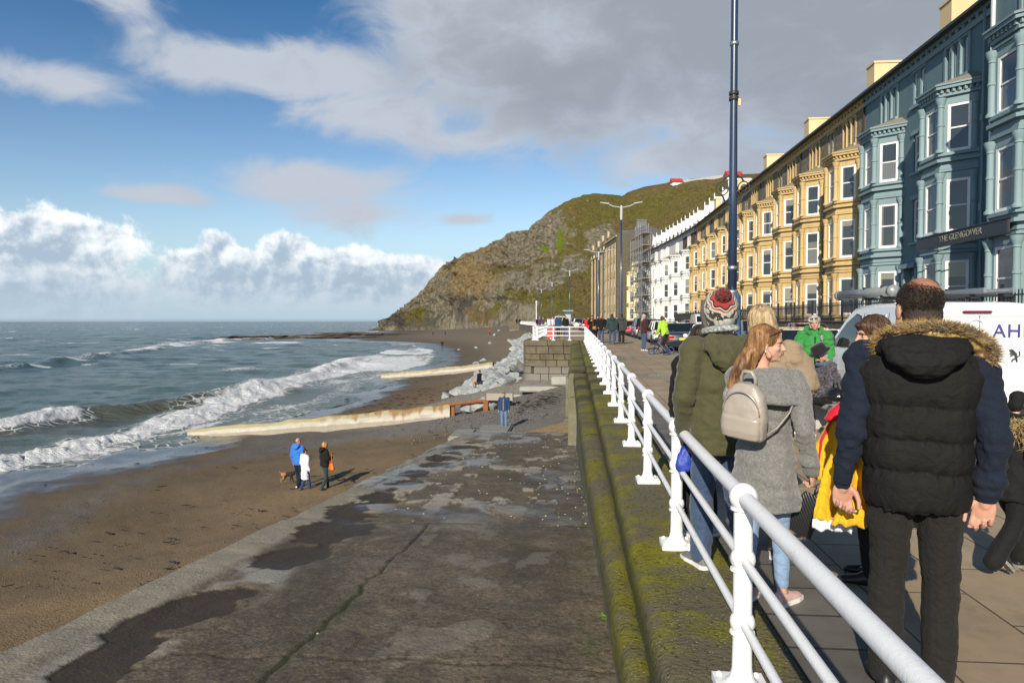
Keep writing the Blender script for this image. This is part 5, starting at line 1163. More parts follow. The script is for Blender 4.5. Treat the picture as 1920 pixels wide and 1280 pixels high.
# panel vans
def van(label, x, y, rz, letters=True, L=4.5, H=2.03, Wd=1.92, z=None, paint=None):
    paint = paint or m_car('van_white', (.74, .75, .76)); v = thing('panel_van', label, 'van', (x, y, dk(y) - .125 if z is None else z), rz); hw, hl = Wd / 2, L / 2
    # side profile (y,z) rear -> front over the roof; built as stations with body width
    st = [(-hl, .42, H - .10, .93), (-hl + .05, .36, H - .03, .98), (-hl + .5, .32, H, 1), (-.7, .30, H + .01, 1), (-.1, .30, H - .01, 1), (.15, .30, H - .06, 1), (.42, .30, H - .20, .99), (.80, .30, H - .50, .99), (1.12, .30, 1.30, .98), (1.45, .32, 1.18, .96), (hl - .1, .36, .98, .92), (hl, .42, .74, .84)]
    def ring(yy, z0, z1, f):
        w = hw * f; zm = min(1.26, z1 - .08); wt = w * (.86 if z1 > 1.5 else .86); sl = w * (1 - .14 * max(0, (z1 - 1.28)) / .8)
        pts = []
        for s in (-1, 1):
            q = [(s * (w - .05), yy, z0), (s * w, yy, z0 + .1), (s * w, yy, (z0 + zm) / 2), (s * w * .995, yy, zm), (s * (w * .995 * .4 + sl * .6), yy, zm + (z1 - .08 - zm) * .6), (s * sl, yy, z1 - .07), (s * (sl - .05), yy, z1 - .015), (s * sl * .5, yy, z1 + .015)]
            pts += q if s < 0 else q[::-1]
        return pts
    b = MB(); b.loft([ring(*q) for q in st]); me = fixn(b.mesh('body', paint, True)); me.set_sharp_from_angle(angle=R(30)); link('body', me, v)
    def side(yy, zz, off=.004):       # point on the left side surface
        s0, s1 = -hw * 1.0, 0
        w = hw; z1 = np.interp(yy, [q[0] for q in st], [q[2] for q in st]); sl = w * (1 - .14 * max(0, (z1 - 1.28)) / .8)
        if zz <= 1.26: xx = w
        else: t_ = min(1, (zz - 1.26) / max(.05, z1 - .08 - 1.26)); xx = w * .995 + (sl - w * .995) * (t_ if t_ > .6 else t_)
        return (-(xx + off), yy, zz)
    # door window following the screen line
    for off, sc_, mt, nm in ((.004, 1.06, M_trimb, 'window_seal'), (.010, 1.0, M_cglass, 'side_window')):
        pts = [(-.32, 1.30), (-.33, 1.62), (-.27, 1.82), (-.05, 1.86), (.32, 1.70), (.64, 1.46), (.80, 1.30)]; cx, cz = .2, 1.56
        poly = [side(cx + (p - cx) * sc_, cz + (q - cz) * sc_, off) for p, q in pts]; MB().add(poly, [tuple(range(len(poly)))]).build(nm, mt, v)
    pts = [(-1.25, 1.20), (-1.25, 1.84), (-.47, 1.86), (-.45, 1.20)]      # pressed panel beside the door
    b = MB(); b.tube([side(p, q, .002) for p, q in pts + pts[:1]], .012, 5); b.build('pressed_panel', paint, v)
    b = MB()
    for yy in (-.40, .90, -1.35): b.tube([side(yy, zz, .001) for zz in np.linspace(.36, 1.88 if yy < .5 else 1.22, 12)], .006, 4)
    b.tube([side(yy, .62, .002) for yy in np.linspace(-2.2, 2.0, 12)], .012, 4)
    b.build('door_seam', M_trimb, v)
    bevel_build(MB().box(-hw - .035, -.30, 1.08, -hw - .0, -.06, 1.14), 'door_handle', M_trimb, v, .012)
    bevel_build(MB().box(-hw - .20, .55, 1.27, -hw - .02, .68, 1.48), 'mirror', M_trimb, v, .03)
    MB().add([(-hw * .80, .45, H - .20), (hw * .80, .45, H - .20), (hw * .9, 1.10, 1.335), (-hw * .9, 1.10, 1.335)], [(0, 1, 2, 3)]).build('windscreen', M_cglass, v)
    for s in (-1, 1):
        for yy in (-hl + .95, hl - .90):
            w = MB(); w.M = Matrix.Translation((s * (hw - .10), yy, .33)) @ Matrix.Rotation(R(90), 4, 'Y'); w.lathe([(.20, -.12), (.30, -.12), (.33, -.08), (.33, .08), (.30, .12), (.20, .12)], 20); o = w.build('wheel', M_tyre, v, True)
            w = MB(); w.M = Matrix.Translation((s * (hw - .10), yy, .33)) @ Matrix.Rotation(R(90), 4, 'Y'); w.lathe([(.05, -.11), (.21, -.122), (.21, .122), (.05, .11)], 14); w.build('rim', M_rim, o, True)
        bevel_build(MB().box(s * hw * .86, -hl - .03, .80, s * hw * .985, -hl + .1, 1.42), 'tail_lamp', M_tail, v, .02)
        bevel_build(MB().box(s * hw * .55, hl - .25, .72, s * hw * .86, hl - .02, .90), 'headlight', M_headl, v, .03)
    bevel_build(MB().box(-.24, -hl - .045, H - .17, .16, -hl + .02, H - .135), 'brake_lamp', mat('brake_lamp', base=(.20, .006, .03), rough=.3), v, .012)
    bevel_build(MB().box(-.9, -hl - .06, .30, .9, -hl + .1, .52), 'bumper', M_trimb, v, .03)
    b = MB(); b.box(-.003, -hl - .006, .55, .003, -hl - .0, H - .2); b.box(-.85, -hl - .004, H - .22, .85, -hl, H - .214); b.build('rear_door_seam', M_trimb, v)
    for yy in (-1.7, -.8, -.1):
        bars = MB(); bars.tube([(-hw * .82, yy, H + .0), (-hw * .80, yy, H + .10), (hw * .80, yy, H + .10), (hw * .82, yy, H + .0)], .022, 6)
        bars.build('roof_bar', M_trimb, v)
    if letters:
        mL = mat('van_letters', base=(.055, .05, .23), rough=.5)
        o = link('lettering', text_mesh('AHL', .27, .002, mL, space=1.1), v, (.44, -hl - .02, 1.60)); o.rotation_euler = (R(90), 0, 0)
        o = link('lettering', text_mesh('A', .27, .002, mL), v, side(-.72, 1.62, .03)); o.rotation_euler = (R(90), R(-6), R(-90))
        # small rampant-lion emblem as a cluster of limbs, with its name bar below
        e = MB(); e.M = Matrix.Translation((.47, -hl - .018, 1.26)) @ Matrix.Rotation(R(90), 4, 'X')
        for pts, r in (([(-.03, .07, 0), (.02, .02, 0), (.03, -.04, 0)], .018), ([(-.03, .075, 0), (-.06, .06, 0)], .02), ([(0, .04, 0), (-.06, .02, 0)], .010), ([(.01, .02, 0), (-.05, -.01, 0)], .010), ([(.03, -.04, 0), (-.02, -.06, 0), (-.03, -.09, 0)], .011), ([(.03, -.04, 0), (.04, -.09, 0)], .011), ([(.03, -.03, 0), (.075, .0, 0), (.07, .06, 0)], .008)): e.tube(pts, r, 6)
        e.build('emblem', mat('emblem', base=(.06, .06, .07), rough=.4), v)
        ring_ = MB(); ring_.M = Matrix.Translation((-.05, -hl - .012, 1.68)) @ Matrix.Rotation(R(90), 4, 'X'); ring_.tube([(.10 * math.cos(a), .085 * math.sin(a), 0) for a in np.linspace(.4, 5.6, 24)], .009, 5); ring_.build('round_mark', mat('pale_aqua', base=(.45, .68, .66), rough=.5), v)
    return v
bigvan = van('white panel van with blue lettering on its rear doors and bars on the roof', 5.78, 12.95, 0)
rp = thing('pipe_carrier', 'long grey pipe carrier lying on the roof bars of the white van', 'pipe', (5.78, 12.95, dk(12.9) - .125 + 2.03))
b = MB(); b.tube([(-.70, -1.1, .20), (-.70, 1.15, .20)], .085, 14); b.tube([(-.70, 1.1, .20), (-.70, 1.2, .20)], .095, 14); b.tube([(-.70, -1.15, .20), (-.70, -1.05, .20)], .095, 14)
b.build('tube', mat('pipe_grey', base=(.30, .32, .33), rough=.35, metal=.3), rp, True)
for yy in (-1.7, -.8, -.1): MB().box(-.76, yy - .03, .10, -.64, yy + .03, .30).build('clamp', M_trimb, rp)
b = MB()
ld = thing('ladder', 'grey aluminium ladder lying on the roof bars of the white van', 'ladder', (5.78, 12.95, dk(12.9) - .125 + 2.03))
for xx in (.15, .55): MB().box(xx - .02, -2.1, .13, xx + .02, .8, .20).build('stile', M_steel, ld)
b = MB()
for yy in np.arange(-2.0, .8, .3): b.tube([(.15, yy, .165), (.55, yy, .165)], .015, 6)
b.build('rungs', M_steel, ld)
van('small white van parked across the road in front of the white terrace', 11.2, 62.0, math.pi, False)
x, y = at_d(1050, 120); van('distant white van among the cars far along the promenade', x, y, math.pi + tan_rz(y), False, z=dk(y))
# kiosk, life-ring stand, bollard-like gate on the far promenade
x, y = at_d(1064, 132); k_ = thing('kiosk', 'dark green flat-roofed kiosk far along the promenade', 'kiosk', (x, y, dk(y)), tan_rz(y)); MB().box(-.8, -1, 0, .8, 1, 3.0).build('wall', mat('kiosk_green', base=(.045, .075, .07), rough=.6), k_); MB().box(-.95, -1.15, 3.0, .95, 1.15, 3.15).build('roof', M_grey, k_); MB().box(-.5, -1.03, .8, .5, -1.001, 2.4).build('hatch', M_grey, k_)
x, y = at_d(1032.5, 52.5); k_ = thing('lifebuoy_housing', 'red rounded lifebuoy housing behind the bastion railing', 'lifebuoy', (x, y, dk(y))); MB().prism([(-.27 * 1.0, .1), (.27, .1), (.27, .75)] + [(.27 * math.cos(a), .75 + .27 * math.sin(a)) for a in np.linspace(.2, 2.94, 9)] + [(-.27, .75)], -.10, .10, 'y').build('housing', mat('lifebuoy_red', base=(.75, .05, .03), rough=.5), k_)
MB().box(-.05, -.05, -.02, .05, .05, .12).build('post', M_white, k_)
# ================================================================ PEOPLE
def fuse(name, mb, mats, parent=None, vox=.012, sm=3, disp=None, cut=None, regions=None, minz=None, **kw):
    """union of overlapping closed pieces as one continuous skin"""
    me = mb.mesh('tmp', mats if isinstance(mats, (list, tuple)) else [mats]); fixn(me)
    o = bpy.data.objects.new('tmp', me); COL.objects.link(o)
    r = o.modifiers.new('r', 'REMESH'); r.mode = 'VOXEL'; r.voxel_size = vox; r.use_smooth_shade = True
    if sm: q = o.modifiers.new('s', 'SMOOTH'); q.iterations = sm; q.factor = .5
    dg = bpy.context.evaluated_depsgraph_get(); m2 = bpy.data.meshes.new_from_object(o.evaluated_get(dg))
    bpy.data.objects.remove(o); bpy.data.meshes.remove(me); m2.name = name
    n = len(m2.vertices); co = np.zeros(n * 3); m2.vertices.foreach_get('co', co); co = co.reshape(-1, 3)
    if disp is not None:
        no = np.zeros(n * 3); m2.vertex_normals.foreach_get('vector', no); no = no.reshape(-1, 3)
        a = disp(co, no); co = co + (no * a[:, None] if a.ndim == 1 else a)
    if minz is not None: co[:, 2] = np.maximum(co[:, 2], minz)
    m2.vertices.foreach_set('co', co.reshape(-1))
    m2.materials.clear()
    for q in (mats if isinstance(mats, (list, tuple)) else [mats]): m2.materials.append(q)
    if regions or cut:
        cs = np.zeros(len(m2.polygons) * 3); m2.polygons.foreach_get('center', cs); cs = cs.reshape(-1, 3); mi = np.zeros(len(m2.polygons), np.int32)
        for (c, rr, k) in (regions or []): mi[(((cs - np.array(c)) / np.array(rr)) ** 2).sum(1) < 1] = k
        m2.polygons.foreach_set('material_index', mi)
        if cut:
            import bmesh
            bm = bmesh.new(); bm.from_mesh(m2); bm.faces.ensure_lookup_table()
            kill = [f for f in bm.faces if any((((np.array(f.calc_center_median()) - np.array(c)) / np.array(rr)) ** 2).sum() < 1 for c, rr in cut)]
            bmesh.ops.delete(bm, geom=kill, context='FACES'); bm.to_mesh(m2); bm.free()
    m2.polygons.foreach_set('use_smooth', [True] * len(m2.polygons)); m2.update()
    return link(name, m2, parent, **kw)
def cloth(nm, c, rough=.85, wr=.5, ws=11.0, weave=260.0, fleck=0.0, c2=None, sheen=0.15, fine=.35):
    def fn(g):
        v = g.co('Object'); n = g.noise(v, ws, 5, .6, .8) - g.m('ABSOLUTE', g.noise(v, ws * .8, 4, .55, .5) - .5) * 2.2; w = g.noise(v, weave, 3, .7); b = g.noise(v, 3, 3)
        col = g.mix(b, tuple(q * .86 for q in c), tuple(q * 1.12 for q in c))
        if fleck: col = g.mix(g.ss(w + (g.noise(v, 60, 3) - .5) * .5, .40, .62, 0, fleck), col, c2 or tuple(min(1, q * 1.8) for q in c))
        return {'Base Color': col, 'Roughness': rough, 'Normal': g.bump(n * 1.0 + w * fine * .25, wr, .02), 'Sheen Weight': sheen, 'Sheen Roughness': .5, 'Specular IOR Level': .25}
    return mat(nm, fn)
def skin_m(nm, c): return mat(nm, lambda g: (lambda v: {'Base Color': g.mix(g.ss(g.noise(v, 22, 4), .35, .7), tuple(q * .9 for q in c), (c[0] * 1.08, c[1] * .92, c[2] * .88)), 'Roughness': .6, 'Subsurface Weight': .06, 'Subsurface Radius': (.012, .005, .003), 'Subsurface Scale': .6, 'Normal': g.bump(g.noise(v, 150, 3), .12, .002)})(g.co('Object')))
SKIN = skin_m('skin', (.53, .325, .24)); SKIN2 = skin_m('skin_rosy', (.47, .27, .195)); LIP = mat('lips', base=(.42, .13, .12), rough=.4); EYEW = mat('eye_white', base=(.42, .38, .36), rough=.3, var=.02); EYED = mat('eye_dark', base=(.03, .022, .018), rough=.1, var=.02)
def hair_m(nm, c1, c2, vs=(55, 55, 6), rough=.42):
    return mat(nm, lambda g: (lambda v: {'Base Color': g.mix(g.ss(g.noise(g.vm('MULTIPLY', v, vs), 1.0, 5, .65) + (g.noise(v, 9, 3) - .5) * .5, .3, .72), c1, c2), 'Roughness': rough, 'Specular IOR Level': .4, 'Normal': g.bump(g.noise(g.vm('MULTIPLY', v, tuple(q * 2.2 for q in vs)), 1.0, 4, .6), .8, .006)})(g.co('Object')))
V = Vector
def hand(mb, Wp, d, n, t, curl=.6, s=1.0, spread=.3):
    """palm, four unequal fingers bent at the knuckles and a thumb from the side of the palm"""
    Wp, d, n, t = V(Wp), V(d).normalized(), V(n), V(t)
    n = (n - d * n.dot(d)).normalized(); t = (t - d * t.dot(d) - n * t.dot(n)).normalized()
    rot = Matrix((t, n, d)).transposed()
    mb.ell(Wp + d * .05 * s, (.041 * s, .0165 * s, .056 * s), 12, 8, rot); mb.limb([Wp - d * .03 * s, Wp + d * .03 * s], [.028 * s, .026 * s], 10)
    for k, (off, L) in enumerate(((.031, .070), (.011, .079), (-.010, .073), (-.030, .058))):
        p = Wp + d * (.092 - .006 * abs(k - 1)) * s + t * off * s; a = curl * (.7 + .12 * k); dd = d; pts = [p - d * .025 * s, p]
        for seg, f in enumerate((.45, .32, .25)):
            ang = a * (1.0, 1.25, .8)[seg]; acc = sum(a * (1.0, 1.25, .8)[q] for q in range(seg + 1))
            dd = d * math.cos(acc) + n * math.sin(acc) + t * off * spread; pts.append(pts[-1] + dd.normalized() * L * f * 1.1 * s)
        mb.limb(pts, [.0098 * s, .0098 * s, .0092 * s, .0085 * s, .0075 * s], 8)
    b = Wp + d * .028 * s + t * .030 * s
    mb.limb([b, b + (d * .6 + t * .55 + n * .35) * .036 * s, b + (d * 1.35 + t * .72 + n * .75) * .036 * s, b + (d * 2.1 + t * .6 + n * 1.15) * .036 * s], [.0145 * s, .012 * s, .0105 * s, .008 * s], 8)
def head_parts(mb, M, s, male=False):
    old = mb.M; mb.M = M @ Matrix.Scale(s, 4)
    mb.ell((0, -.008, .032), (.075, .096, .086)); mb.ell((0, .020, -.028), (.061, .074, .084)); mb.ell((0, .040, -.078), (.046 if male else .041, .046, .034)); mb.ell((0, .076, -.094), (.019, .017, .015))
    mb.limb([(0, .088, .018), (0, .101, -.006), (0, .112, -.026)], [.007, .009, .0125], 8); mb.ell((0, .104, -.029), (.0165, .011, .008), 8, 6)
    mb.ell((0, .079, .026), (.046, .016, .011))
    for q in (-1, 1):
        mb.ell((q * .036, .064, -.022), (.021, .022, .022), 10, 7); mb.ell((q * .078, -.006, -.010), (.009, .021, .031), 10, 7); mb.limb([(q * .072, .004, -.036), (q * .06, .02, -.07)], [.012, .02], 6)
    mb.ell((0, .090, -.053), (.021, .012, .0068), 10, 6); mb.ell((0, .087, -.065), (.019, .012, .0075), 10, 6); mb.ell((0, .076, -.06), (.03, .02, .024), 10, 6)
    mb.limb([(0, -.03, -.19), (0, -.018, -.10), (0, -.005, -.04)], [.060 if male else .050, .052 if male else .044, .055], 12)
    mb.M = old
class Person:
    def __init__(s, label, loc, head=0.0, H=1.75, lean=0.0, twist=0.0, hyaw=0.0, hpitch=0.0, htilt=0.0, sit=None, arms=None, legs=None, group=None, lod=1, wide=1.0):
        """heading in degrees: 0 faces away along the promenade, + turns left"""
        s.o = thing('person', label, 'person', loc, R(head), group); s.s = H / 1.75; s.lod = lod; s.wide = wide
        k = s.s; hz = .93 if sit is None else sit
        s.pel = V((0, 0, hz * k if sit is None else sit))
        s.U = Matrix.Translation(s.pel) @ Matrix.Rotation(R(-lean), 4, 'X') @ Matrix.Rotation(R(twist), 4, 'Z') @ Matrix.Scale(k, 4) @ Matrix.Translation((0, 0, -.93))
        s.Hd = s.U @ Matrix.Translation((0, .012, 1.632)) @ Matrix.Rotation(R(hyaw), 4, 'Z') @ Matrix.Rotation(R(hpitch), 4, 'X') @ Matrix.Rotation(R(htilt), 4, 'Y')
        arms = arms or {}; s.arm = {}
        for q, sx in (('L', -1), ('R', 1)):
            a = arms.get(q, {}); sh = s.U @ V((sx * .185 * wide, -.005, 1.425))
            el = s.U @ V(a.get('el', (sx * (.255 * wide), -.035, 1.14))); wr = s.U @ V(a.get('wr', (sx * (.262 * wide), .045, .895)))
            s.arm[q] = (sh, el, wr, a)
        legs = legs or {}; s.leg = {}
        for q, sx in (('L', -1), ('R', 1)):
            l = legs.get(q, {})
            hp = V((sx * .088 * k, 0, s.pel.z - .02 * k)); kn = V(l.get('kn', (sx * .10, .02, .50))) * k; an = V(l.get('an', (sx * .10, -.02, .085))) * k
            s.leg[q] = (hp, kn, an, l)
        s.vox = {0: .007, 1: .014, 2: .026}[lod]
    def body(s, skin=None, male=False, curl=.6, hands=True, eyes=True, regions=None, slim=1.0):
        skin = skin or SKIN; k = s.s; b = MB(); w = s.wide
        b.M = s.U; b.ring_loft([(0, 0, .84, .13, .09), (0, 0, .93, .150, .10), (0, 0, 1.05, .128 * slim, .088), (0, 0, 1.2, .140 * w, .10), (0, 0, 1.33, .160 * w, .10), (0, -.005, 1.41, .155 * w, .08), (0, -.01, 1.455, .09, .06), (0, -.012, 1.49, .055, .055)], 18); b.M = None
        head_parts(b, s.Hd, k, male)
        for q, sx in (('L', -1), ('R', 1)):
            sh, el, wr, a = s.arm[q]; b.limb([sh, el, wr], [.045 * k, .036 * k, .025 * k], 10)
            d = (wr - el).normalized()
            if hands and s.lod < 2:
                rz = Matrix.Identity(3)
                n = V(a.get('palm', (-sx, 0, 0))); t = V(a.get('thumb', (0, 1, 0)))
                hand(b, wr, a.get('hd', d), n, t, a.get('curl', curl), k * (1.08 if male else .96))
            else:
                b.limb([wr, wr + d * .10 * k, wr + d * .15 * k + V((0, .02, 0))], [.025 * k, .036 * k, .018 * k], 8)
                if hands: b.limb([wr + d * .04 * k, wr + d * .10 * k + V((0, .045, 0)) * k], [.014 * k, .010 * k], 6)
            hp, kn, an, l = s.leg[q]; b.limb([hp, kn, an], [.064 * k, .042 * k, .031 * k], 10)
            b.limb([an, an + V((0, .10, -.055)) * k], [.034 * k, .028 * k], 8)
        rg = None; ms = [skin]
        if s.lod < 2:
            ms = [skin, LIP]; c1 = s.Hd @ (V((0, .098, -.059)) * k); rg = [(c1, (.022 * k,) * 2 + (.013 * k,), 1)]
        o = fuse('body', b, ms, s.o, s.vox * (.75 if s.lod == 0 else 1), 2, regions=rg, minz=.004)
        if eyes and s.lod < 2:
            for sx in (-1, 1):
                e = MB(); e.M = s.Hd @ Matrix.Scale(k, 4); e.ell((sx * .031, .0745, .003), (.0125, .0095, .0050), 10, 7); eo = e.build('eye', EYEW, s.o, True)
                e = MB(); e.M = s.Hd @ Matrix.Scale(k, 4); e.ell((sx * .031, .0805, .003), (.0075, .0045, .0055), 8, 6); e.build('iris', EYED, eo, True)
                e = MB(); e.M = s.Hd @ Matrix.Scale(k, 4); e.tube([(sx * .017, .0925, .022), (sx * .032, .092, .027), (sx * .047, .080, .022)], [.003, .004, .0025], 6); e.build('eyebrow', s.browm if hasattr(s, 'browm') else EYED, s.o, True)
        return o
    def jacket(s, m, hem=.80, hw=.185, waist=.165, chest=.185, dep=.125, sl=(.068, .058, .045), send=1.0, name='jacket', collar=True, disp=None, sleeves=True, sh=1.0, amp=.007, hemd=None, shz=1.47, vox=None, belly=0.0):
        b = MB(); b.M = s.U; w = s.wide
        hd = hemd or dep * 1.0
        b.ring_loft([(0, 0, hem, hw * w, hd), (0, 0, hem + (1.05 - hem) * .5, (hw * .5 + waist * .5) * w, max(dep * .99, (hd + dep) * .5 + .006)), (0, belly * .5, 1.06, waist * w, dep * .96), (0, 0, 1.2, (waist * .4 + chest * .6) * w, dep), (0, 0, 1.32, chest * w, dep * .98), (0, -.005, 1.40, chest * .98 * w, dep * .84), (0, -.008, 1.435, chest * .74 * w * sh, dep * .72), (0, -.01, shz, .085, .08)] + ([(0, -.01, shz + .045, .073, .074)] if collar else []), 22, 2.3)
        b.M = None; k = s.s
        for q in ('L', 'R'):
            shp, el, wr, a = s.arm[q]; 
            if sleeves:
                e2 = el + (wr - el) * send; b.limb([shp, shp + (el - shp) * .5, el, el + (e2 - el) * .5, e2], [sl[0] * k * 1.08, sl[0] * k, sl[1] * k, (sl[1] + sl[2]) * .5 * k, sl[2] * k], 14)
        Ui = np.array(s.U.inverted())
        def dd(co, no):
            h = np.c_[co, np.ones(len(co))] @ Ui.T
            a = amp * (.7 * fbm(h[:, 0] * 7, h[:, 1] * 7, h[:, 2] * 9, 2, 77) + 1.7 * np.abs(fbm(h[:, 0] * 5 + h[:, 2] * 4, h[:, 1] * 5, h[:, 2] * 10, 3, 78)) - .4 + .35 * fbm(h[:, 0] * 26, h[:, 1] * 26, h[:, 2] * 34, 2, 76))
            if disp is not None: a = a + disp(h, no)
            return a
        return fuse(name, b, m, s.o, vox or s.vox, 2, dd)
    def trousers(s, m, r=(.093, .066, .055), end=1.0, name='trousers', seat=1.0, amp=.006, waist=1.0):
        b = MB(); k = s.s; p = s.pel
        b.M = Matrix.Translation(p) @ Matrix.Scale(k, 4) @ Matrix.Translation((0, 0, -.93)); b.ring_loft([(0, -.005, .82, .15 * seat, .11 * seat), (0, -.01, .90, .172 * seat, .125 * seat), (0, -.005, .98, .165 * seat, .115 * seat), (0, 0, 1.06, .145 * seat, .105 * seat)], 18); b.M = None
        for q in ('L', 'R'):
            hp, kn, an, l = s.leg[q]; e = kn + (an - kn) * end; b.limb([hp, hp + (kn - hp) * .5, kn, kn + (e - kn) * .55, e], [r[0] * k, r[0] * .92 * k, r[1] * k, (r[1] * .5 + r[2] * .52) * k, r[2] * k], 14)
        def dd(co, no): return amp * (.8 * fbm(co[:, 0] * 9, co[:, 1] * 9, co[:, 2] * 9, 2, 79) + .55 * fbm(co[:, 0] * 9 + co[:, 2] * 7, co[:, 1] * 9, co[:, 2] * 22, 2, 80))
        return fuse(name, b, m, s.o, s.vox, 2, dd, minz=.01)
    def shoes(s, m, sole=None, L=.27, yaw=0.0, high=0.0):
        k = s.s
        for q, sx in (('L', -1), ('R', 1)):
            an = s.leg[q][2]; l = s.leg[q][3]; up = an.z - .085 * k; b = MB(); pit = R(l.get('pitch', 0))
            M = Matrix.Translation((an.x, an.y, up)) @ Matrix.Rotation(R(-sx * (6 + yaw)), 4, 'Z') @ (Matrix.Translation((0, .17 * k, 0)) @ Matrix.Rotation(pit, 4, 'X') @ Matrix.Translation((0, -.17 * k, 0))) @ Matrix.Scale(k, 4)
            b.M = M
            rows = []
            for y, w, h in ((-.075, .022, .05), (-.06, .034, .085 + high), (-.01, .037, .105 + high), (.04, .039, .095 + high * .5), (.09, .043, .068), (.14, .045, .055), (.18, .038, .046), (.205, .018, .036)):
                rows.append([(w * math.cos(a) * (1 if math.sin(a) < .3 else .85), y, max(.001, h * .5 + h * .5 * math.sin(a)) if math.sin(a) > -.7 else .002) for a in np.linspace(0, 2 * math.pi, 13)[:-1]])
            b.loft(rows); o = link('shoe', fixn(b.mesh('shoe', m, True)), s.o)
            if sole:
                b = MB(); b.M = M; pl = [(-.045, -.06), (-.025, -.085), (.025, -.085), (.045, -.06), (.042, .03), (.052, .12), (.04, .19), (0, .218), (-.04, .19), (-.052, .12), (-.042, .03)]; b.prism(pl, -.004, .024); b.build('sole', sole, o)
    def hair(s, m, kind='short', n=0, seed=1, len_=.0, cut=None, vox=None, back=.0):
        k = s.s; b = MB(); b.M = s.Hd @ Matrix.Scale(k, 4)
        if kind == 'short': b.ell((0, -.018, .042), (.081, .098, .085)); b.ell((0, -.045, -.02), (.070, .065, .065))
        elif kind == 'bob': b.ell((0, -.014, .040), (.086, .104, .090)); b.ell((0, -.035, -.04), (.088, .080, .085)); b.limb([(.068, .02, .03), (.074, .0, -.07)], [.025, .03]); b.limb([(-.068, .02, .03), (-.074, .0, -.07)], [.025, .03]); b.ell((0, .06, .075), (.062, .045, .026))
        elif kind == 'long':
            b.ell((0, -.014, .042), (.086, .102, .090)); b.ring_loft([(0, -.10, -.27 - len_, .07, .03), (0, -.095, -.20, .10, .05), (0, -.075, -.10, .098, .062), (0, -.05, -.02, .09, .075)], 16); b.limb([(.07, .02, .05), (.078, -.01, -.06), (.085, -.04, -.16)], [.024, .03, .03]); b.limb([(-.07, .02, .05), (-.078, -.01, -.06), (-.085, -.04, -.16)], [.024, .03, .03])
        elif kind == 'swept':
            b.ell((0, -.022, .044), (.088, .102, .092)); b.ring_loft([(-.01, -.20, -.25 - len_, .07, .035), (0, -.165, -.21, .10, .055), (0, -.11, -.10, .102, .072), (0, -.065, -.02, .092, .08)], 16)
        elif kind == 'curly': b.ell((0, -.02, .05), (.094, .104, .090)); b.ell((0, -.05, -.02), (.088, .075, .075)); b.ell((.05, -.0, .06), (.05, .06, .055)); b.ell((-.05, 0, .06), (.05, .06, .055))
        def dd(co, no): return (.004 if kind != 'curly' else .013) * fbm(co[:, 0] * 40, co[:, 1] * 40, co[:, 2] * (12 if kind != 'curly' else 40), 3, 5)
        fz = [((s.Hd @ (V((0, .105, -.05)) * k)), (.062 * k, .062 * k, .085 * k))] if kind != 'short' else [((s.Hd @ (V((0, .10, -.03)) * k)), (.075 * k, .055 * k, .075 * k))]
        o = fuse('hair', b, m, s.o, vox or max(.008, s.vox * .7), 2, dd, cut=(cut or []))
        if n:
            rr = random.Random(seed); sb = MB()
            for _ in range(n):
                a = rr.uniform(R(74), R(286)) if kind == 'swept' else rr.uniform(R(42), R(318)) if kind != 'short' else rr.uniform(0, 6.28); tt = rr.uniform(.1, 1.35); p = []
                # a strand starts on the scalp and falls
                x, y, z = .086 * math.sin(tt) * math.sin(a), -.014 + .104 * math.sin(tt) * math.cos(a), .042 + .092 * math.cos(tt)
                L = rr.uniform(.7, 1.0) * (.25 + len_ + .06 if kind in ('long', 'swept') else .12); ph = rr.uniform(0, 6.28); wv = rr.uniform(.002, .010); np_ = 11
                for q in range(np_):
                    u = q / (np_ - 1); t2 = min(tt + u * L / .10, 1.62); drop = max(0, tt + u * L / .10 - 1.62) * .10
                    px_ = .089 * math.sin(t2) * math.sin(a) * (1 - .12 * drop / .2); py_ = -.014 + .107 * math.sin(t2) * math.cos(a) - (.42 if kind == 'swept' else .22) * drop * (1 if math.cos(a) > -.3 else .75 if kind == 'swept' else .45); pz_ = .042 + .095 * math.cos(t2) - drop
                    w_ = wv * (.3 + 6 * drop) * math.sin(ph + 16 * drop * 4)
                    p.append(V((px_ + w_, py_ + .7 * w_, pz_)))
                sb.M = s.Hd @ Matrix.Scale(k, 4); r0 = rr.uniform(.0022, .0042); sb.tube(p, [r0 * (1 - .6 * q / np_) for q in range(np_)], 4)
            sb.build('hair_strands', m, o, True)
        return o
    def hood(s, m, w=.20, drop=.20, th=.05, name='hood', amp=.008, y0=-.10, z0=1.50):
        """a hood lying down on the back, a shallow pouch with a rolled edge round the neck"""
        b = MB(); b.M = s.U
        b.loft([[(w * f * math.cos(a), y0 + dy + th * g_ * math.sin(a), z0 + z + .25 * th * math.cos(a) ** 2) for a in np.linspace(0, 2 * math.pi, 19)[:-1]] for f, dy, z, g_ in ((.25, -.03, -drop, .5), (.55, -.055, -drop * .8, .9), (.85, -.055, -drop * .45, 1.1), (1.0, -.03, -drop * .1, 1.15), (.92, .01, .05, 1.0), (.7, .03, .075, .6))])
        for sx in (-1, 1): b.limb([(sx * w * .80, y0 + .01, z0 + .01), (sx * w * .72, y0 + .10, z0 - .005), (sx * w * .40, y0 + .19, z0 - .03)], [th * .75, th * .7, th * .55], 10)
        return fuse(name, b, m, s.o, s.vox, 3, lambda co, no: amp * (fbm(co[:, 0] * 10, co[:, 1] * 10, co[:, 2] * 14, 3, 91) + .5 * fbm(co[:, 0] * 26, co[:, 1] * 26, co[:, 2] * 26, 2, 92)))
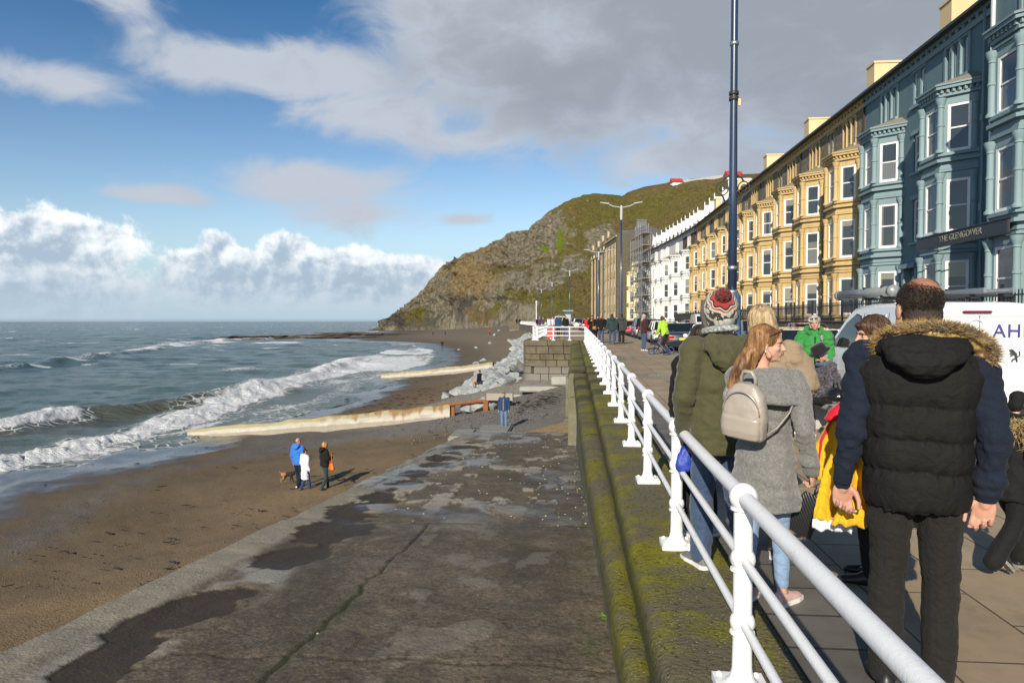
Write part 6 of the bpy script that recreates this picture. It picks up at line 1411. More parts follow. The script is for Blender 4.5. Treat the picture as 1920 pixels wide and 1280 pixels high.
def spikes(name, pts, m, parent, n, L=(.04, .08), r=.004, seed=3, out=None, spread=.9, droop=-.2, width=.03, M=None):
    """fur: thousands of fine tapering hairs round a line"""
    P = [V(p) for p in pts]; rr = random.Random(seed); b = MB(); b.M = M; seg = len(P) - 1
    for _ in range(n):
        t = rr.random() * seg; i = min(int(t), seg - 1); p = P[i].lerp(P[i + 1], t - i)
        d = V((rr.gauss(0, 1), rr.gauss(0, 1), rr.gauss(0, 1))).normalized()
        if out is not None: d = (d * spread + V(out(p))).normalized()
        p = p + d * width * rr.uniform(.2, 1); l = rr.uniform(*L); q = p + d * l * .55 + V((0, 0, droop * l * .3)); e = p + d * l + V((rr.gauss(0, .2) * l, rr.gauss(0, .2) * l, droop * l))
        b.tube([p, q, e], [r, r * .75, r * .15], 3, False)
    return b.build(name, m, parent, True)
M_fur = mat('fur', lambda g: (lambda v: {'Base Color': g.mix(g.ss(g.noise(v, 38, 4, .7) + (g.noise(v, 9, 3) - .5) * .6, .3, .7), (.10, .050, .013), (.52, .345, .095)), 'Roughness': .55, 'Sheen Weight': .3})(g.co('Object')))
def gz(x, y): return dk(y)
def ground(px, d): x, y = at_d(px, d); return (x, y, dk(y))
C_black = cloth('cloth_black', (.009, .009, .010), .85, .5, 9, fine=.1, sheen=.03); C_navy = cloth('cloth_navy', (.0085, .0135, .027), .92, .6, 10, fleck=.10, c2=(.025, .035, .06), sheen=.02); C_char = cloth('cloth_charcoal', (.0145, .0138, .0128), .9, .7, 13, fleck=.15, c2=(.03, .03, .03), sheen=.03)
C_olive = cloth('cloth_olive', (.066, .064, .030), .8, .5, 9); C_grey = cloth('cloth_greywool', (.135, .135, .132), .95, .5, 8, 170, .55, (.27, .27, .265), .3, .9); C_jean = cloth('cloth_denim', (.035, .062, .125), .85, .6, 14, fleck=.3, c2=(.09, .13, .2)); C_jeanl = cloth('cloth_light_denim', (.20, .30, .47), .85, .5, 14, fleck=.3, c2=(.32, .42, .56)); C_taupe = cloth('cloth_taupe', (.285, .215, .145), .8, .5, 9)
C_green = cloth('cloth_green', (.030, .22, .045), .7, .5, 9); C_lime = cloth('cloth_lime', (.35, .62, .04), .7, .5, 9); C_blue = cloth('cloth_blue', (.03, .15, .52), .7, .5, 9); C_white = cloth('cloth_white', (.62, .64, .72), .6, .6, 9); C_dkblue = cloth('cloth_darkblue', (.015, .045, .11), .8, .5, 9); C_maroon = cloth('cloth_maroon', (.045, .014, .014), .9, .4, 9); C_teal = cloth('cloth_teal', (.02, .045, .05), .9, .5, 9)
C_yel = cloth('cloth_yellow', (.80, .42, .012), .75, .55, 9); C_red = cloth('cloth_red', (.55, .01, .03), .7, .4, 9); C_purple = cloth('cloth_purple', (.06, .02, .09), .8, .5, 9); C_brown = cloth('cloth_brown', (.035, .022, .013), .85, .5, 10); C_slate = cloth('cloth_slate', (.04, .045, .05), .85, .5, 10); C_mustard = cloth('cloth_rainyellow', (.85, .62, .03), .6, .5, 9)
S_blk = mat('shoe_black', base=(.015, .014, .014), rough=.4); S_brn = mat('shoe_brown', base=(.09, .05, .03), rough=.6); S_wht = mat('shoe_white', base=(.6, .6, .6), rough=.6); S_pink = mat('shoe_pink', base=(.62, .40, .36), rough=.8, bump=.3, bs=200); S_sole = mat('sole_white', base=(.75, .73, .70), rough=.7)
H_dark = hair_m('hair_dark', (.010, .007, .005), (.045, .030, .020)); H_grey = hair_m('hair_grey', (.18, .17, .155), (.48, .46, .42)); H_blond = hair_m('hair_blond', (.20, .135, .065), (.52, .40, .23)); H_auburn = hair_m('hair_auburn', (.085, .036, .014), (.40, .215, .085), (42, 42, 4.5)); H_brown = hair_m('hair_brown', (.028, .014, .008), (.12, .065, .035)); H_white = hair_m('hair_white', (.45, .44, .42), (.75, .73, .70)); H_ging = hair_m('hair_ginger', (.32, .13, .03), (.62, .32, .09))

# ---- the man in the padded vest ---------------------------------------------------------------
gx_, gy_, gz_ = ground(1722, 3.24)
p = Person('tall man seen from behind in a black padded sleeveless jacket with fur-trimmed hood', (gx_, gy_, gz_), -16, 1.88, lod=0, hyaw=14, wide=1.07, hpitch=-4,
           arms={'L': dict(el=(-.258, -.05, 1.11), wr=(-.285, .02, .875), palm=(.25, -1, .1), thumb=(1, .2, 0), curl=.95, hd=(.02, .10, -1)), 'R': dict(el=(.272, -.06, 1.10), wr=(.255, -.02, .86), palm=(-.3, -1, .1), thumb=(-1, .2, 0), curl=.85, hd=(-.18, .0, -1))},
           legs={'L': dict(kn=(-.10, .02, .49), an=(-.115, -.02, .085)), 'R': dict(kn=(.10, .03, .49), an=(.10, .02, .085))})
p.body(SKIN2, True, eyes=False)
ht = skin_m('scalp', (.42, .17, .10))
hh = MB(); hh.M = p.Hd @ Matrix.Scale(p.s, 4); hh.ell((0, -.016, .036), (.0795, .099, .0865)); hh.ell((0, -.040, -.03), (.071, .066, .060))
_sp = tuple(p.Hd @ V((.022, -.050, .120))); _nk = p.Hd.translation.z - .045
H_crop = mat('hair_crop', lambda g: (lambda v: {'Base Color': g.mix(g.ss(g.vm('LENGTH', g.vm('SUBTRACT', v, _sp), out=1) + (g.noise(v, 60, 5, .75) - .5) * .05, .105, .052, 0, .85), g.mix(g.ss(g.sep(v)[2], _nk + .05, _nk - .03, 0, .55), g.mix(g.ss(g.noise(v, 150, 4, .75), .4, .62), (.008, .005, .004), (.040, .023, .015)), (.12, .075, .052)), (.40, .185, .115)), 'Roughness': .7, 'Normal': g.bump(g.noise(v, 260, 4, .7), .9, .004)})(g.co('Object')))
def hd_disp(co, no): return .0025 * fbm(co[:, 0] * 150, co[:, 1] * 150, co[:, 2] * 150, 2, 6)
fuse('hair', hh, [H_crop, ht], p.o, .0055, 2, hd_disp, cut=[(p.Hd @ V((0, .10, -.03)), (.085, .07, .09))], regions=[(p.Hd @ V((0, .09, .09)), (.06, .06, .05), 1)])
_rh = random.Random(17); _b = MB(); _b.M = p.Hd @ Matrix.Scale(p.s, 4)
for _ in range(3600):
    _d = V((_rh.gauss(0, 1), _rh.gauss(0, 1) - .5, _rh.gauss(0, 1))).normalized(); _q = V((0, -.016, .036)) + V((_d.x * .0785, _d.y * .0985, _d.z * .0858))
    if _q.y > .045 or _q.z < -.075 + _rh.uniform(0, .05) or (_q - V((.022, -.046, .112))).length < .062: continue
    _t = (_d + V((0, -.2, -.9))).normalized(); _e = _q + _t * _rh.uniform(.003, .007) + _d * .0006
    _b.tube([_q, (_q + _e) * .5 + _d * .001, _e], [.0011, .0009, .0003], 3, False)
_b.build('hair_strands', H_dark, p.o, True)
p.trousers(C_char, (.098, .074, .064), amp=.0055, seat=1.06)
p.shoes(S_blk)
p.jacket(C_navy, .93, .15, .148, .172, .105, (.066, .058, .043), name='sweater', collar=True, amp=.012, vox=.009)
for q in ('L', 'R'):                                    # ribbed cuffs
    sh, el, wr, a = p.arm[q]; d_ = (wr - el).normalized(); b = MB(); rows = []
    for k in range(15): t_ = k / 14; rows.append((wr - d_ * (.085 - .085 * t_), (.043 - .003 * t_) + .0016 * (k % 2)))
    b.tube([r_[0] for r_ in rows], [r_[1] for r_ in rows], 18); b.build('cuff', C_navy, p.o, True)
SEAM = [.80, .895, .99, 1.085, 1.18, 1.47]
SEAM = [q / p.s for q in (.845, 1.025, 1.165, 1.315, 1.52, 1.7)]
def quilt(h, no):
    z = h[:, 2]; a = np.zeros(len(z)); w = z + .008 * fbm(h[:, 0] * 7, h[:, 1] * 7, 0, 2, 12)
    for z0, z1 in zip(SEAM[:-1], SEAM[1:]):
        u = np.clip((w - z0) / (z1 - z0), 0, 1); k = (w >= z0) & (w < z1); a = np.where(k, .017 * (1 - np.abs(2 * u - 1) ** 3.5) - .008, a)
    d = np.min(np.stack([np.abs(w - q) for q in SEAM[:-1]]), 0); ang = np.arctan2(h[:, 1], h[:, 0])
    return a + .007 * np.exp(-(d / .025) ** 2) * fbm(ang * 9, z * 6, 0, 3, 13) + .006 * fbm(h[:, 0] * 6, h[:, 1] * 6, z * 6, 2, 14)
C_vest = cloth('cloth_vest', (.0072, .0070, .0071), .80, .45, 14, 300, fine=.1, sheen=.0)
vb = MB(); vb.M = p.U; w = 1.07
vb.ring_loft([(0, 0, SEAM[0] + .004, .178 * w, .135), (0, 0, .90, .186 * w, .142), (0, 0, 1.02, .194 * w, .145), (0, 0, 1.15, .198 * w, .142), (0, 0, 1.28, .218 * w, .138), (0, -.005, 1.37, .240 * w, .122), (0, -.008, 1.425, .222 * w, .112), (0, -.010, 1.455, .165 * w, .10), (0, -.012, 1.475, .10, .09), (0, -.012, 1.525, .078, .078)], 26, 2.35)
for sx in (): vb.limb([(sx * .12, -.0, 1.45), (sx * .205 * w, -.008, 1.395), (sx * .228 * w, -.01, 1.33), (sx * .225 * w, -.01, 1.28)], [.055, .066, .070, .050], 12)
Ui_ = np.array(p.U.inverted())
fuse('padded_vest', vb, C_vest, p.o, .0085, 2, lambda co, no: quilt(np.c_[co, np.ones(len(co))] @ Ui_.T, no))
p.hood(C_vest, .165, .130, .055, amp=.007, y0=-.115, z0=1.468)
rim = [(p.U @ V((.172 * math.cos(a) + .045, -.135 + .075 * abs(math.cos(a)) ** 2, 1.462 + .070 * math.sin(a) + .012 * math.cos(a) * -1))) for a in np.linspace(R(-14), R(194), 22)]
core = MB(); core.tube(rim, .030, 8); core.build('fur_trim', M_fur, p.o, True)
cc = p.U @ V((.045, -.10, 1.40)); spikes('fur_trim', rim, M_fur, p.o, 9000, (.026, .064), .0019, 5, lambda q: (q - cc).normalized() * 1.0, .85, -.15, .03)
# ---- the woman in the grey coat ----------------------------------------------------------------
gx_, gy_, gz_ = ground(1436, 4.23)
w_ = Person('auburn-haired woman in a long grey wool coat and pale jeans, her face in profile', (gx_, gy_, gz_), -40, 1.67, lod=0, hyaw=-66, hpitch=-3,
            arms={'R': dict(el=(.275, -.05, 1.12), wr=(.27, .06, .865), palm=(-1, -.1, 0), thumb=(0, 1, 0), curl=1.0), 'L': dict(el=(-.245, .03, 1.13), wr=(-.14, .2, .98))},
            legs={'L': dict(kn=(-.085, .0, .49), an=(-.10, -.06, .085)), 'R': dict(kn=(.085, .05, .49), an=(.09, .07, .085))})
w_.browm = H_auburn
w_.body(SKIN)
w_.trousers(C_jeanl, (.082, .056, .040), .88, amp=.005)
w_.shoes(S_pink, S_sole)
w_.jacket(C_grey, .625, .225, .158, .178, .13, (.062, .054, .043), name='coat', amp=.008, hemd=.175, vox=.009, collar=False)
b = MB(); b.M = w_.U                                   # big draped collar
n_ = 30; rows = []
for f, z, thk in ((.070, 1.475, 0), (.095, 1.500, 0), (.140, 1.480, 0), (.205, 1.425, 0), (.245, 1.370, 0), (.255, 1.325, 0), (.235, 1.315, 0), (.16, 1.36, 0), (.09, 1.40, 0)):
    rows.append([(f * 1.02 * math.cos(a) * (1.06 if math.cos(a) > 0 else 1), -.012 + f * .80 * math.sin(a), z - .030 * max(0, math.sin(-a)) * (f > .12) - .035 * abs(math.cos(a)) ** 2 * (f > .2) - .05 * max(0, math.sin(a)) * (f > .12)) for a in np.linspace(0, 2 * math.pi, n_ + 1)[:-1]])
b.loft(rows, True)
fuse('draped_collar', b, C_grey, w_.o, .010, 3, lambda co, no: .010 * fbm(co[:, 0] * 8, co[:, 1] * 8, co[:, 2] * 12, 3, 33))
w_.hair(H_auburn, 'swept', 1100, 4, .10)
for q in ('L', 'R'): pass
b = MB(); b.M = w_.Hd @ Matrix.Scale(w_.s, 4)            # sunglasses pushed up on the hair
for sx in (-1, 1): b.ell((sx * .036, .078, .092), (.028, .012, .020), 12, 8, Matrix.Rotation(R(-48), 3, 'X'))
b.tube([(-.07, .06, .085), (-.082, .0, .045), (-.082, -.03, .02)], .004, 6); b.tube([(.07, .06, .085), (.084, .0, .045), (.084, -.03, .02)], .0045, 6); b.tube([(-.01, .088, .095), (.01, .088, .095)], .004, 6)
b.build('sunglasses', mat('tortoise', base=(.10, .035, .012), rough=.15, var=.5, vs=60), w_.o, True)
b = MB(); b.M = w_.Hd @ Matrix.Scale(w_.s, 4); b.ell((.079, -.002, -.044), (.006, .006, .006), 8, 6); b.build('earring', S_wht, w_.o, True)
# her backpack, a thing of its own
bm_ = mat('leather_grey', lambda g: (lambda v: {'Base Color': g.mix(g.noise(v, 5, 4), (.30, .265, .225), (.37, .33, .285)), 'Roughness': g.lin(g.noise(v, 9, 4), .3, .7, .28, .42), 'Normal': g.bump(g.noise(v, 90, 4, .6) * .3 + g.noise(v, 9, 3), .35, .008)})(g.co('Object')))
hd_ = -40
bk = thing('backpack', 'small pale grey leather backpack with a top handle, worn on the grey coat', 'backpack', (0, 0, 0)); bk.matrix_world = Matrix.Translation((gx_, gy_, gz_)) @ Matrix.Rotation(R(hd_), 4, 'Z') @ Matrix.Translation((-.022, -.222, 1.025)) @ Matrix.Scale(.94, 4) @ Matrix.Rotation(R(5), 4, 'X') @ Matrix.Rotation(R(6), 4, 'Y')
bag = MB(); bag.ring_loft([(0, 0, .0, .125, .052), (0, -.005, .02, .138, .062), (0, -.012, .10, .142, .070), (0, -.010, .20, .136, .064), (0, -.005, .28, .112, .052), (0, 0, .33, .075, .038), (0, 0, .345, .04, .025)], 28, 3.2)
fuse('bag_body', bag, bm_, bk, .008, 3, lambda co, no: .004 * fbm(co[:, 0] * 14, co[:, 1] * 14, co[:, 2] * 14, 3, 41))
pk = MB(); pk.ring_loft([(0, -.030, .012, .122, .050), (0, -.040, .06, .128, .052), (0, -.040, .135, .128, .050), (0, -.036, .150, .122, .046)], 26, 3.4); fuse('front_pocket', pk, bm_, bk, .007, 3)
b = MB(); b.tube([(-.045, .02, .32), (-.045, .01, .375), (-.025, .0, .415), (.025, .0, .415), (.045, .01, .375), (.045, .02, .32)], .011, 8, True, 0, 1.5); b.build('handle', bm_, bk, True)
b = MB(); b.tube([(.118 * math.cos(a), -.062 - .012 * math.sin(a), .165 + .135 * math.sin(a)) for a in np.linspace(0, math.pi, 18)], .0045, 6); b.build('zip', mat('zip', base=(.45, .42, .38), rough=.3, metal=.5), bk, True)
b = MB(); b.tube([(.115, .03, .03), (.175, .07, .09), (.215, .13, .18), (.225, .19, .28)], .013, 6, True, 0, .35); b.tube([(-.115, .03, .03), (-.16, .08, .12), (-.18, .14, .25)], .013, 6, True, 0, .35); b.build('strap', bm_, bk, True)
# quilted clutch hanging from her right hand
sh, el, wr, a = w_.arm['R']; hw_ = w_.o.matrix_basis; wpos = Matrix.Translation((gx_, gy_, gz_)) @ Matrix.Rotation(R(hd_), 4, 'Z') @ (wr + V((.0, .055, -.135)))
cl = thing('clutch_bag', 'black quilted pouch dangling from the hand of the woman in grey', 'bag', (0, 0, 0)); cl.matrix_world = Matrix.Translation(wpos) @ Matrix.Rotation(R(-20), 4, 'Z') @ Matrix.Rotation(R(24), 4, 'Y')
m_q = mat('quilt_black', lambda g: (lambda v: (lambda x, y, z: {'Base Color': (.016, .017, .018), 'Roughness': .35, 'Normal': g.bump(g.m('ABSOLUTE', g.m('SINE', (x + z) * 150.0)), .6, .006)})(*g.sep(v)))(g.co('Object')))
bevel_build(MB().ring_loft([(0, 0, -.26, .085, .010), (0, 0, -.25, .088, .014), (0, 0, -.12, .080, .02), (0, 0, -.03, .062, .014), (0, 0, -.01, .055, .006)], 18, 3.5), 'pouch', m_q, cl, .002)
b = MB(); b.tube([(0, 0, -.02), (-.015, 0, .05), (0, 0, .075), (.012, 0, .045), (.0, 0, -.02)], .005, 6); b.build('wrist_loop', m_q, cl, True)
# ---- the man in the olive parka -----------------------------------------------------------------
gx_, gy_, gz_ = ground(1354, 4.86)
k_ = Person('man in an olive green parka and knitted bobble hat, leaning by the white rail', (gx_, gy_, gz_), 16, 1.84, lod=0, hyaw=-14, hpitch=-6, htilt=-7, wide=1.02,
            arms={'L': dict(el=(-.275, -.02, 1.12), wr=(-.19, .16, .88)), 'R': dict(el=(.27, .0, 1.12), wr=(.19, .2, .98))}, legs={'L': dict(kn=(-.10, .06, .49), an=(-.12, .04, .085)), 'R': dict(kn=(.10, -.0, .49), an=(.14, -.08, .085))})
k_.body(SKIN2, True, eyes=False)
k_.hair(H_grey, 'short')
k_.trousers(C_jean, (.098, .078, .068)); k_.shoes(mat('shoe_grey', base=(.16, .16, .15), rough=.8), S_sole)
k_.jacket(C_olive, .755, .208, .195, .198, .155, (.082, .070, .056), name='parka', amp=.0085, vox=.011, send=.96)
k_.hood(C_olive, .185, .19, .055, y0=-.12, z0=1.44, amp=.012)
b = MB(); b.M = k_.U; b.tube([(.13 * math.cos(a), -.02 + .10 * math.sin(a), 1.545 - .02 * math.sin(a)) for a in np.linspace(R(160), R(290), 12)], .022, 8); b.build('scarf', cloth('scarf', (.16, .19, .16), .9, .6, 30, 60, .7, (.5, .55, .55)), k_.o, True)
def m_hat(g):
    v = g.co('Object'); x, y, z = g.sep(v); an = g.m('ARCTAN2', y, x); zz = z + g.m('SINE', an * 7.0) * .004
    t_ = g.m('FRACT', g.m('MULTIPLY', an, 14 / 6.2832)); tri = g.m('ABSOLUTE', t_ - .5); kn = g.voro(v, 210)
    cream, blk, rd = (.50, .47, .38), (.018, .015, .014), (.32, .025, .018)
    f = lambda a_, b_: g.m('MULTIPLY', g.m('GREATER_THAN', zz, a_), g.m('LESS_THAN', zz, b_))
    c = g.mix(f(-.02, .004), cream, blk); c = g.mix(g.m('MULTIPLY', f(-.055, -.02), g.m('GREATER_THAN', tri, .22)), c, blk); c = g.mix(f(-.075, -.068), c, rd); c = g.mix(f(-.09, -.082), c, blk)
    c = g.mix(g.m('MULTIPLY', f(.018, .06), g.m('GREATER_THAN', g.noise(v, 46, 2), .47)), c, blk); c = g.mix(f(.072, .078), c, rd); c = g.mix(f(.088, .2), c, rd); c = g.mix(f(.082, .088), c, blk)
    return {'Base Color': c, 'Roughness': .95, 'Normal': g.bump(kn * -1.0, .8, .006), 'Sheen Weight': .3}
hm = Matrix(k_.Hd) @ Matrix.Scale(k_.s, 4) @ Matrix.Translation((0, -.012, .055)) @ Matrix.Rotation(R(58), 4, 'X') @ Matrix.Scale(1.13, 4)
b = MB(); b.ring_loft([(0, 0, -.095, .094, .112), (0, 0, -.085, .098, .116), (0, 0, -.03, .099, .116), (0, 0, .03, .093, .106), (0, 0, .075, .072, .082), (0, 0, .098, .045, .05), (0, 0, .105, .01, .01)], 28)
o = link('bobble_hat', fixn(b.mesh('bobble_hat', mat('fairisle', m_hat), True)), k_.o); o.matrix_local = hm
rr_ = random.Random(9); b = MB()
for _ in range(420): d_ = V((rr_.gauss(0, 1), rr_.gauss(0, 1), rr_.gauss(0, 1))).normalized(); b.tube([(0, 0, .108), V((0, 0, .108)) + d_ * .044], [.008, .005], 4)
q = b.build('bobble', cloth('bobble_red', (.11, .012, .014), .9, .3, 40, 90, .6, (.20, .05, .04)), o, True)
b = MB(); b.M = k_.Hd @ Matrix.Scale(k_.s, 4); b.limb([(-.088, .015, -.0), (-.096, .02, -.07), (-.085, .035, -.12)], [.03, .036, .016], 8); b.tube([(-.085, .035, -.12), (-.10, .03, -.22), (-.11, .05, -.30)], .008, 6); b.tube([(-.10, -.03, .12), (-.115, -.01, .03), (-.105, -.03, -.08), (-.06, -.075, -.13)], .016, 8)
b.build('ear_flap', mat('fleece_grey', base=(.085, .08, .07), rough=.95, bump=.8, bs=90), o if False else k_.o, True)
bl = thing('carrier_bag', 'bright blue bag held low by the man in the parka', 'bag', (gx_, gy_, gz_), R(16)); b = MB(); b.ring_loft([(-.16, .19, .63, .07, .04), (-.16, .19, .65, .085, .05), (-.16, .19, .74, .07, .045), (-.16, .19, .80, .04, .03)], 16); fuse('bag', b, mat('bag_blue', base=(.02, .05, .36), rough=.5, bump=.6, bs=30), bl, .012, 2, lambda co, no: .01 * fbm(co[:, 0] * 16, co[:, 1] * 16, co[:, 2] * 16, 3, 3)); b = MB(); b.tube([(-.16, .19, .79), (-.17, .18, .86)], .012, 6); b.build('strap', mat('bag_blue', None, (.02, .05, .36)), bl)
# companion hidden in front of him
gx2, gy2, gz2 = ground(1314, 5.6)
c_ = Person('dark-haired person in black clothes, almost hidden in front of the man in the parka', (gx2, gy2, gz2), 25, 1.66, lod=1, arms={'L': dict(el=(-.22, .03, 1.14), wr=(-.20, .06, .90))})
c_.body(SKIN2, eyes=False); c_.hair(H_dark, 'bob'); c_.trousers(C_black); c_.shoes(mat('shoe_silver', base=(.4, .4, .42), rough=.3, metal=.5), S_sole); c_.jacket(C_black, .84)
# ---- beige jacket ---------------------------------------------------------------------------------
gx3, gy3, gz3 = ground(1430, 5.1)
t_ = Person('person with long straight blond hair and a taupe jacket, seen behind the woman in grey', (gx3, gy3, gz3), -8, 1.79, lod=0, lean=3, hyaw=6, htilt=-8, wide=1.0, arms={'R': dict(el=(.30, -.02, 1.20), wr=(.21, .12, .99), palm=(-1, 0, 0), thumb=(0, 1, 0), curl=.5), 'L': dict(el=(-.27, 0, 1.15), wr=(-.2, .15, .95))})
t_.body(SKIN2, eyes=False); t_.trousers(cloth('cloth_stone', (.30, .24, .17), .85, .5, 11)); t_.shoes(S_brn, S_sole); t_.jacket(C_taupe, .80, .205, .195, .205, .15, (.085, .078, .062), amp=.013, vox=.011, send=.55); t_.hair(H_blond, 'long', 700, 8, .02)
# ---- woman with the brown bob, hidden behind the vest -----------------------------------------------
gx4, gy4, gz4 = ground(1640, 4.6)
b_ = Person('person with a brown fringed bob looking left, mostly hidden behind the padded vest', (gx4, gy4, gz4), 60, 1.72, lod=0, hyaw=32, hpitch=-8, arms={'R': dict(el=(.24, .06, 1.16), wr=(.10, .22, 1.0)), 'L': dict(el=(-.24, .05, 1.15), wr=(-.12, .22, 1.0))})
b_.browm = H_brown; b_.body(SKIN); b_.hair(H_brown, 'bob', 260, 11); b_.trousers(C_black); b_.shoes(S_blk); b_.jacket(C_black, .84)
# yellow bag over her arm and yellow clothes in the hand of the man in the vest
yx, yy_, yz = ground(1566, 4.3)
yb = thing('shoulder_bag', 'yellow bag with a red top flap hanging at the elbow of the vest man', 'bag', (yx, yy_, yz), R(-14)); b = MB()
b.ring_loft([(-.045, 0, .735, .095, .045), (-.04, 0, .76, .115, .055), (0, 0, .95, .115, .06), (.05, 0, 1.08, .09, .055), (.08, 0, 1.15, .06, .04)], 20, 2.6); fuse('bag_body', b, C_yel, yb, .011, 2, lambda co, no: .012 * fbm(co[:, 0] * 10, co[:, 1] * 10, co[:, 2] * 8, 3, 51))
b = MB(); b.ring_loft([(.035, 0, 1.095, .10, .060), (.06, 0, 1.16, .085, .055), (.10, 0, 1.225, .05, .04)], 18, 2.6); fuse('red_flap', b, C_red, yb, .011, 2, lambda co, no: .008 * fbm(co[:, 0] * 12, co[:, 1] * 12, co[:, 2] * 12, 3, 52)); b = MB(); b.tube([(-.09, -.05, .80), (-.075, -.062, .98), (-.02, -.06, 1.10)], .008, 6); b.build('red_piping', C_red, yb)
b = MB()
for q in range(3): b.tube([(.03 + .018 * q, -.066, 1.045 + .012 * q), (.045 + .018 * q, -.066, 1.075 + .012 * q)], .004, 5)
b.build('dark_mark', S_blk, yb)
ax, ay, az_ = ground(1598, 3.45)
yj = thing('yellow_jacket', 'folded yellow jacket with a pale hem, held by the man in the vest', 'jacket', (ax, ay, az_), R(-12))
def drape(name, pts, m, par, th=.018, fold=.03, sd=1):
    """hanging cloth: pts rows of (z, x0, x1, y)"""
    b = MB(); rows = []; nn = 20
    for (z, x0, x1, y) in pts:
        f = [(x0 + (x1 - x0) * q / nn, y + fold * math.sin(q * 1.3 + sd + z * 5) + .4 * fold * math.sin(q * 2.9 + z * 9), z + .01 * math.sin(q * .8 + sd)) for q in range(nn + 1)]
        rows.append(f + [(x, yy2 + th, zz) for x, yy2, zz in f[::-1]])
    b.loft(rows); return fuse(name, b, m, par, .010, 2)
drape('cloth_back', [(.69, -.16, .19, .10), (.80, -.14, .20, .08), (.95, -.11, .18, .06), (1.12, -.04, .14, .05)], C_yel, yj, .02, .022, 2)
drape('cloth_front', [(.70, -.09, .085, -.02), (.76, -.07, .075, -.03), (.83, -.035, .035, -.03), (.90, -.012, .012, -.02)], C_yel, yj, .016, .012, 4)
drape('pale_hem', [(.645, -.165, .02, .07), (.70, -.16, .03, .08)], C_white, yj, .024, .014, 1)
# litter by their feet
lx_, ly_ = at_d(1652, 3.95); lt = thing('paper_bag', 'white paper carton with orange print lying on the paving by dark trousers', 'litter', (lx_, ly_, dk(ly_)), R(24)); bevel_build(MB().box(-.10, -.07, 0, .10, .07, .09), 'carton', mat('paper', base=(.6, .6, .58), rough=.8), lt, .008); b = MB(); b.box(-.06, -.0725, .02, .03, -.0701, .06); b.build('print', mat('orange_print', base=(.6, .2, .05), rough=.7), lt)
# child in black with a fur-edged hood at the right edge
cx_, cy_, cz_ = ground(1896, 4.75)
ch = Person('child in a black coat with pale fur trim, stepping out beyond the vest man', (cx_, cy_, cz_), -70, 1.24, lod=1, lean=8, legs={'L': dict(kn=(-.10, .22, .50), an=(-.10, .30, .085)), 'R': dict(kn=(.10, -.02, .50), an=(.10, -.28, .16), pitch=-45)})
ch.body(SKIN, eyes=False); ch.trousers(C_black, (.10, .082, .088)); ch.shoes(S_blk, mat('sole_grey', base=(.2, .2, .18), rough=.8)); ch.jacket(C_black, .70, .20, .185, .195, .14, (.08, .07, .06)); ch.hair(H_dark, 'bob')
b = MB(); b.M = ch.Hd @ Matrix.Scale(ch.s, 4); b.ell((0, -.02, .05), (.105, .12, .10)); b.ell((0, -.05, -.05), (.10, .09, .10)); fuse('hood', b, C_black, ch.o, .014, 2, cut=[(ch.Hd @ V((0, .1, -.02)), (.07, .06, .08))])
spikes('fur_trim', [ch.U @ V(q) for q in ((-.20, .05, 1.42), (-.16, -.10, 1.38), (0, -.16, 1.36), (.16, -.10, 1.38), (.20, .05, 1.42), (.22, .0, 1.30), (.20, .06, 1.2))], mat('fur_pale', base=(.35, .26, .12), rough=.8, var=.5, vs=40), ch.o, 2600, (.04, .08), .004, 8, None, 1, -.3, .05)
# ---- bench with the sitters, woman in green ----------------------------------------------------------
bx, by = 3.80, 10.25
bn = thing('bench', 'pale stone seat under the two seated people near the kerb', 'bench', (bx, by, dk(by)))
bevel_build(MB().box(-.24, -1.15, .38, .24, 1.15, .46), 'seat', mat('bench_stone', base=(.42, .41, .38), rough=.7, bump=.3), bn, .02)
for q in (-.9, .9): bevel_build(MB().box(-.18, q - .1, 0, .18, q + .1, .38), 'leg', mat('bench_stone', None), bn, .02)
SIT = {'L': dict(kn=(-.10, .43, .49), an=(-.10, .38, .085)), 'R': dict(kn=(.10, .45, .50), an=(.10, .50, .085))}
hl_ = Person('seated old woman in a black brimmed hat and patterned grey quilted coat', (3.74, 10.65, dk(10.6)), 98, 1.60, lean=14, sit=.53, lod=0, hpitch=-22, hyaw=8, legs={'L': dict(kn=(-.11, .42, .54), an=(-.12, .40, .085)), 'R': dict(kn=(.11, .45, .54), an=(.13, .50, .085))}, arms={'L': dict(el=(-.26, .10, 1.16), wr=(-.10, .32, 1.06)), 'R': dict(el=(.26, .10, 1.16), wr=(.12, .32, 1.06))})
hl_.body(SKIN2); hl_.hair(H_white, 'short'); hl_.trousers(C_black, (.105, .085, .075)); hl_.shoes(S_wht, S_sole)
hl_.jacket(cloth('cloth_patterned', (.105, .095, .115), .7, .6, 12, 34, .9, (.018, .016, .022)), .82, .225, .215, .215, .18, (.088, .078, .062), name='quilted_coat', amp=.014, vox=.012)
b = MB(); b.lathe([(.165, .0), (.17, .012), (.118, .03), (.112, .10), (.098, .125), (.02, .13)], 22); o = link('brimmed_hat', fixn(b.mesh('brimmed_hat', cloth('felt_black', (.012, .012, .013), .9), True)), hl_.o); o.matrix_local = hl_.Hd @ Matrix.Translation((0, -.01, .055)) @ Matrix.Rotation(R(6), 4, 'X')
b = MB(); b.M = hl_.Hd @ Matrix.Scale(hl_.s, 4)
for sx in (-1, 1): b.ell((sx * .033, .083, .002), (.027, .010, .018), 10, 6)
b.build('sunglasses', EYED, hl_.o, True); b = MB(); b.M = hl_.U; b.tube([(.10 * math.cos(a), .0 + .10 * math.sin(a), 1.50) for a in np.linspace(0, 6.3, 16)], .03, 8); b.build('scarf', cloth('scarf_blue', (.06, .10, .17)), hl_.o, True)
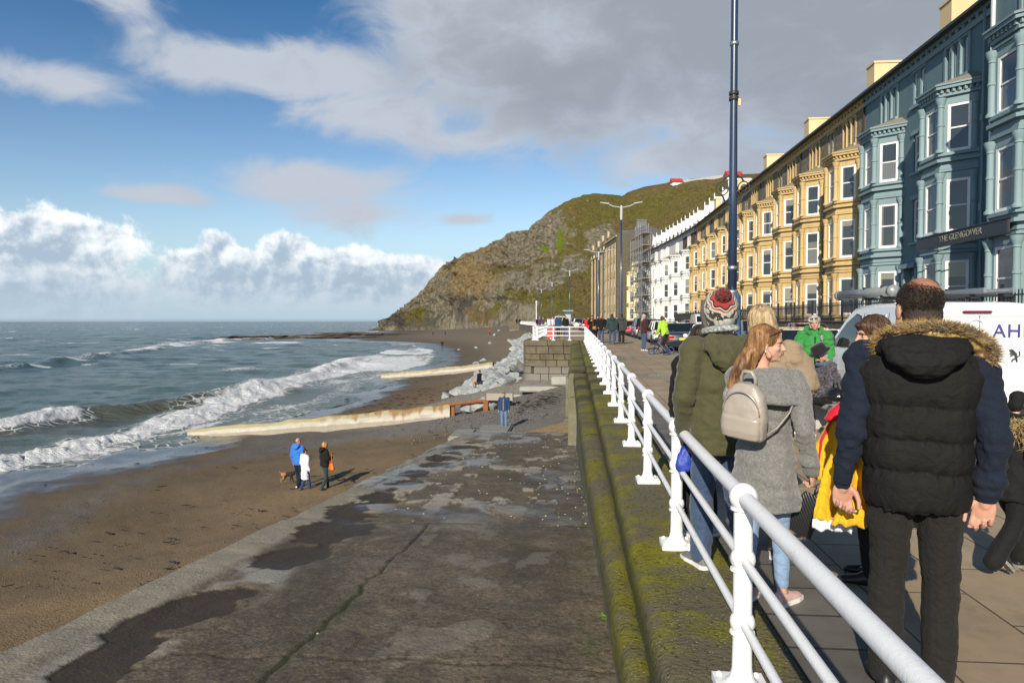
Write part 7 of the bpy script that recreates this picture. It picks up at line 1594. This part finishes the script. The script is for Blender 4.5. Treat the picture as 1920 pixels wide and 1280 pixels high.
wm = Person('seated white-haired man with glasses, half hidden behind the vest man', (3.74, 9.28, dk(9.3)), 95, 1.68, lean=12, sit=.53, lod=1, hpitch=-18, legs={'L': dict(kn=(-.11, .42, .52), an=(-.12, .40, .085)), 'R': dict(kn=(.11, .45, .52), an=(.13, .46, .085))}, arms={'L': dict(el=(-.26, .10, 1.16), wr=(-.10, .34, 1.0)), 'R': dict(el=(.26, .10, 1.16), wr=(.12, .34, 1.0))})
wm.body(SKIN2, True); wm.hair(H_white, 'short', 0, 1, 0, [(wm.Hd @ V((0, .10, -.03)), (.085, .06, .08))]); wm.trousers(C_brown, (.105, .085, .075)); wm.shoes(S_blk); wm.jacket(C_navy, .82, .21, .205, .2, .16, (.08, .07, .055))
b = MB(); b.M = wm.Hd @ Matrix.Scale(wm.s, 4)
for sx in (-1, 1): b.tube([(sx * .034 + .024 * math.cos(a), .092, .0 + .018 * math.sin(a)) for a in np.linspace(0, 6.3, 12)], .003, 5); b.tube([(sx * .058, .09, .006), (sx * .08, -.0, .004)], .003, 5)
b.build('glasses', EYED, wm.o)
hbg = thing('handbag', 'black leather handbag on the lap of the seated man', 'bag', (3.40, 9.55, dk(9.7) + .62)); b = MB(); b.ring_loft([(0, 0, 0, .12, .16), (0, 0, .06, .13, .18), (0, 0, .14, .09, .14), (0, 0, .17, .03, .08)], 16); fuse('bag', b, mat('patent', base=(.012, .012, .013), rough=.2, bump=.6, bs=14), hbg, .016, 2); b = MB(); b.tube([(0, -.12, .12), (0, -.06, .22), (0, .06, .22), (0, .12, .12)], .012, 6); b.build('handle', mat('patent', None), hbg)
gx5, gy5, gz5 = ground(1526, 11.7)
gr_ = Person('smiling grey-haired woman in a bright green jacket standing behind the bench', (gx5, gy5, gz5), 168, 1.71, lod=0, hyaw=-6, htilt=6, lean=4, arms={'L': dict(el=(-.26, .03, 1.15), wr=(-.2, .2, 1.0)), 'R': dict(el=(.26, .03, 1.15), wr=(.2, .2, 1.0))})
gr_.browm = H_grey; gr_.body(SKIN2); gr_.hair(H_grey, 'curly', 0, 3); gr_.trousers(C_slate); gr_.shoes(S_brn); gr_.jacket(C_green, .80, .21, .195, .205, .15, (.082, .07, .055), amp=.012)
gr_.hood(C_green, .17, .12, .045)
b = MB(); b.M = gr_.U; b.tube([(0, .155, 1.42), (0, .165, 1.2), (0, .165, .85)], .012, 6); b.build('zip', S_blk, gr_.o); b = MB(); b.M = gr_.U; b.tube([(-.10, .12, 1.44), (-.115, .165, 1.30), (-.12, .16, 1.1)], .022, 6, True, 0, .4); b.build('bag_strap', cloth('strapstripe', (.02, .02, .02), .7, .3, 9, 30, .6, (.5, .5, .5)), gr_.o)
b = MB(); b.M = gr_.Hd @ Matrix.Scale(gr_.s, 4)
for sx in (-1, 1): b.ell((sx * .034, .088, .088), (.026, .012, .016), 10, 6)
b.build('sunglasses', EYED, gr_.o, True); b = MB(); b.M = gr_.Hd @ Matrix.Scale(gr_.s, 4); b.tube([(-.024, .093, -.050), (0, .100, -.060), (.024, .093, -.050)], [.002, .005, .002], 6); b.build('teeth', EYEW, gr_.o)
gx6, gy6, gz6 = ground(1384, 11.6)
q = Person('grey-haired man in a dark jacket, between the knitted hat and the blond hair', (gx6, gy6, gz6), 60, 1.74, lod=1, lean=18, hyaw=-10, hpitch=-8); q.body(SKIN2, True, eyes=False); q.hair(H_grey, 'short'); q.trousers(C_slate); q.shoes(S_blk); q.jacket(C_black, .80, wide_ := .2) if False else q.jacket(C_black, .80)
# ---- people along the promenade and on the beach ---------------------------------------------------
STEP = {'L': dict(kn=(-.10, .10, .50), an=(-.10, .16, .085)), 'R': dict(kn=(.10, .02, .50), an=(.10, -.16, .10), pitch=-14)}
STEP2 = {'L': dict(kn=(-.10, .04, .50), an=(-.10, -.14, .10), pitch=-12), 'R': dict(kn=(.10, .10, .50), an=(.10, .15, .085))}
def figure(label, loc, head, H, top, legs_m, hairm=None, hk='short', shoe=None, lod=2, skin=None, step=None, hem=.80, group=None, male=True, arms=None, jw=1.0, lean=0, hyaw=0, hpitch=0, hood=False, tr=(.095, .07, .06), send=1.0):
    q = Person(label, loc, head, H, lod=lod, legs=step, arms=arms, lean=lean, hyaw=hyaw, hpitch=hpitch, group=group)
    q.body(skin or SKIN2, male, eyes=False)
    if hairm: q.hair(hairm, hk, vox=.016 if lod == 2 else None)
    q.trousers(legs_m, tr); q.shoes(shoe or S_blk); q.jacket(top, hem, .195 * jw, .185 * jw, .195 * jw, .145 * jw, (.078, .066, .052), amp=.012, send=send)
    if hood: q.hood(top, .15, .14, .045)
    return q
HIP = {'L': dict(el=(-.28, -.02, 1.16), wr=(-.20, .12, .98)), 'R': dict(el=(.28, -.02, 1.16), wr=(.20, .12, .98))}
dr_ = figure('man in a dark maroon jumper and blue jeans looking down on the promenade', ground(1207, 34.2), -70, 1.76, C_maroon, C_jean, H_grey, lod=1, hpitch=-25, hem=.86, arms={'L': dict(el=(-.24, .04, 1.15), wr=(-.16, .26, 1.0)), 'R': dict(el=(.24, .04, 1.15), wr=(.16, .26, 1.0))}, shoe=S_wht)
lm = figure('person in a lime green gilet bending over a pushchair', ground(1247, 32.2), 40, 1.70, C_lime, C_brown, H_brown, 'bob', lod=1, lean=14, hpitch=-20, male=False, arms={'L': dict(el=(-.24, .12, 1.16), wr=(-.20, .36, .98)), 'R': dict(el=(.24, .12, 1.16), wr=(.20, .36, .98))})
px_, py_ = at_d(1240, 31.0); pc = thing('pushchair', 'empty blue-framed pushchair with a dark seat in front of the person in lime green', 'pushchair', (px_, py_, dk(py_)), R(60)); m_pc = mat('pram_blue', base=(.03, .05, .13), rough=.4)
for sx in (-1, 1):
    for yy2, r_ in ((-.32, .16), (.34, .13)):
        b = MB(); b.M = Matrix.Translation((sx * .26, yy2, r_)) @ Matrix.Rotation(R(90), 4, 'Y'); b.tube([(r_ * math.cos(a), r_ * math.sin(a), 0) for a in np.linspace(0, 6.2832, 19)], .024, 6); b.lathe([(.03, -.03), (.03, .03)], 8); o = b.build('wheel', m_pc, pc)
    MB().tube([(sx * .26, .34, .13), (sx * .25, .05, .55), (sx * .24, -.36, 1.0), (sx * .24, -.48, 1.02)], .018, 6).build('frame', m_pc, pc); MB().tube([(sx * .26, -.32, .16), (sx * .25, .05, .55)], .018, 6).build('frame', m_pc, pc)
MB().tube([(-.24, -.48, 1.02), (.24, -.48, 1.02)], .02, 6).build('handle', m_pc, pc)
b = MB(); b.box(-.22, -.05, .42, .22, .42, .48); b.M = Matrix.Translation((0, -.05, .45)) @ Matrix.Rotation(R(25), 4, 'X'); b.box(-.22, -.03, 0, .22, .03, .5); b.M = None; fuse('seat', b, C_brown, pc, .02, 2)
G2 = None
figure('man in a dark waterproof and blue jeans walking away, left of the pair', ground(1147.5, 41.8), 4, 1.78, C_teal, C_jean, H_dark, step=STEP, hood=True, shoe=S_brn, lod=1)
figure('man in a charcoal grey hooded coat walking away, right of the pair', ground(1165.5, 42.2), -3, 1.78, C_slate, C_char, H_dark, step=STEP2, hood=True, hem=.76, lod=1, shoe=S_brn)
figure('bald man in a black jacket and blue jeans strolling towards the viewer by the railing', ground(1127, 43.5), 178, 1.72, C_black, C_jean, H_grey, step=STEP, lod=1, arms=HIP)
bw = figure('woman in a long black coat holding up a camera beside the railing', ground(1110, 45.5), 176, 1.70, C_black, C_black, H_dark, 'bob', hem=.45, lod=1, male=False, skin=SKIN, arms={'L': dict(el=(-.24, .10, 1.20), wr=(-.06, .2, 1.42)), 'R': dict(el=(.26, .06, 1.18), wr=(.1, .2, 1.36))})
x, y, z = ground(1114.5, 45.2); ob = thing('shoulder_bag', 'small tan leather bag at the hip of the woman in the black coat', 'bag', (x, y, z + .80)); b = MB(); b.ring_loft([(0, 0, 0, .13, .05), (0, 0, .12, .13, .06), (0, 0, .2, .09, .04)], 14); fuse('bag', b, mat('tan_leather', base=(.32, .13, .03), rough=.5), ob, .016, 2); b = MB(); b.tube([(-.08, 0, .18), (-.1, .0, .55)], .012, 5); b.build('strap', mat('tan_leather', None), ob)
figure('person in purple walking half hidden behind the bald man', ground(1121, 47), 172, 1.70, C_purple, C_jean, H_brown, 'bob', step=STEP2, male=False)
figure('person in blue jeans glimpsed between the two men walking away', ground(1156.5, 47), -175, 1.62, C_dkblue, C_jean, H_dark, step=STEP)
figure('person in a deep red top just behind the woman in the black coat', ground(1103, 52), 170, 1.66, C_red, C_char, H_dark, 'bob', male=False)
GF = 'tiny people far along the promenade'
for (px, d, hd, top, lg, hr, lab, H) in ((1047, 58, 168, C_dkblue, C_navy, H_grey, 'man in dark blue walking this way behind the bastion railing', 1.78), (1055, 66, 185, C_mustard, C_slate, H_dark, 'person in a bright yellow raincoat beyond the bastion', 1.68), (1060.5, 65, 175, C_black, C_jean, H_dark, 'person in black next to the yellow raincoat', 1.76), (1030, 74, 40, C_white, C_white, H_dark, 'person in white at the far railing with dark hair', 1.70), (1036, 84, 200, C_white, C_slate, H_blond, 'pale-clothed person behind the one in white at the far railing', 1.72), (1012.5, 105, 150, C_purple, C_navy, H_dark, 'tiny person in dark purple near the white lamp standard', 1.75), (1008, 108, 10, C_black, C_black, H_dark, 'tiny person in black near the white lamp standard', 1.70), (1018.5, 98, 120, C_slate, C_char, H_grey, 'tiny person in slate grey leaning at the far railing', 1.7), (968.5, 225, 0, C_black, C_black, H_dark, 'speck of a person in black at the far end of the railing', 1.75), (974.5, 222, 0, C_navy, C_navy, H_dark, 'speck of a person in navy at the far end of the railing', 1.78), (1026, 120, 90, C_maroon, C_char, H_brown, 'tiny person in maroon beyond the far railing', 1.70)):
    x, y = at_d(px, d)
    figure(lab, (x, y, dk(y)), hd, H, top, lg, hr, step=STEP)
# beach
def bground(px, py, z0=-4.4):
    z = z0
    for _ in range(6): x, y = at(px, py, z); z = zb(x, y)
    return (x, y, z)
figure('bald man in a bright blue anorak walking on the sand', bground(557, 917), -20, 1.80, C_blue, C_navy, None, lod=1, step=STEP, hood=True, shoe=S_wht, hem=.84)
figure('child in a long shiny white raincoat and dark red boots on the sand', bground(570, 923), -40, 1.50, C_white, C_dkblue, H_dark, lod=1, step=STEP2, hem=.50, male=False, shoe=mat('boot_red', base=(.12, .01, .015), rough=.3), skin=SKIN, jw=.95)
wb = bground(607, 921); figure('fair-haired woman in a black padded jacket with an orange bag, on the sand', wb, -50, 1.66, C_black, C_teal, H_ging, 'bob', lod=1, step=STEP, male=False, hood=True, shoe=S_blk, tr=(.09, .06, .05), skin=SKIN, hem=.88, arms={'R': dict(el=(.25, .03, 1.16), wr=(.15, .2, 1.18))})
ob = thing('shoulder_bag', 'orange shoulder bag of the woman on the sand', 'bag', (wb[0] + .25, wb[1] - .05, wb[2] + .72), R(-50)); b = MB(); b.ring_loft([(0, 0, 0, .17, .07), (0, 0, .04, .20, .09), (0, 0, .15, .17, .08), (0, 0, .25, .08, .04)], 16); fuse('bag', b, mat('orange_leather', base=(.55, .13, .012), rough=.5), ob, .016, 2); b = MB(); b.tube([(-.06, 0, .24), (-.04, -.02, .62)], .014, 5); b.tube([(.06, 0, .24), (.02, -.02, .62)], .014, 5); b.build('strap', mat('orange_leather', None), ob)
# the little dog
dg_ = bground(538, 905); dog = thing('dog', 'small black and tan dog trotting beside the blue anorak', 'dog', dg_, R(-75)); b = MB()
b.ring_loft([(0, 0, 0, .01, .01)], 4) if False else None
b.limb([(0, -.20, .30), (0, -.05, .30), (0, .12, .31), (0, .20, .33)], [.070, .078, .095, .07], 12); b.limb([(0, .18, .34), (0, .27, .43)], [.055, .045], 10); b.ell((0, .30, .45), (.05, .065, .05)); b.limb([(0, .33, .44), (0, .40, .425)], [.034, .022], 8)
for sx in (-1, 1):
    b.limb([(sx * .035, .28, .49), (sx * .05, .265, .53)], [.018, .008], 6)
    b.limb([(sx * .055, .13, .28), (sx * .058, .12 + sx * .04, .15), (sx * .058, .14 + sx * .06, .03), (sx * .058, .17 + sx * .06, .018)], [.045, .026, .018, .018], 8); b.limb([(sx * .05, -.17, .27), (sx * .06, -.12 - sx * .03, .18), (sx * .06, -.21 - sx * .05, .11), (sx * .06, -.19 - sx * .06, .02), (sx * .06, -.16 - sx * .06, .018)], [.055, .036, .020, .016, .016], 8)
b.limb([(0, -.24, .34), (0, -.31, .40), (0, -.33, .47)], [.022, .016, .008], 6)
m_dog = mat('dog_coat', lambda g: (lambda v: (lambda x, y, z: {'Base Color': g.mix(g.ss(y + g.noise(v, 14, 3) * .12, -.06, .0), (.30, .17, .08), (.018, .015, .013)), 'Roughness': .9})(*g.sep(v)))(g.co('Object')))
fuse('body', b, m_dog, dog, .012, 2, lambda co, no: .004 * fbm(co[:, 0] * 60, co[:, 1] * 60, co[:, 2] * 60, 2, 3), minz=0)
# boy on the slipway
bx_, by_ = at(945, 806, zslip(30.2)); boy = figure('boy in a navy jacket and blue jeans at the foot of the slipway, head bowed', (bx_, by_, zslip(by_) if by_ < 29 else zslip(29) + .0), 172, 1.50, C_dkblue, cloth('cloth_midblue', (.10, .18, .34), .85, .5, 14), H_brown, lod=1, hpitch=-28, skin=SKIN, shoe=mat('shoe_blue', base=(.03, .06, .3), rough=.6), hem=.84)
b = MB()
for sx in (-1, 1):
    b.M = Matrix.Scale(1.5 / 1.75, 4); b.tube([(sx * .012, .150, 1.42), (sx * .012, .158, 1.15), (sx * .012, .155, .86)], .010, 6)
b.build('orange_zip', mat('zip_orange', base=(.55, .2, .12), rough=.7), boy.o)
# sitters on the rocks and far strollers on the shingle
rx_, ry_, rz_ = bground(899, 736, -3.2); q = Person('person in navy sitting on the boulders with bare legs and a bag', (rx_, ry_, rz_ + .35), 60, 1.7, sit=.45, lod=2, legs=SIT, arms={'R': dict(el=(.25, .14, 1.2), wr=(.1, .2, 1.4))}); q.body(SKIN2, True); q.hair(H_dark, 'short', vox=.016); q.jacket(C_navy, .84); q.trousers(cloth('shorts_salmon', (.5, .22, .14)), (.1, .08, .07), .3)
for (px, py, top, lab) in ((829, 650, C_navy, 'tiny dark figure standing on the shingle near the surf'), (835, 628, C_dkblue, 'speck of a person in blue far along the beach'), (812, 629, C_slate, 'speck of a person in grey far along the beach'), (918, 632, C_red, 'speck of a person in red by the far boulders')):
    x, y, z = bground(px, py, -3); figure(lab, (x, y, z), 20, 1.72, top, C_black, H_dark, step=STEP)
